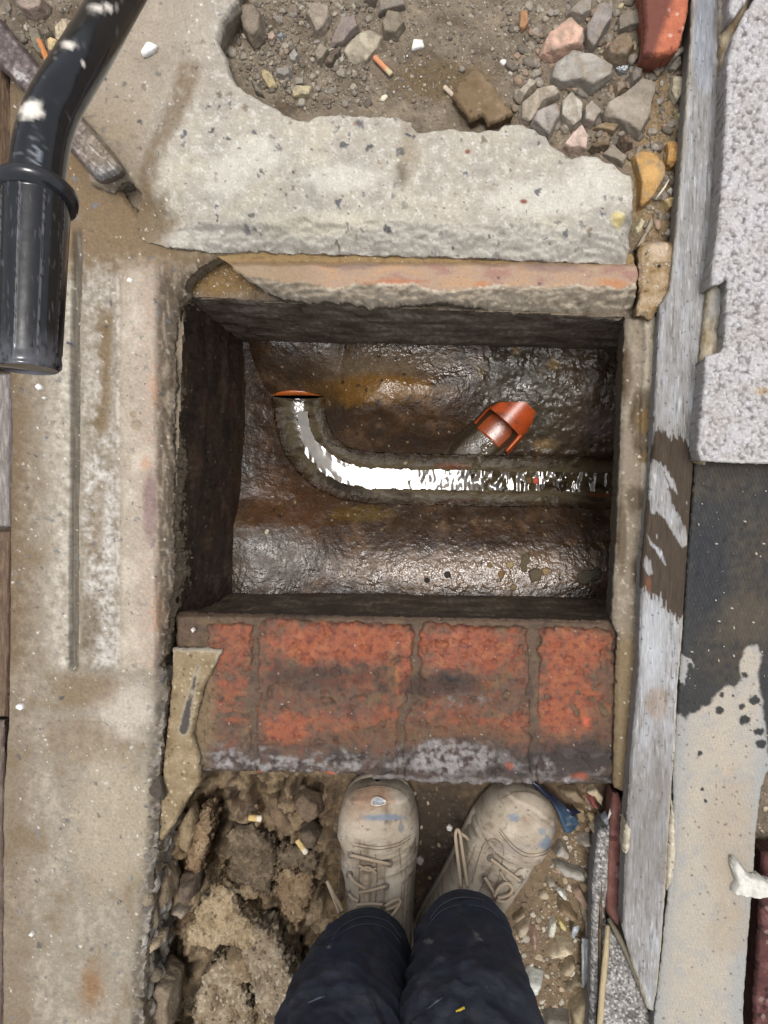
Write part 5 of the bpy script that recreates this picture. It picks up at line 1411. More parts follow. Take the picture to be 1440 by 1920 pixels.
# broken concrete and stones of the trench, lower left
TR = [
 ([(328, 1687), (332, 1653), (368, 1648), (366, 1687), (346, 1698)], .04, (110, 96, 82), 'dark angular stone wedged below the sandy mortar slab', 0.3, 'concrete lump', -0.09),
 ([(318, 1709), (332, 1695), (357, 1703), (352, 1716), (343, 1726)], .03, (142, 130, 116), 'small grey stone below the dark angular stone in the trench', 0.3, 'concrete lump', -0.1),
 ([(274, 1784), (277, 1762), (304, 1759), (302, 1778), (285, 1789)], .03, (168, 150, 126), 'rounded pale stone stuck in the broken edge of the surround', 0.2, 'concrete lump', -0.05),
 ([(288, 1640), (312, 1620), (326, 1660), (322, 1690), (300, 1708), (286, 1690)], .04, (138, 122, 100), 'sandy stone in the broken edge of the surround beside the trench', 0.3, 'concrete lump', -0.09),
 ([(270, 1870), (300, 1820), (330, 1840), (322, 1930), (280, 1960)], .045, (128, 114, 96), 'grey brown lump at the foot of the broken edge, bottom left', 0.3, 'concrete lump', -0.1),
 ([(292, 1470), (306, 1440), (330, 1470), (326, 1520), (318, 1570), (296, 1570), (286, 1510)], .03, (118, 108, 98), 'dark grey stone squeezed between the surround and the sandy mortar slab', 0.2, 'concrete lump', -0.06),
 ([(300, 1275), (326, 1268), (330, 1330), (318, 1440), (300, 1440), (296, 1350)], .03, (132, 116, 94), 'narrow broken stone between the surround and the sandy mortar slab', 0.2, 'concrete lump', -0.075),
 ([(548, 1500), (566, 1484), (600, 1500), (604, 1530), (580, 1548), (556, 1530)], .03, (104, 88, 72), 'brown clod of earth under the edge of the bricks', 0.1, 'concrete lump', None),
 ([(490, 1500), (520, 1490), (548, 1540), (560, 1566), (536, 1572), (508, 1540)], .028, (112, 94, 74), 'flaky clod of earth near the two stubs in the trench', 0.1, 'concrete lump', None),
 ([(560, 1556), (582, 1548), (600, 1568), (592, 1590), (570, 1592)], .03, (92, 80, 66), 'round dark clod beside the lower stub in the trench', 0.1, 'concrete lump', None),
 ([(336, 1540), (360, 1510), (372, 1560), (352, 1600), (334, 1590)], .03, (150, 132, 104), 'pale broken stone under the tip of the sandy mortar slab', 0.1, 'concrete lump', -0.11),
]
sandy = speck((150, 132, 102), (168, 150, 120), (124, 104, 76), 620, 6, (204, 190, 160), k=0.10)
def wedge_colour(X, Y, d):
    c = sandy(X, Y, d)
    q, t = dline([(371, 1250), (362, 1290), (352, 1330), (345, 1368)], X + 3 * fbm(X / 6, Y / 6, 3, 621), Y)
    wd = 2 + 7 * t
    c = mixc(c, C(176, 168, 152), ss(wd + 5, wd, q + 3 * fbm(X / 6, Y / 6, 3, 624)) * 0.5)
    c = mixc(c, C(84, 78, 72), ss(wd, wd - 2.5, q) * ss(0.6, 0.1, fbm(X / 16, Y / 26, 2, 622)))
    c = mixc(c, C(204, 196, 178), ss(7, 2, d) * ss(1260, 1230, Y) * 0.7)
    return c
plate('mortar_slab', [(322, 1216), (416, 1218), (402, 1250), (384, 1284), (374, 1320), (366, 1345), (362, 1380), (372, 1420), (376, 1468), (352, 1500), (330, 1540), (300, 1584), (288, 1560), (302, 1470), (308, 1400), (318, 1300)], -0.022, 0.08, wedge_colour, M_CONC,
      'flat sandy slab of mortar between the concrete surround and the bricks', 'mortar slab', seed=623, rough=0.0034, warp=3, ragged=0.004)
gr1 = speck((122, 106, 86), (142, 124, 100), (96, 82, 66), 660, 7, (150, 134, 110), k=0.12)
gr2 = speck((158, 132, 102), (178, 154, 122), (126, 104, 80), 664, 6, (196, 176, 146), k=0.15)
gr3 = speck((190, 168, 134), (196, 176, 144), (142, 118, 88), 668, 6, (214, 200, 172), k=0.15)
gr4 = speck((172, 154, 128), (196, 180, 154), (112, 94, 72), 672, 6, (226, 214, 190), k=0.18)
for poly, zt, dep, cf_, lab, tl in (
    ([(429, 1553), (466, 1548), (490, 1570), (510, 1592), (516, 1620), (510, 1656), (499, 1687), (471, 1664), (438, 1639), (427, 1587)], -0.075, .07, gr1, 'dark flat slab of concrete tilted in the trench', (-.25, .1)),
    ([(518, 1598), (560, 1587), (599, 1612), (588, 1637), (521, 1630)], -0.075, .06, gr1, 'dark lump of concrete above the brown slab left of the boot', (.1, .3)),
    ([(518, 1634), (552, 1636), (588, 1642), (585, 1670), (570, 1715), (554, 1756), (527, 1720), (516, 1684)], -0.068, .07, gr2, 'brown slab of concrete standing in the trench left of the boot', (.2, -.1)),
    ([(410, 1664), (432, 1681), (454, 1726), (471, 1739), (492, 1760), (470, 1778), (438, 1773), (393, 1778), (349, 1758), (352, 1737), (379, 1689)], -0.055, .09, gr3, 'sandy pointed lump of concrete in the trench', (-.1, .2)),
    ([(438, 1776), (471, 1743), (510, 1753), (526, 1780), (538, 1803), (568, 1864), (556, 1925), (520, 1970), (488, 1920), (471, 1870), (449, 1809)], -0.052, .10, gr4, 'long pale lump of concrete beside the left trouser leg', (.35, .05)),
    ([(350, 1980), (366, 1870), (384, 1824), (410, 1800), (436, 1812), (452, 1850), (474, 1900), (480, 1980)], -0.095, .06, gr4, 'crumbling pale lump of concrete at the bottom of the trench', (.1, .1)),
    ([(362, 1560), (372, 1530), (392, 1508), (398, 1540), (388, 1590), (372, 1640), (352, 1650), (344, 1610)], -0.085, .06, gr2, 'narrow sandy ledge beside the black gap in the trench', (.3, 0))):
    plate('concrete_lump', poly, zt, dep, cf_, M_RUB, lab, 'concrete lump', step=1.8, edge=9, seed=abs(hash(poly[0])) % 900, rough=0.010, warp=11, ragged=0.010, tilt=tl)
for poly, h, col, lab, fl, cat, zz in TR:
    col = BRT(col, 1.2)
    big = h > 0.04
    o = stone(poly, h, col, lab, cat=cat, name='mortar_slab' if cat == 'mortar slab' else 'concrete_lump', z=zz, sub=5 if big else 4, flat=fl, spk=0.2, rough=0.13, alt=tuple(int(q * 0.84) for q in col), mat=M_RUB,
              tilt=0.12 if cat == 'mortar slab' else 0.4, crown=2 if cat == 'mortar slab' else 6)

# rubble on the right of the boots
BR_ = [
 ([(984, 1847), (991, 1825), (1023, 1837), (1015, 1868), (1000, 1872), (987, 1865)], .03, (226, 218, 200), 'white square chunk of plaster right of the trouser leg'),
 ([(1021, 1787), (1044, 1778), (1045, 1766), (1065, 1768), (1083, 1782), (1068, 1792), (1044, 1798), (1026, 1796)], .026, (212, 188, 146), 'large cream stone right of the boots'),
 ([(1049, 1824), (1073, 1798), (1081, 1808), (1070, 1827)], .022, (186, 162, 120), 'buff stone below the large cream one'),
 ([(969, 1735), (989, 1729), (996, 1735), (987, 1759), (967, 1756)], .024, (196, 172, 136), 'buff stone near the heel of the right boot'),
 ([(993, 1746), (1002, 1739), (1012, 1756), (1004, 1785), (997, 1779)], .018, (194, 150, 124), 'pink brick shard right of the boots'),
 ([(1026, 1753), (1030, 1730), (1043, 1723), (1044, 1740), (1038, 1757)], .018, (220, 210, 182), 'cream white upright stone beside the yellow sliver'),
 ([(1044, 1722), (1052, 1723), (1064, 1738), (1061, 1748), (1049, 1740)], .014, (220, 192, 108), 'yellow sliver of stone'),
 ([(1044, 1704), (1052, 1693), (1070, 1701), (1088, 1727), (1073, 1731), (1055, 1719)], .024, (150, 122, 84), 'brown stone above the yellow sliver'),
 ([(1042, 1670), (1049, 1665), (1064, 1680), (1064, 1690), (1055, 1686)], .012, (226, 218, 202), 'small white slip of stone right of the boot'),
 ([(1035, 1620), (1052, 1617), (1070, 1628), (1099, 1636), (1100, 1654), (1078, 1647), (1057, 1641)], .026, (170, 162, 146), 'long grey stone touching the right boot'),
 ([(960, 1725), (982, 1706), (988, 1714), (969, 1731)], .018, (172, 146, 110), 'tan stone tucked beside the right boot sole'),
 ([(1023, 1649), (1039, 1647), (1044, 1660), (1026, 1665)], .018, (180, 164, 136), 'grey buff stone below the long grey stone'),
 ([(1068, 1667), (1086, 1660), (1112, 1700), (1108, 1712), (1092, 1708)], .016, (164, 130, 102), 'pinkish tan stone half buried in the right rubble'),
 ([(1036, 1600), (1052, 1579), (1070, 1602), (1066, 1612)], .024, (172, 160, 142), 'pale stone beside the toe of the right boot'),
 ([(1081, 1574), (1107, 1566), (1117, 1581), (1114, 1592), (1086, 1590)], .026, (166, 150, 130), 'grey lump with a red edge below the blue plastic'),
 ([(1096, 1594), (1117, 1592), (1117, 1607), (1107, 1605)], .018, (180, 156, 132), 'small pinkish stone beside the gritty block'),
 ([(1101, 1495), (1112, 1490), (1125, 1516), (1117, 1520), (1107, 1511)], .020, (180, 84, 78), 'red piece of brick below the bricks on the right'),
 ([(1096, 1482), (1117, 1475), (1133, 1495), (1127, 1511), (1112, 1493)], .020, (196, 172, 132), 'cream stone above the red piece of brick'),
 ([(1044, 1480), (1081, 1477), (1101, 1506), (1075, 1506)], .018, (138, 114, 82), 'brown stone under the brick edge right of the blue plastic'),
 ([(1107, 1558), (1116, 1546), (1133, 1558), (1139, 1574), (1127, 1575)], .022, (210, 184, 132), 'yellow cream stone beside the dark red brick'),
 ([(1070, 1889), (1104, 1863), (1103, 1907), (1094, 1926), (1073, 1922)], .03, (188, 164, 120), 'big buff stone at the bottom edge'),
 ([(1021, 1906), (1044, 1900), (1070, 1910), (1073, 1950), (1018, 1950)], .03, (140, 130, 114), 'grey stone cut by the bottom edge'),
 ([(961, 1833), (971, 1829), (1000, 1902), (996, 1911), (979, 1884)], .022, (186, 172, 148), 'long pale grey stone alongside the right trouser leg'),
 ([(1057, 1854), (1086, 1832), (1090, 1840), (1067, 1862)], .02, (166, 146, 112), 'rod shaped tan stone near the bottom right of the rubble'),
 ([(1062, 1778), (1070, 1772), (1078, 1780), (1070, 1788)], .012, (150, 128, 96), 'small brown pebble on top of the large cream stone'),
 ([(1098, 1520), (1112, 1524), (1126, 1540), (1122, 1556), (1106, 1546)], .02, (176, 146, 98), 'ochre brown stone between the red piece of brick and the yellow cream stone'),
 ([(1075, 1510), (1096, 1512), (1102, 1536), (1090, 1546), (1078, 1534)], .016, (144, 118, 80), 'earthy stone right of the blue plastic'),
 ([(1086, 1692), (1100, 1700), (1106, 1722), (1096, 1728), (1088, 1712)], .014, (152, 132, 104), 'brown chip against the gritty block'),
 ([(1098, 1726), (1106, 1722), (1108, 1756), (1100, 1762)], .014, (196, 190, 178), 'pale thin shard standing against the gritty block'),
]
for poly, h, col, lab in BR_:
    col = BRT(col, 1.16); h = h * 1.2; g_ = sum(col) / 3; col = tuple(0.68 * q + 0.32 * g_ for q in col)
    stone(poly, h, col, lab, alt=tuple(int(q * 0.9) for q in col), spk=0.16, rough=0.07)

# smaller loose stones one could still count, each described by its own look and place
MARKS = {
 'top': [('slab corner', 428, 60), ('smooth grey brown stone', 468, 45), ('pinkish grey stone', 597, 35), ('flat pale stone', 680, 85), ('buff block stone', 565, 172), ('yellowish chip', 505, 148), ('dark wedge stone', 622, 105),
         ('orange cigarette end', 718, 124), ('square white chip', 783, 82), ('brown tile', 910, 180), ('pale cigarette end', 845, 175), ('dusty brown grey stone', 738, 45), ('rough pink stone', 1058, 72), ('leaning slate', 1120, 45),
         ('biggest grey stone', 1090, 132), ('earth brown stone', 1160, 90), ('brick end', 1245, 50), ('silver foil', 1166, 130), ('slate wedge', 1255, 110), ('lump of concrete', 1185, 200), ('crystalline stone', 1072, 210),
         ('pink ended stone', 1082, 262), ('large ochre chunk', 1215, 335), ('small ochre chunk', 1262, 292), ('flinty stone', 1270, 168), ('pale yellow stone', 1275, 226), ('wood chip', 982, 38), ('long pale stone', 1010, 190),
         ('round pale pebble', 552, 105), ('flat grey stone', 530, 137), ('orange stub by the handle', 81, 94), ('dusty stone in the corner', 58, 14)],
 'low': [('white plaster chunk', 1003, 1850), ('large cream stone', 1050, 1783), ('yellow sliver', 1054, 1735), ('pink shard', 1003, 1757), ('long grey stone', 1068, 1635), ('red brick piece', 1113, 1505), ('blue plastic', 1050, 1520),
         ('right boot', 980, 1600), ('grey plastic', 1101, 1810), ('tan rod stone', 1075, 1847), ('half buried tan stone', 1090, 1690), ('long pale grey stone', 980, 1870), ('upper yellow stub', 479, 1534), ('lower yellow stub', 566, 1587),
         ('dark slab', 470, 1610), ('brown slab', 552, 1680), ('sandy pointed lump', 415, 1730), ('long pale lump', 510, 1830), ('left boot', 640, 1600), ('mortar slab', 345, 1400), ('white chip between the boots', 843, 1552),
         ('white scrap on the felt', 1405, 1660), ('felt edge', 1400, 1800)]}
def hue(c):
    r, g, b = c; v = (r + g + b) / 3; w = r - b
    t = 'dark' if v < 105 else 'pale' if v > 165 else 'mid'
    return t + ' ' + ('buff' if w > 40 else 'brown' if w > 26 else 'grey')
USED = set()
def describe(x, y, r, col, n, asp, key):
    size = 'tiny' if r < 5 else 'small' if r < 8 else 'middling'
    form = ('long ' if asp < 0.68 else 'angular ' if n < 6 else 'rounded ')
    near = sorted(MARKS[key], key=lambda m: (m[1] - x) ** 2 + (m[2] - y) ** 2)
    opts = []
    for nm, mx_, my_ in near[:3]:
        a = math.degrees(math.atan2(my_ - y, x - mx_)) % 360
        rel = ['right of', 'above and right of', 'above', 'above and left of', 'left of', 'below and left of', 'below', 'below and right of'][int((a + 22.5) // 45) % 8]
        d = math.hypot(x - mx_, y - my_)
        opts.append(f"{size} {form}{hue(col)} stone {'close ' if d < 45 else ''}{rel} the {nm}")
    opts.append(f"{size} {form}{hue(col)} stone between the {near[0][0]} and the {near[1][0]}")
    for o in opts:
        if o not in USED:
            USED.add(o); return o
    return None
def scatter(n, area, rad, cols, key, grp, seed, avoid=(), h=(0.5, 0.9), extra=0):
    """n single stones, then many more too small to pick out, joined"""
    r_ = np.random.default_rng(seed)
    a = np.array(area, float); made = 0; tries = 0; taken = []
    while made < n and tries < 6000:
        tries += 1
        x = r_.uniform(a[:, 0].min(), a[:, 0].max()); y = r_.uniform(a[:, 1].min(), a[:, 1].max())
        if sdf(area, np.array([x]), np.array([y]))[0] > -3: continue
        if any(sdf(p, np.array([x]), np.array([y]))[0] < 3 for p in avoid): continue
        rr = rad[0] + (rad[1] - rad[0]) * r_.random() ** 1.5
        if any((x - q[0]) ** 2 + (y - q[1]) ** 2 < (0.8 * (rr + q[2])) ** 2 for q in taken): continue
        f = r_.uniform(0.9, 1.1); col = tuple(min(255, q * f) for q in cols[r_.integers(len(cols))])
        k = r_.integers(5, 8); asp = r_.uniform(0.55, 1)
        lab = describe(x, y, rr, col, k, asp, key)
        if lab is None: continue
        taken.append((x, y, rr))
        stone(around(x, y, rr, k, int(seed * 1000 + made), asp), rr * K * r_.uniform(*h), col, lab, seed=int(seed * 77 + made), sub=3, group=grp, rough=0.08)
        made += 1
slab_in = [(p[0], p[1]) for p in SLAB]
L_TOP = [(420, 0), (700, 0), (700, 195), (640, 200), (575, 212), (500, 180), (445, 145), (420, 70)]
M_TOP = [(700, 0), (1010, 0), (1010, 150), (960, 200), (900, 110), (840, 160), (830, 230), (760, 205), (700, 195)]
R_TOP = [(950, 0), (1210, 0), (1210, 110), (1290, 120), (1280, 330), (1265, 430), (1205, 430), (1190, 310), (1080, 285), (960, 220)]
CT = [(154, 144, 130), (168, 158, 142), (134, 124, 110), (180, 170, 152), (148, 132, 114), (126, 116, 104), (164, 155, 142)]
scatter(46, L_TOP, (6, 13), CT, 'top', 'small stones left of the flat pale stone', 11, avoid=(slab_in,))
scatter(14, M_TOP, (4, 7.5), CT, 'top', 'small stones on the bare earth', 12, avoid=(slab_in,))
scatter(52, R_TOP, (6.5, 16), CT + [(176, 150, 128), (186, 172, 140)], 'top', 'small stones of the right heap', 13, avoid=(slab_in,))
scatter(10, [(0, 0), (150, 0), (120, 60), (60, 110), (0, 40)], (6, 11), CT, 'top', 'small stones behind the handle', 14)
R_BOT = [(960, 1700), (1010, 1660), (1040, 1600), (1090, 1480), (1135, 1490), (1115, 1600), (1112, 1760), (1095, 1920), (1000, 1920), (965, 1830)]
CB = [(196, 178, 150), (168, 148, 120), (222, 213, 194), (154, 136, 114), (186, 174, 158), (230, 219, 196), (144, 126, 106), (202, 176, 152)]
scatter(52, R_BOT, (5, 12), CB, 'low', 'small stones right of the boots', 15)
scatter(8, [(610, 1490), (640, 1470), (900, 1480), (860, 1620), (780, 1690), (770, 1520)], (4, 6.5), CB, 'low', 'chips between the boots', 16)
scatter(22, [(330, 1600), (400, 1460), (620, 1460), (620, 1800), (560, 1920), (300, 1920)], (6, 14), [(120, 100, 76), (150, 128, 98), (98, 84, 68), (170, 150, 120), (110, 96, 82)], 'low', 'small stones in the trench', 17)
scatter(7, [(1400, 1700), (1440, 1440), (1440, 1600), (1420, 1800), (1396, 1910)], (6, 10), CB, 'low', 'small stones at the lower right edge', 18)
def gravel(spots, lab):
    Vs = []; Fs = []; Cs = []; k = 0
    r_ = np.random.default_rng(5)
    d, F = ico(2)
    for area, n, rad, cols in spots:
        a = np.array(area, float)
        xs = r_.uniform(a[:, 0].min(), a[:, 0].max(), n); ys = r_.uniform(a[:, 1].min(), a[:, 1].max(), n)
        ok = (sdf(area, xs, ys) < -3) & (sdf(slab_in, xs, ys) > 3); xs, ys = xs[ok], ys[ok]
        zz = zbase(xs, ys) + zrough(xs, ys)
        for x, y, z in zip(xs, ys, zz):
            r = (rad[0] + (rad[1] - rad[0]) * r_.random() ** 2) * K
            pl = r_.normal(size=(9, 3)); pl /= np.linalg.norm(pl, axis=1)[:, None]
            rr = np.min(np.where(d @ pl.T > 0.05, r_.uniform(0.55, 0.95, 9) / np.maximum(d @ pl.T, 0.05), 9), 1)
            v = d * np.minimum(rr, 1.1)[:, None] * r * np.array([1, r_.uniform(0.6, 1), r_.uniform(0.4, 0.8)])
            al = r_.uniform(0, 6.28); c, s_ = math.cos(al), math.sin(al)
            v = np.stack([v[:, 0] * c - v[:, 1] * s_, v[:, 0] * s_ + v[:, 1] * c, v[:, 2]], -1)
            p = P(x, y, float(z)); Vs.append(v + np.array([p.x, p.y, p.z + r * 0.2])); Fs.append(F + k); k += len(d)
            cc = C(*cols[r_.integers(len(cols))]) * r_.uniform(0.8, 1.15)
            Cs.append(np.broadcast_to(cc, v.shape) * (1 + 0.12 * r_.normal(size=(len(v), 1))))
    o = make('gravel', np.concatenate(Vs), np.concatenate(Fs), np.concatenate(Cs), M_STONE)
    tag(o, lab, kind='stuff')
CD = [(120, 100, 76), (150, 128, 98), (98, 84, 68), (110, 96, 82)]
gravel([(L_TOP, 520, (2.5, 8), CT), (M_TOP, 240, (2, 5), CT), (R_TOP, 700, (3, 13), CT + [(176, 150, 128)]), ([(0, 0), (150, 0), (120, 60), (60, 110), (0, 40)], 90, (3, 7), CT), (R_BOT, 300, (3, 7), CB),
        ([(330, 1450), (960, 1450), (960, 1920), (300, 1920)], 360, (2, 6), CD), ([(1396, 1440), (1440, 1440), (1440, 1920), (1390, 1920)], 60, (3, 7), CB), ([(1200, 330), (1275, 330), (1270, 440), (1205, 440)], 60, (2, 5), CB)],
       'loose gravel filling the gaps between the bigger stones')
def floor_z(x, y):
    return float(floor_geo(np.array([[float(x)]]), np.array([[float(y)]]))[0][0, 0])
for i, (x, y, r, c_, lab) in enumerate([(956, 1058, 8, (176, 154, 112), 'pale round pebble on the lower bench of the drain'), (1024, 1072, 9, (170, 146, 104), 'buff pebble beside the grey lumps on the lower bench'), (940, 1078, 7, (150, 116, 72), 'ochre pebble on the lower bench'),
        (918, 1060, 6, (140, 112, 76), 'small ochre pebble left of the pale round one'), (838, 1078, 7, (56, 50, 44), 'dark pebble on the lower bench'), (800, 1088, 6, (48, 42, 38), 'dark pebble close to the front wall of the drain'), (962, 1101, 7, (150, 130, 96), 'pebble in the angle of the front wall of the drain'),
        (1006, 901, 8, (196, 92, 72), 'pink red pebble lying in the running water'), (992, 900, 8, (104, 86, 50), 'brown pebble beside the pink one in the water'), (500, 998, 6, (206, 196, 176), 'white pebble at the left foot of the drain wall'), (760, 868, 5, (150, 132, 104), 'tiny pebble on the lip of the channel')]):
    stone(around(x, y, r, 7, 900 + i), r * K * 0.9, c_, lab, cat='pebble', name='pebble', z=floor_z(x, y) + (0.006 if 880 < y < 915 else 0.0), sub=3, wet=0.8, group=None, seed=900 + i)
for poly, c_, lab in (([(980, 1040), (992, 1036), (995, 1050), (988, 1062), (990, 1080), (978, 1078), (974, 1060)], (104, 92, 70), 'grey green lump of mortar on the lower bench'), ([(990, 1072), (1005, 1064), (1020, 1072), (1012, 1090), (996, 1094)], (112, 100, 78), 'flat grey mortar lump beside the buff pebble'),
        ([(1082, 1080), (1096, 1068), (1112, 1070), (1118, 1062), (1130, 1072), (1128, 1086), (1110, 1090), (1096, 1098), (1084, 1092)], (110, 102, 84), 'cracked grey mortar lump at the right end of the lower bench')):
    stone(poly, 0.007, c_, lab, cat='mortar lump', name='mortar_lump', z=floor_z(*poly[0]), flat=0.5, wet=0.6)

# grit and dust too fine to count
def grit(name, spots, lab):
    V = []; F = []; Cc = []
    r_ = np.random.default_rng(99)
    base = np.array([(1, 0, 0), (-0.9, 0.2, 0), (0, 1, 0), (0.1, -1, 0), (0, 0, 0.7), (0, 0, -0.7)], float)
    tri = [(0, 2, 4), (2, 1, 4), (1, 3, 4), (3, 0, 4), (2, 0, 5), (1, 2, 5), (3, 1, 5), (0, 3, 5)]
    for area, n, rad, cols, zfn in spots:
        a = np.array(area, float)
        xs = r_.uniform(a[:, 0].min(), a[:, 0].max(), n); ys = r_.uniform(a[:, 1].min(), a[:, 1].max(), n)
        ok = sdf(area, xs, ys) < 0
        xs, ys = xs[ok], ys[ok]
        zz = zfn(xs, ys)
        for x, y, z in zip(xs, ys, zz):
            if not np.isfinite(z): continue
            r = rad[0] + (rad[1] - rad[0]) * r_.random() ** 3
            k = len(V)
            p = np.array(P(x, y, float(z)))
            q = base * r_.uniform(0.5, 1.2, (6, 1)) * r * K
            al = r_.uniform(0, 6.28); c, s = math.cos(al), math.sin(al)
            q = np.stack([q[:, 0] * c - q[:, 1] * s, q[:, 0] * s + q[:, 1] * c, q[:, 2]], -1) + p + np.array([0, 0, r * K * 0.2])
            V.extend(q.tolist()); F.extend([[k + t for t in q_] for q_ in tri])
            cc = C(*cols[r_.integers(len(cols))]) * r_.uniform(0.85, 1.15)
            Cc.extend([cc] * 6)
    o = make(name, V, np.array(F), np.array(Cc), M_STONE, smooth=False)
    return tag(o, lab, kind='stuff')
zgr = lambda X, Y: zbase(X, Y) + zrough(X, Y)
def zof(fn):
    def g(X, Y):
        z, c, w, k = fn(X[None, :], Y[None, :])
        return np.where(k[0] > 0, z[0], np.nan)
    return g
white = [(232, 226, 210), (220, 206, 178), (244, 240, 230), (206, 190, 156)]
grit('grit', [
    (L_TOP, 1800, (1.2, 5), CT, zgr), (M_TOP, 1100, (1, 4), CT + white[:1], zgr), (R_TOP, 1700, (1.2, 5), CT + [(190, 174, 146)], zgr), ([(0, 0), (150, 0), (120, 60), (60, 110), (0, 40)], 300, (1.2, 5), CT, zgr),
    (R_BOT, 1500, (1.2, 5), CB, zgr), ([(330, 1440), (960, 1440), (960, 1920), (300, 1920)], 2200, (0.8, 3), [(120, 100, 76), (150, 128, 98), (98, 84, 68), (136, 116, 90)], zgr), ([(1396, 1440), (1440, 1440), (1440, 1920), (1390, 1920)], 300, (1.2, 5), CB, zgr),
    ([(20, 400), (330, 440), (300, 1250), (290, 1900), (10, 1900)], 550, (0.6, 2.2), white + [(110, 96, 76), (96, 84, 66)], zof(surr_fn)),
    ([(230, 200), (1190, 240), (1190, 460), (230, 440)], 260, (0.8, 2.2), white + [(120, 110, 96)], zof(slab_fn)),
    ([(410, 455), (1190, 470), (1190, 500), (410, 490)], 260, (0.8, 2.4), white + [(120, 96, 66)], zof(ledge_fn)),
    ([(1195, 430), (1275, 430), (1240, 590), (1200, 590)], 220, (0.8, 3), white + [(140, 116, 80)], zof(lump_fn)),
    ([(330, 500), (430, 500), (520, 556), (345, 552)], 220, (0.8, 3), white + [(140, 116, 80)], zgr),
    ([(1300, 880), (1436, 880), (1436, 1300), (1290, 1320)], 50, (0.8, 2.4), white, zof(dpc_fn)),
    ([(470, 660), (860, 660), (860, 830), (480, 1090), (470, 1090)], 90, (0.6, 1.6), white + [(60, 50, 40)], zof(bench_fn)),
    ([(470, 950), (1150, 950), (1150, 1095), (470, 1090)], 130, (0.6, 1.7), white + [(60, 50, 40), (150, 124, 84)], zof(bench_fn)),
], 'fine grit and crumbs scattered over earth and concrete')
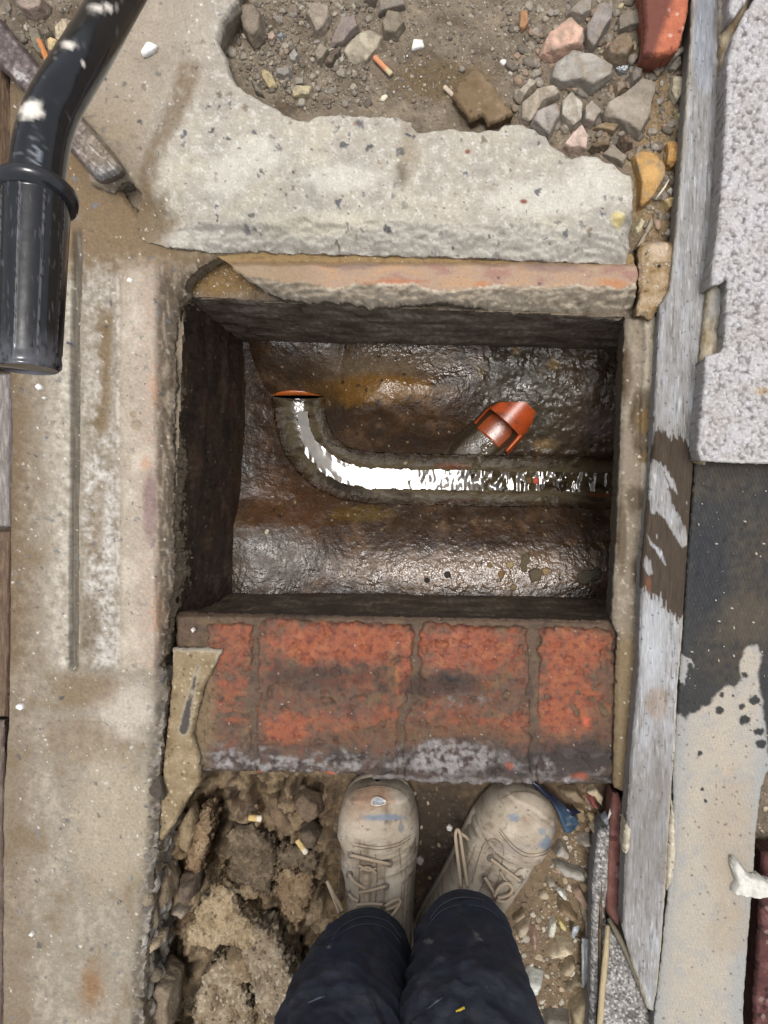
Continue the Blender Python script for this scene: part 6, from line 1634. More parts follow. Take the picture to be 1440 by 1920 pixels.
# ------------------------------------------------------------------ black barrow handle reaching in from the top left
def handle():
    zl = [(300, -130, .50), (258, -65, .52), (213, 10, .545), (160, 101, .58), (120, 165, .598), (96, 210, .606), (80, 258, .612), (71, 310, .615), (68, 352, .616), (66, 400, .616)]
    pts = [P(x, y, z) for x, y, z in zl]
    pts = [Vector(p) for p in smooth_line([tuple(p) for p in pts], 100)]
    root = empty('barrow_handle', tuple(pts[-1] - Vector((0, 0, 0.02))), 'bent black tubular barrow handle with a ribbed plastic grip hanging over the left side', 'barrow handle')
    r = 0.0162
    V, F = tube(pts, r, 40)
    V = V + 0
    pp = np.stack([NX + V[:, 0] / K * H / (H - V[:, 2]), NY - V[:, 1] / K * H / (H - V[:, 2])], -1)
    X, Y = pp[:, 0], pp[:, 1]
    c = np.broadcast_to(np.array([0.006, 0.0065, 0.008]), V.shape).copy()
    n = fbm(X / 9, Y / 5, 3, 701); n2 = fbm(X / 30, Y / 30, 3, 702)
    top = V[:, 2] > np.interp(Y, [a[1] for a in zl], [a[2] for a in zl])
    scuff = ss(0.22, 0.5, n) * ss(-0.1, 0.3, n2)
    c = mixc(c, np.array([0.22, 0.22, 0.21]), scuff * 0.3)
    for b in ((128, 84, 15, 9), (56, 205, 26, 17), (200, 14, 22, 7), (158, 121, 4, 5), (180, 16, 16, 8), (66, 212, 18, 10)):
        c = mixc(c, np.array([0.62, 0.57, 0.50]), blob(X, Y, *b, seed=700 + b[0], rot=0.0 if b[0] != 56 else -0.5, scale=10, warp=0.45) * 0.9 * top)
    c = mixc(c, np.array([0.20, 0.22, 0.25]), blob(X, Y, 66, 300, 12, 50, 710, scale=9, warp=0.9) * 0.6 * (n > 0))
    make('tube', V, F, c, M_BLACK, root, wet=0.4)
    # grip with long ribs
    g0, g1 = P(66.5, 366, .616), P(53, 693, .622)
    ax = (g1 - g0); L_ = ax.length; ax.normalize()
    sd = ax.cross(Vector((0, 0, 1))).normalized(); up = sd.cross(ax).normalized()
    na, nl = 216, 60
    V = []; col = []
    for j in range(nl):
        u = j / (nl - 1)
        for k in range(na):
            a = 2 * math.pi * k / na
            q = (a / (2 * math.pi) * 9 + 0.2) % 1.0
            rib = 0.0006 * max(0.0, 1 - abs(q - 0.5) / 0.05)
            rr = 0.0196 + (rib if 0.03 < u < 0.9 else 0) - 0.0018 * u
            if u > 0.93: rr += 0.0006 * math.sin((u - 0.93) / 0.07 * math.pi)
            if u > 0.985: rr *= 0.93
            V.append(tuple(g0 + ax * (u * L_) + sd * (math.cos(a) * rr) + up * (math.sin(a) * rr)))
            nn = random.random()
            d0 = 0.007 + (0.06 if rib > 0.0002 and nn > 0.35 else 0)
            col.append((d0, d0, d0 * 1.1))
    F = grid_faces(na, nl).tolist()
    for j in range(nl - 1):
        F.append((j * na + na - 1, (j + 1) * na + na - 1, (j + 1) * na, j * na))
    F.append(tuple((nl - 1) * na + k for k in range(na))); F.append(tuple(range(na - 1, -1, -1)))
    V = np.array(V); col = np.array(col)
    X = NX + V[:, 0] / K * H / (H - V[:, 2]); Y = NY - V[:, 1] / K * H / (H - V[:, 2])
    dust = ss(0.0, 0.5, fbm(X / 14, Y / 20, 4, 711) + 0.5 * ss(560, 680, Y)) * ss(600, 690, Y) + 0.6 * ss(0.25, 0.5, fbm(X / 6, Y / 30, 3, 712))
    col = mixc(col, np.array([0.2, 0.2, 0.22]), np.clip(dust, 0, 1) * 0.3)
    make('grip', V, F, col, M_BLACK, root, wet=0.2)
    # flange at the inner end of the grip, leaning a little
    fx = (ax + up * 0.34).normalized()
    s2 = fx.cross(Vector((0, 0, 1))).normalized(); u2 = s2.cross(fx).normalized()
    prof = [(0.016, -0.004), (0.0225, -0.004), (0.0245, -0.002), (0.0245, 0.002), (0.022, 0.0042), (0.0185, 0.006)]
    V = []; F = []
    for j, (rr, h) in enumerate(prof):
        for k in range(48):
            a = 2 * math.pi * k / 48
            V.append(tuple(g0 + fx * h + s2 * (math.cos(a) * rr) + u2 * (math.sin(a) * rr)))
    for j in range(len(prof) - 1):
        for k in range(48):
            F.append((j * 48 + k, j * 48 + (k + 1) % 48, (j + 1) * 48 + (k + 1) % 48, (j + 1) * 48 + k))
    F.append(tuple(range(47, -1, -1))); F.append(tuple((len(prof) - 1) * 48 + k for k in range(48)))
    make('flange', V, F, (0.014, 0.014, 0.016), M_BLACK, root, wet=0.3)
handle()

# flat battered bar lying under the handle
def bar_colour(X, Y, d):
    u = (X + 0.9 * Y) / 30; v = (X * 0.9 - Y) / 8
    n = fbm(X / 12, Y / 12, 4, 721); n2 = fbm(v, u / 3, 3, 722)
    c = np.broadcast_to(C(92, 78, 76), X.shape + (3,)).copy()
    c = mixc(c, C(122, 110, 104), ss(0.0, 0.4, n)); c = mixc(c, C(60, 48, 44), ss(0.05, 0.45, -n) * 0.7)
    e = ss(110, 190, X)
    c = mixc(c, C(122, 108, 88), e * 0.8); c = mixc(c, C(176, 170, 162), e * ss(0.12, 0.4, n2) * 0.7); c = mixc(c, C(104, 104, 108), e * ss(295, 330, Y) * 0.7)
    c = mixc(c, C(196, 192, 188), blob(X, Y, 38, 142, 20, 8, 723, rot=0.6, warp=0.8, scale=8) * 0.7)
    return c
BAR = [(-140, -62), (-80, -30), (0, 32), (75, 124), (130, 190), (187, 256), (222, 300), (225, 314), (216, 324), (186, 336), (174, 333), (131, 285), (56, 184), (0, 128), (-80, 60), (-140, 10)]
o = plate('steel_bar', BAR, 0.055, 0.016, bar_colour, M_STEEL, 'flat battered grey brown bar with a rounded end lying under the black handle', 'bar', seed=725, rough=0.0014, warp=1.5, edge=9, wet=0.2)

# ------------------------------------------------------------------ litter
def butt(x0, y0, x1, y1, w, label, split=0.7, cols=((212, 146, 104), (206, 186, 150)), z=None, cat='cigarette end', name='cigarette_end'):
    zb = (zg((x0 + x1) / 2, (y0 + y1) / 2) if z is None else z) + w * K * 0.5 + 0.002
    pts = [P(x0 + (x1 - x0) * t, y0 + (y1 - y0) * t, zb + 0.0006 * math.sin(t * 9)) for t in np.linspace(0, 1, 14)]
    V, F = tube(pts, [w * K / 2 * (0.92 + 0.06 * math.sin(i * 1.7)) for i in range(14)], 14)
    t = np.repeat(np.linspace(0, 1, 14), 14)
    c = np.where((t < split)[:, None], C(*cols[0]), C(*cols[1])) * (1 + 0.12 * np.sin(np.arange(len(V)) * 2.3))[:, None]
    o = make(name, V, F, c, M_SMALL)
    tag(o, label, cat)
butt(702, 107, 734, 140, 11.5, 'orange cigarette end lying on the earth right of the flat pale stone')
butt(833, 163, 858, 187, 10, 'pale cigarette end against the brown stone tile', 0.9, ((204, 184, 162), (190, 160, 130)))
butt(72, 74, 90, 115, 13, 'orange cigarette end among the stones left of the black handle', 0.95, ((206, 136, 80), (196, 150, 100)))
butt(468, 1533, 490, 1535, 14, 'short yellow stub on the earth below the bricks', 0.75, ((206, 176, 116), (226, 216, 196)), z=zg(479, 1534) + .01, cat='stub', name='stub')
butt(557, 1575, 574, 1599, 12, 'yellow stub on the dark clod left of the boot', 0.75, ((204, 174, 116), (222, 212, 190)), z=zg(566, 1587) + .03, cat='stub', name='stub')
stone([(973, 51), (975, 19), (989, 16), (992, 43), (982, 56)], .010, (170, 130, 96), 'orange brown chip of wood left of the rough pink stone', cat='wood chip', name='wood_chip', mat=M_WOOD)
for poly, lab, c_, zz in (
    ([(770, 95), (775, 71), (792, 73), (796, 87), (783, 91)], 'square white chip on the bare earth above the slab', (232, 230, 224), None),
    ([(711, 188), (716, 179), (725, 177), (728, 181), (720, 190)], 'small cream chip just above the slab edge', (226, 216, 190), None),
    ([(262, 96), (270, 84), (275, 74), (284, 78), (296, 82), (290, 92), (286, 96), (278, 100), (268, 106)], 'torn white flake on the slab right of the black handle', (240, 238, 234), .026),
    ([(936, 115), (941, 110), (950, 112), (949, 120), (942, 123)], 'white pebble left of the rough pink stone', (234, 230, 222), None),
    ([(950, 138), (956, 131), (964, 136), (960, 144)], 'grey white pebble left of the biggest grey stone', (190, 182, 168), None),
    ([(1250, 358), (1257, 351), (1264, 356), (1259, 366)], 'white chip beside the large ochre brick chunk', (236, 230, 218), None),
    ([(64, 725), (70, 718), (78, 722), (80, 730), (70, 732)], 'white chip on the sandy concrete just under the black grip', (240, 238, 230), .003),
    ([(76, 746), (82, 742), (88, 746), (82, 750)], 'smaller white chip below the one under the black grip', (236, 232, 222), .003),
    ([(236, 527), (241, 519), (249, 523), (246, 531)], 'white chip on the concrete near the upper left corner of the drain', (240, 236, 226), .003),
    ([(28, 1327), (32, 1320), (42, 1320), (45, 1328), (38, 1333)], 'bright white chip on the concrete at the lower left', (244, 242, 236), .003),
    ([(52, 1754), (58, 1747), (64, 1752), (60, 1758)], 'white crumb low down on the left concrete', (236, 232, 222), .003),
    ([(356, 1180), (362, 1176), (366, 1182), (361, 1188)], 'white crumb on the dark brick at the front left corner of the drain', (226, 216, 204), -.03),
    ([(836, 1549), (843, 1546), (850, 1552), (846, 1560), (838, 1558)], 'white chip between the two boots', (236, 230, 220), None),
    ([(780, 1610), (788, 1606), (796, 1614), (790, 1624), (781, 1620)], 'pale grey chip beside the left boot', (176, 168, 156), None)):
    stone(poly, .005, c_, lab, cat='chip', name='chip', z=zz, sub=3, mat=M_SMALL, flat=0.6)
stone([(1152, 128), (1166, 121), (1181, 124), (1178, 136), (1162, 138)], .014, (196, 202, 208), 'crumpled scrap of silver foil among the stones', cat='foil', name='foil', mat=surf('foil', 0.25, 0.2, (500, 0.3), ((400, 0.004),), 0.8, metal=0.7), rough=0.25)
v, f = tube([P(1229, 374, -.008), P(1238, 362, -.004), P(1247, 350, -.002), P(1254, 337, -.004)], [.0012, .0016, .0016, .001], 6)
tag(make('twig', v, f, C(226, 216, 192), M_SMALL), 'thin white splinter beside the large ochre brick chunk', 'splinter')

# blue plastic tucked under the bricks, clear scraps, white plaster piece
def leaf(name, poly, zfun, thick, col, mat, label, cat, step=2.0, seed=0, wet=0.3, pat=None):
    """a thin crumpled sheet with two faces and an edge"""
    a = np.array(poly, float)
    def fn(X, Y):
        d = -sdf(poly, X + 1.2 * fbm(X / 6, Y / 6, 2, seed), Y + 1.2 * fbm(X / 6, Y / 6, 2, seed + 1))
        z = zfun(X, Y)
        z = np.where(d < 3, z - thick * (1 - np.clip(d / 3, 0, 1)), z)
        c = np.broadcast_to(C(*col), X.shape + (3,)) * (1 + 0.22 * fbm(X / 12, Y / 12, 4, seed + 2))[..., None]
        if pat: c = pat(X, Y, c)
        return z, c, wet, d
    zr = float(np.mean(zfun(np.array([[a[:, 0].mean()]]), np.array([[a[:, 1].mean()]]))))
    o = relief(name, (a[:, 0].min() - 4, a[:, 1].min() - 4, a[:, 0].max() + 4, a[:, 1].max() + 4), step, fn, zr, mat, skirt=thick, ragged=0.0003)
    return tag(o, label, cat)
leaf('plastic_sheet', [(982, 1458), (990, 1456), (1008, 1466), (1030, 1486), (1052, 1506), (1066, 1524), (1088, 1548), (1093, 1561), (1075, 1570), (1060, 1568), (1052, 1545), (1046, 1526), (1034, 1504), (1010, 1482)],
     lambda X, Y: -0.058 - 0.0002 * (Y - 1460) + 0.008 * np.sin((X - Y * 0.6) / 9.0), .004, (62, 82, 104), M_SHEET, 'torn strip of dark blue plastic beside the toe of the right boot', 'plastic sheet', seed=741,
     pat=lambda X, Y, c: mixc(mixc(c, C(28, 36, 56), ss(1530, 1500, Y)), C(112, 128, 142), ss(0.1, 0.5, fbm(X / 20, Y / 8, 3, 742)) * ss(1520, 1550, Y)))
leaf('plastic_sheet', [(1046, 1508), (1080, 1520), (1092, 1528), (1074, 1534), (1062, 1526)], lambda X, Y: -0.082 + 0.003 * np.sin(X / 7), .003, (26, 32, 52), M_SHEET, 'small dark fold of blue plastic behind the larger strip', 'plastic sheet', seed=745)
leaf('plastic_sheet', [(1092, 1762), (1109, 1765), (1112, 1800), (1110, 1842), (1094, 1860), (1090, 1820)], lambda X, Y: -0.075 + 0.003 * np.sin(Y / 11) + 0.002 * np.sin(X / 4), .003, (150, 152, 150), M_SHEET, 'grey piece of plastic sheet lying beside the timber lath', 'plastic sheet', seed=748)
leaf('plastic_sheet', [(1073, 1740), (1083, 1736), (1086, 1744), (1078, 1766), (1073, 1762)], lambda X, Y: -0.083 + 0.003 * np.sin(Y / 6), .002, (176, 184, 190), M_SHEET, 'small bluish plastic scrap near the yellow sliver', 'plastic scrap', seed=751)
leaf('plaster_piece', [(1374, 1612), (1382, 1612), (1392, 1624), (1402, 1638), (1412, 1646), (1430, 1646), (1438, 1652), (1450, 1656), (1470, 1660), (1470, 1686), (1440, 1684), (1400, 1683), (1377, 1680), (1377, 1670), (1384, 1660), (1380, 1648), (1374, 1630)],
     lambda X, Y: 0.030 + 0.005 * fbm(X / 14, Y / 14, 4, 754) + 0.003 * np.sin((X + Y) / 14), .014, (224, 221, 210), M_CONC, 'bright white torn piece of foam or plaster on the felt strip at the right edge', 'white scrap', seed=755)
v, f = tube([P(1146, 1510, -.05), P(1144, 1525, -.035), P(1140, 1535, -.04)], [.0016, .002, .0016], 6)
tag(make('straw', v, f, C(226, 220, 206), M_SMALL), 'tiny white stick leaning on the dark red brick', 'stick')
stone([(1128, 1536), (1138, 1526), (1148, 1536), (1146, 1548), (1134, 1550)], .014, (150, 156, 160), 'small grey nugget of slag beside the dark red brick', cat='slag', name='slag', z=-.06, wet=0.7)
# ------------------------------------------------------------------ the person who took the photograph: boots and work trousers
person = empty('person', tuple(P(770, 1700, -0.105)), 'person standing at the drain in dusty nubuck work boots and dark navy work trousers', 'person')
ZB = -0.106
def topx(V):
    V = np.asarray(V)
    return NX + V[:, 0] / K * H / (H - V[:, 2]), NY - V[:, 1] / K * H / (H - V[:, 2])
def snap(Vs, px, py, off=0.0, rad=7.0):
    """the point of a surface that shows at this spot of the photograph"""
    X, Y = Vs[1]
    d = (X - px) ** 2 + (Y - py) ** 2
    m = np.where(d < rad * rad)[0]
    if len(m) == 0: m = np.array([np.argmin(d)])
    zz = np.median(np.sort(Vs[0][m][:, 2])[-max(3, len(m) // 3):])
    return P(px, py, zz + off)

def boot(toe, ang, L_, flip, label, seed, spots):
    """toe tip in the photograph, direction of the foot, length; flip mirrors left and right"""
    t0 = P(toe[0], toe[1], ZB + 0.03)
    fw = Vector((math.sin(ang), math.cos(ang), 0)); sd = Vector((fw.y, -fw.x, 0))        # forward, to the right
    vs = np.array([0, .012, .03, .06, .10, .15, .21, .28, .36, .45, .54, .62, .70, .80, .90, .96, 1.0])
    wl = np.array([.0, .020, .031, .041, .048, .0525, .0555, .057, .0555, .051, .047, .044, .042, .042, .039, .028, .004])
    wr = np.array([.0, .020, .030, .040, .046, .050, .0530, .054, .052, .048, .045, .043, .042, .042, .039, .028, .004])
    if flip: wl, wr = wr, wl
    hh = np.array([.022, .036, .046, .056, .063, .067, .068, .065, .066, .076, .092, .108, .126, .150, .150, .140, .110])
    nv, na = 190, 96
    vv = np.linspace(0, 1, nv) ** 1.12
    TH = np.linspace(0, math.pi, na)
    W, T = np.meshgrid(vv, TH, indexing='ij')
    cs, sn = np.cos(T), np.sin(T)
    half = np.where(cs > 0, np.interp(W, vs, wr), np.interp(W, vs, wl))
    hgt = np.interp(W, vs, hh)
    x = half * np.sign(cs) * np.abs(cs) ** 0.62
    zz = hgt * np.abs(sn) ** 0.68
    s = x / np.maximum(half, 1e-5)
    yl = W * L_
    # relief along the surface normal (roughly): toe cap, eyestays, throat, creases
    cap = .285 - 0.045 * np.clip(1 - s ** 2, 0, 1) * 0 + 0.035 * (1 - s ** 2) - 0.03 * np.abs(s) ** 2
    off = 0.0058 * ss(0.005, -0.006, W - cap)
    off -= 0.0040 * np.exp(-((W - cap - 0.010) / 0.008) ** 2)
    fac = ss(.335, .36, W) * ss(.95, .9, W)
    slit = 0.20 + 0.05 * ss(.35, .6, W)
    off += fac * (0.0020 * ss(slit - .03, slit + .02, np.abs(s)) - 0.0032 * ss(slit + .02, slit - .03, np.abs(s)))
    off += 0.0015 * np.exp(-((np.abs(s) - 0.78) / 0.02) ** 2) * fac * -1
    rim_ = np.exp(-((W - 0.045 - 0.03 * s ** 2) / 0.010) ** 2)
    off += 0.0016 * rim_ * (sn > 0.35) - 0.0010 * np.exp(-((W - 0.062 - 0.03 * s ** 2) / 0.008) ** 2)
    U, Q = x / 0.01, yl / 0.01
    off += 0.0011 * fbm(U / 2.2 + seed, Q / 2.2, 4, 800 + seed) + 0.0005 * fbm(U * 1.6, Q * 1.6, 3, 801 + seed)
    cre = ss(.22, .28, W) * ss(.46, .38, W)
    off += cre * 0.0048 * ridged(U / 4.5 + seed, Q / 1.2 + U / 6, 3, 802 + seed) - cre * 0.002
    off += 0.0016 * ridged(U / 3 + seed, Q / 2.6, 3, 803 + seed) * ss(.3, .42, W)
    nx_, nz_ = np.sign(cs) * np.abs(cs), np.abs(sn)
    x = x + off * nx_; zz = zz + off * nz_
    V = np.stack([t0.x + sd.x * x - fw.x * yl, t0.y + sd.y * x - fw.y * yl, ZB + 0.016 + zz], -1).reshape(-1, 3)
    F = grid_faces(na, nv)
    X, Y = topx(V)
    Uf, Qf = U.ravel(), Q.ravel()
    n1 = fbm(Uf / 3, Qf / 3, 4, 810 + seed); n2 = fbm(Uf * 1.1, Qf * 1.1, 4, 811 + seed); n3_ = fbm(Uf * 4, Qf * 4, 2, 812 + seed)
    c = np.broadcast_to(C(172, 158, 138), V.shape).copy()
    c = mixc(c, C(192, 180, 160), ss(0, 0.45, n1)); c = mixc(c, C(132, 116, 98), ss(0.0, 0.5, -n1 + 0.5 * n2) * 0.8)
    c = mixc(c, C(104, 96, 88), ss(0.22, 0.55, n2) * 0.6)
    c = mixc(c, C(110, 94, 78), (cre * ss(0.1, -0.4, ridged(U / 4.5 + seed, Q / 1.2 + U / 6, 3, 802 + seed))).ravel() * 0.7)
    for (bx, by, rx, ry, cc, k) in spots:
        c = mixc(c, C(*cc), blob(X, Y, bx, by, rx, ry, int(bx), warp=0.6, scale=12) * k)
    seam = (np.exp(-((W - cap - 0.006) / 0.005) ** 2)).ravel() + (fac * np.exp(-((np.abs(s) - slit) / 0.02) ** 2)).ravel() * 0.7 + (fac * np.exp(-((np.abs(s) - .78) / 0.012) ** 2)).ravel() * 0.5
    c = mixc(c, C(104, 88, 72), np.clip(seam, 0, 1) * 0.7)
    f, i = worley(Uf * 1.6, Qf * 1.6, 813 + seed)
    c = mixc(c, C(84, 78, 74), (f < 0.22) * (i > 0.93) * 0.7)
    c = c * (1 + 0.10 * n3_)[:, None]
    b = make('boot', V, F, c, M_LEATHER, person)
    b['label'] = label
    # sole: rounded slab following the outline
    outl = [(t0 + sd * (q * (1.0 if q else 1)) - fw * (v * L_)) for v, q in [(v, 0) for v in (0,)]]
    prof = [(0.0, 0.0), (0.0045, 0.002), (0.0055, 0.010), (0.005, 0.018), (0.0015, 0.0215), (-0.004, 0.0225)]
    vz = np.concatenate([np.linspace(0, .1, 14), np.linspace(.13, .9, 26), np.linspace(.92, 1, 9)])
    ring = [(np.interp(v, vs, wr), v) for v in vz] + [(-np.interp(v, vs, wl), v) for v in vz[::-1][1:-1]]
    rx_ = np.array([q[0] for q in ring]); ry_ = np.array([q[1] * L_ for q in ring])
    cxm, cym = 0.0, L_ * 0.5
    SV = []; n = len(ring)
    for e, z in prof:
        dx, dy = rx_ - 0, ry_ - np.clip(ry_, 0.06, L_ - 0.05)
        l = np.maximum(np.hypot(dx, dy), 1e-4)
        xx, yy = rx_ + dx / l * e, ry_ + dy / l * e
        SV += [(t0.x + sd.x * p - fw.x * q, t0.y + sd.y * p - fw.y * q, ZB + z) for p, q in zip(xx, yy)]
    SF = []
    for j in range(len(prof) - 1):
        for k in range(n):
            SF.append((j * n + k, j * n + (k + 1) % n, (j + 1) * n + (k + 1) % n, (j + 1) * n + k))
    SF.append(tuple(range(n))); SF.append(tuple((len(prof) - 1) * n + k for k in range(n - 1, -1, -1)))
    SV = np.array(SV)
    sc_ = C(150, 138, 122) * (1 + 0.25 * n3(SV * 70, 5))[:, None]
    make('sole', SV, SF, sc_, M_LEATHER, b)
    return b, (V, (X, Y))

lb, LV = boot((709, 1459), math.radians(-1.5), .305, False, 'left boot with a worn hole showing the steel toe', 3,
              [(700, 1495, 42, 26, (158, 116, 88), .6), (664, 1520, 30, 40, (162, 130, 106), .4), (718, 1533, 46, 7, (112, 128, 146), .75), (752, 1552, 8, 10, (100, 108, 120), .6), (672, 1560, 40, 20, (202, 190, 170), .5), (640, 1640, 14, 30, (126, 122, 122), .4), (740, 1650, 20, 30, (196, 184, 164), .5)])
rb, RV = boot((1004, 1476), math.radians(32), .305, True, 'right boot turned outwards', 8,
              [(964, 1533, 12, 9, (112, 130, 148), .7), (1024, 1582, 18, 12, (104, 124, 146), .75), (1018, 1560, 9, 8, (112, 130, 148), .6), (1040, 1560, 10, 16, (150, 152, 156), .5), (1000, 1510, 40, 24, (196, 180, 160), .5), (990, 1540, 10, 10, (160, 130, 110), .4), (900, 1600, 26, 20, (168, 150, 126), .4), (960, 1590, 40, 16, (168, 160, 152), .45)])

def lace(B, bv, path, r=0.0024, off=0.004, mid=0.003, n=18):
    pts = [snap(bv, x, y, off) for x, y in path]
    if len(pts) == 2: pts = [pts[0], (pts[0] + pts[1]) / 2 + Vector((0, 0, mid)), pts[1]]
    sm = smooth_line([tuple(p) for p in pts], n)
    V, F = tube([Vector(p) for p in sm], r, 8)
    make('lace', V, F, C(186, 166, 140), M_LACE, B)
def eyelet(B, bv, x, y):
    c = snap(bv, x, y, 0.0012)
    V = []; F = []
    for k in range(20):
        a = 2 * math.pi * k / 20
        for q in range(8):
            p = 2 * math.pi * q / 8
            r = 0.0042 + 0.0012 * math.cos(p)
            V.append((c.x + math.cos(a) * r, c.y + math.sin(a) * r, c.z + 0.0012 * math.sin(p)))
    for k in range(20):
        for q in range(8):
            F.append((k * 8 + q, ((k + 1) % 20) * 8 + q, ((k + 1) % 20) * 8 + (q + 1) % 8, k * 8 + (q + 1) % 8))
    n0 = len(V)
    make('eyelet', V, F, C(120, 112, 104), M_STEEL, B)
for x, y in ((658, 1603), (655, 1640), (655, 1677), (730, 1620), (723, 1662), (718, 1697)): eyelet(lb, LV, x, y)
for x, y in ((920, 1610), (909, 1645), (975, 1650)): eyelet(rb, RV, x, y)
lace(lb, LV, [(658, 1603), (690, 1611), (730, 1620)], off=.005)
lace(lb, LV, [(655, 1640), (666, 1655), (687, 1667)], off=.005)
lace(lb, LV, [(673, 1674), (698, 1669), (723, 1662)], off=.006)
lace(lb, LV, [(655, 1677), (662, 1685), (672, 1690)], off=.005)
lace(lb, LV, [(668, 1697), (695, 1695), (718, 1697)], off=.006)
lace(lb, LV, [(672, 1622), (690, 1632), (706, 1628)], r=.002, off=.002); lace(lb, LV, [(674, 1632), (690, 1626), (706, 1638)], r=.002, off=.002)
lace(lb, LV, [(722, 1700), (736, 1690), (748, 1687), (750, 1694), (742, 1708), (734, 1718)], r=.0026, off=.007)
lace(lb, LV, [(724, 1706), (740, 1700), (752, 1690)], r=.0024, off=.005)
lace(lb, LV, [(613, 1652), (622, 1670), (634, 1690), (642, 1708)], r=.0026, off=.012)
lace(lb, LV, [(616, 1660), (628, 1690), (636, 1712)], r=.0024, off=.01)
lace(rb, RV, [(920, 1610), (946, 1630), (976, 1652)], off=.005)
lace(rb, RV, [(909, 1645), (918, 1660), (928, 1678)], off=.005)
lace(rb, RV, [(926, 1682), (936, 1664), (950, 1656), (960, 1664), (956, 1676), (942, 1682), (932, 1684)], off=.007, n=40)
lace(rb, RV, [(938, 1634), (946, 1648), (958, 1658)], r=.002, off=.003)
lace(rb, RV, [(930, 1688), (948, 1690), (962, 1678)], off=.006)
def hang(B, path):
    sm = smooth_line([tuple(P(*p)) for p in path], 30)
    V, F = tube([Vector(p) for p in sm], 0.0025, 8)
    make('lace', V, F, C(186, 166, 140), M_LACE, B)
hang(rb, [(864, 1664, -.008), (861, 1630, -.02), (856, 1590, -.03), (854, 1566, -.036), (857, 1556, -.04), (862, 1562, -.04), (866, 1590, -.03), (872, 1630, -.02), (877, 1664, -.006)])
hang(rb, [(862, 1562, -.042), (872, 1568, -.046), (878, 1574, -.05)])
def tongue(B, bv, poly, seed):
    a = np.array(poly, float)
    X, Y = np.meshgrid(np.linspace(a[:, 0].min(), a[:, 0].max(), 22), np.linspace(a[:, 1].min(), a[:, 1].max(), 40))
    d = -sdf(poly, X, Y)
    V = np.array([tuple(snap(bv, x, y, -0.003 + 0.0045 * min(1, max(0, dd) / 6))) for x, y, dd in zip(X.ravel(), Y.ravel(), d.ravel())])
    F = grid_faces(22, 40, d > -2)
    c = np.broadcast_to(C(178, 158, 134), V.shape) * (1 + 0.15 * n3(V * 200, seed))[:, None]
    V, F, c = compact(V, F, c)
    make('tongue', V, F, c, M_LEATHER, B)
tongue(lb, LV, [(676, 1640), (682, 1634), (692, 1634), (697, 1642), (696, 1696), (682, 1698), (676, 1670)], 5)
def seam(B, bv, path, r=0.0006, col=(132, 115, 96)):
    pts = [snap(bv, x, y, 0.0004, rad=5) for x, y in path]
    sm = smooth_line([tuple(p) for p in pts], 50)
    v, f = tube([Vector(p) for p in sm], r, 6)
    make('seam', v, f, C(*col), M_LACE, B)
for pth in ([(640, 1592), (636, 1640), (634, 1700)], [(676, 1596), (673, 1645), (675, 1695)], [(704, 1602), (707, 1645), (704, 1692)], [(748, 1590), (753, 1640), (752, 1700)],
            [(638, 1574), (672, 1588), (710, 1593), (745, 1587), (770, 1572)], [(640, 1568), (672, 1582), (710, 1587), (745, 1581), (770, 1566)], [(641, 1516), (662, 1486), (709, 1474), (754, 1486), (775, 1518)]):
    seam(lb, LV, pth)
for pth in ([(884, 1656), (900, 1600), (912, 1578), (930, 1574), (944, 1592), (938, 1634), (926, 1672)], [(936, 1560), (960, 1590), (986, 1606), (1016, 1604), (1030, 1596)], [(938, 1555), (962, 1584), (988, 1600), (1018, 1598), (1034, 1588)],
            [(940, 1498), (968, 1486), (1004, 1490), (1034, 1514), (1048, 1548)], [(962, 1640), (978, 1628), (996, 1640), (1000, 1660)]):
    seam(rb, RV, pth)
# worn spot where the steel cap shows
c0 = snap(LV, 709, 1503, 0.0)
V = []; F = []; nr = 9
for j in range(nr):
    q = j / (nr - 1)
    for k in range(28):
        a = 2 * math.pi * k / 28
        wob = 1 + 0.08 * math.sin(3 * a + 1) * q
        x_, y_ = 709 + math.cos(a) * 14.5 * q * wob, 1503 + math.sin(a) * 9 * q * wob
        p = snap(LV, x_, y_, 0.0012 + 0.0012 * (1 - q * q) if q < 0.8 else 0.0012 + 0.0014 * math.sin((q - 0.8) / 0.2 * math.pi))
        V.append(tuple(p))
for j in range(nr - 1):
    for k in range(28):
        F.append((j * 28 + k, j * 28 + (k + 1) % 28, (j + 1) * 28 + (k + 1) % 28, (j + 1) * 28 + k))
V = np.array(V)
qq = np.repeat(np.linspace(0, 1, nr), 28)
cc = mixc(np.broadcast_to(C(150, 152, 156), V.shape).copy(), C(206, 196, 178), ss(0.72, 0.85, qq))
cc = mixc(cc, C(96, 92, 92), ss(0.6, 0.7, qq) * ss(0.78, 0.72, qq))
make('steel_patch', V, F, cc, M_STEEL, lb, wet=0.6)

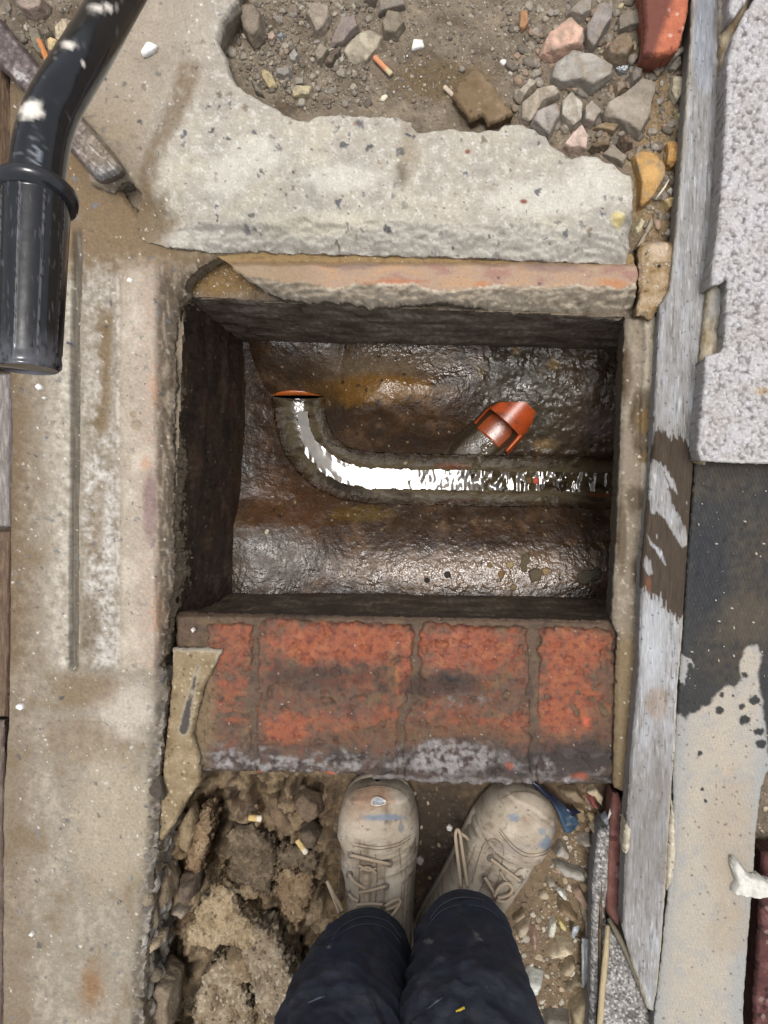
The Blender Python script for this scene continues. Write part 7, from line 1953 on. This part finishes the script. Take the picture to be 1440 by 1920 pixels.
# trousers: two legs and the seat, one mesh
def leg_rows(rows, n=150):
    r = np.array([[p[0], p[1], z, rx, ry] for (p, z, rx, ry) in rows])
    sm = smooth_line([tuple(q) for q in r], n)
    return sm
def px_row(px, py, z, rx, ry):
    q = P(px, py, z); return ((q.x, q.y), z, rx, ry)
ROWS = {
 'l': [px_row(689, 1780, -.012, .058, .064), px_row(687, 1786, .005, .0595, .064), px_row(682, 1803, .04, .062, .065), px_row(668, 1848, .11, .066, .068), px_row(652, 1905, .19, .069, .071), px_row(640, 1965, .26, .071, .074),
       ((-.108, -.607), .36, .074, .078), ((-.112, -.62), .5, .080, .085), ((-.116, -.645), .68, .088, .095), ((-.112, -.66), .84, .094, .11)],
 'r': [px_row(869, 1745, -.002, .0565, .0625), px_row(869, 1752, .015, .058, .063), px_row(869, 1770, .05, .061, .065), px_row(872, 1822, .12, .066, .068), px_row(876, 1885, .20, .070, .072), px_row(880, 1950, .27, .073, .075),
       ((.040, -.60), .37, .075, .079), ((.042, -.62), .5, .081, .085), ((.046, -.645), .68, .089, .095), ((.046, -.66), .84, .095, .11)],
}
TV = []; TF = []; TC = []; off0 = 0; legV = {}
for key, seed in (('l', 5), ('r', 9)):
    sm = leg_rows(ROWS[key], 220)
    nl, na = len(sm), 110
    A = np.linspace(0, 2 * np.pi, na, endpoint=False)
    J, AA = np.meshgrid(np.arange(nl), A, indexing='ij')
    zc = sm[:, 2][J]; su = np.cos(AA) * 3.0; sv = np.sin(AA) * 3.0
    zz = zc / 0.05
    w = 0.0085 * ridged(su * 0.55 + sv * 0.3 + seed, zz * 0.9 + 0.5 * np.sin(AA + seed), 3, 900 + seed) + 0.003 * fbm(su * 0.8 + seed, zz * 1.3 + sv * 0.5, 3, 901 + seed)
    lowz = sm[0, 2]
    w = w * ss(0.0, 0.05, zc - lowz - 0.022) + 0.0018 * fbm(su * 0.7, sv * 0.7 + zz * 0.5, 3, 902 + seed)
    hem = zc - lowz
    w += 0.0014 * ss(0.024, 0.020, hem) - 0.0012 * np.exp(-((hem - 0.026) / 0.003) ** 2)
    rx = sm[:, 3][J] + w; ry = sm[:, 4][J] + w
    dip = 0.010 * np.sin(AA) * np.exp(-hem / 0.03)                      # hem riding up over the instep
    x = sm[:, 0][J] + np.cos(AA) * rx; y = sm[:, 1][J] + np.sin(AA) * ry
    V = np.stack([x, y, zc + dip], -1).reshape(-1, 3)
    f = grid_faces(na, nl)
    wrap = np.array([(j * na + na - 1, (j + 1) * na + na - 1, (j + 1) * na, j * na) for j in range(nl - 1)])
    f = np.concatenate([f, wrap])[:, ::-1]
    # turned-in hem
    inner = V[:na].copy(); cxy = sm[0, :2]
    inner[:, :2] = cxy + (inner[:, :2] - cxy) * 0.93; inner[:, 2] += 0.03
    n0 = len(V)
    V = np.concatenate([V, inner])
    hemf = np.array([(k, (k + 1) % na, n0 + (k + 1) % na, n0 + k) for k in range(na)])
    f = np.concatenate([f, hemf])
    X, Y = topx(V)
    n1 = fbm(X / 30, Y / 30, 4, 910 + seed); n2 = fbm(X / 8, Y / 8, 3, 911 + seed)
    c = np.broadcast_to(np.array([0.021, 0.024, 0.035]), V.shape).copy()
    c = mixc(c, np.array([0.034, 0.036, 0.044]), ss(-0.05, 0.5, n1)); c = mixc(c, np.array([0.07, 0.065, 0.058]), ss(0.25, 0.7, n1) * 0.25)
    hv = np.concatenate([hem.ravel(), np.zeros(na)])
    c = mixc(c, np.array([0.055, 0.05, 0.046]), ss(0.03, 0.0, hv + 0.012 * n2) * 0.5)
    c = mixc(c, np.array([0.018, 0.024, 0.045]), blob(X, Y, 640, 1800, 40, 60, 912) * 0.7)
    spots = ((897, 1762, 5, 3), (893, 1748, 3, 9), (805, 1765, 8, 4)) if key == 'r' else ((617, 1776, 4, 3), (640, 1820, 30, 20))
    for b_ in spots: c = mixc(c, np.array([0.22, 0.21, 0.2]), blob(X, Y, *b_, seed=int(b_[0]), scale=6, warp=0.6) * (0.6 if b_[2] < 10 else 0.1))
    TV.append(V); TF.append(f + off0); TC.append(c); off0 += len(V)
    legV[key] = (V, (X, Y))
# seat and waistband
na = 110; A = np.linspace(0, 2 * np.pi, na, endpoint=False)
seat = [(-.034, -.66, .80, .168, .105), (-.034, -.665, .84, .178, .122), (-.034, -.67, .90, .182, .128), (-.034, -.672, .97, .172, .122), (-.034, -.672, 1.01, .166, .118), (-.034, -.672, 1.012, .155, .108), (-.034, -.672, 1.0, .02, .015)]
V = np.array([(cx + math.cos(a) * rx, cy + math.sin(a) * ry, z) for cx, cy, z, rx, ry in seat for a in A])
f = grid_faces(na, len(seat)); wrap = np.array([(j * na + na - 1, (j + 1) * na + na - 1, (j + 1) * na, j * na) for j in range(len(seat) - 1)])
TV.append(V); TF.append(np.concatenate([f, wrap])[:, ::-1] + off0); TC.append(np.broadcast_to(np.array([0.014, 0.0155, 0.022]), V.shape))
trousers = make('trousers', np.concatenate(TV), np.concatenate(TF), np.concatenate(TC), M_CLOTH, person)
def stitch(key, path, r=0.0006, off=0.0015, col=(0.06, 0.065, 0.08), name='seam', n=60):
    pts = [snap(legV[key], x, y, off, rad=5) for x, y in path]
    sm = smooth_line([tuple(p) for p in pts], n)
    v, f = tube([Vector(p) for p in sm], r, 6)
    make(name, v, f, col, M_CLOTH, trousers)
stitch('l', [(622, 1762), (640, 1738), (668, 1722), (700, 1719), (730, 1730), (752, 1758)])
stitch('l', [(617, 1772), (638, 1750), (668, 1735), (700, 1733), (730, 1744), (751, 1770)], r=0.0005)
stitch('r', [(806, 1722), (826, 1698), (854, 1684), (884, 1683), (912, 1690), (935, 1706)])
stitch('r', [(803, 1734), (824, 1711), (852, 1698), (884, 1697), (914, 1704), (936, 1720)], r=0.0005)
stitch('r', [(775, 1918), (800, 1893), (830, 1870), (858, 1855), (884, 1849), (912, 1850)], r=0.0009, off=0.002)
stitch('l', [(578, 1880), (610, 1868), (640, 1872), (664, 1888), (684, 1912)], r=0.0009, off=0.002)
def tab(key, x0, y0, x1, y1):
    p, q = snap(legV[key], x0, y0, 0.0022), snap(legV[key], x1, y1, 0.0022)
    v, f = tube([p, (p + q) / 2, q], 0.0014, 6)
    make('bar_tack', v, f, C(206, 176, 66), M_CLOTH, trousers)
tab('r', 855, 1897, 871, 1889)
tab('l', 664, 1906, 677, 1917)
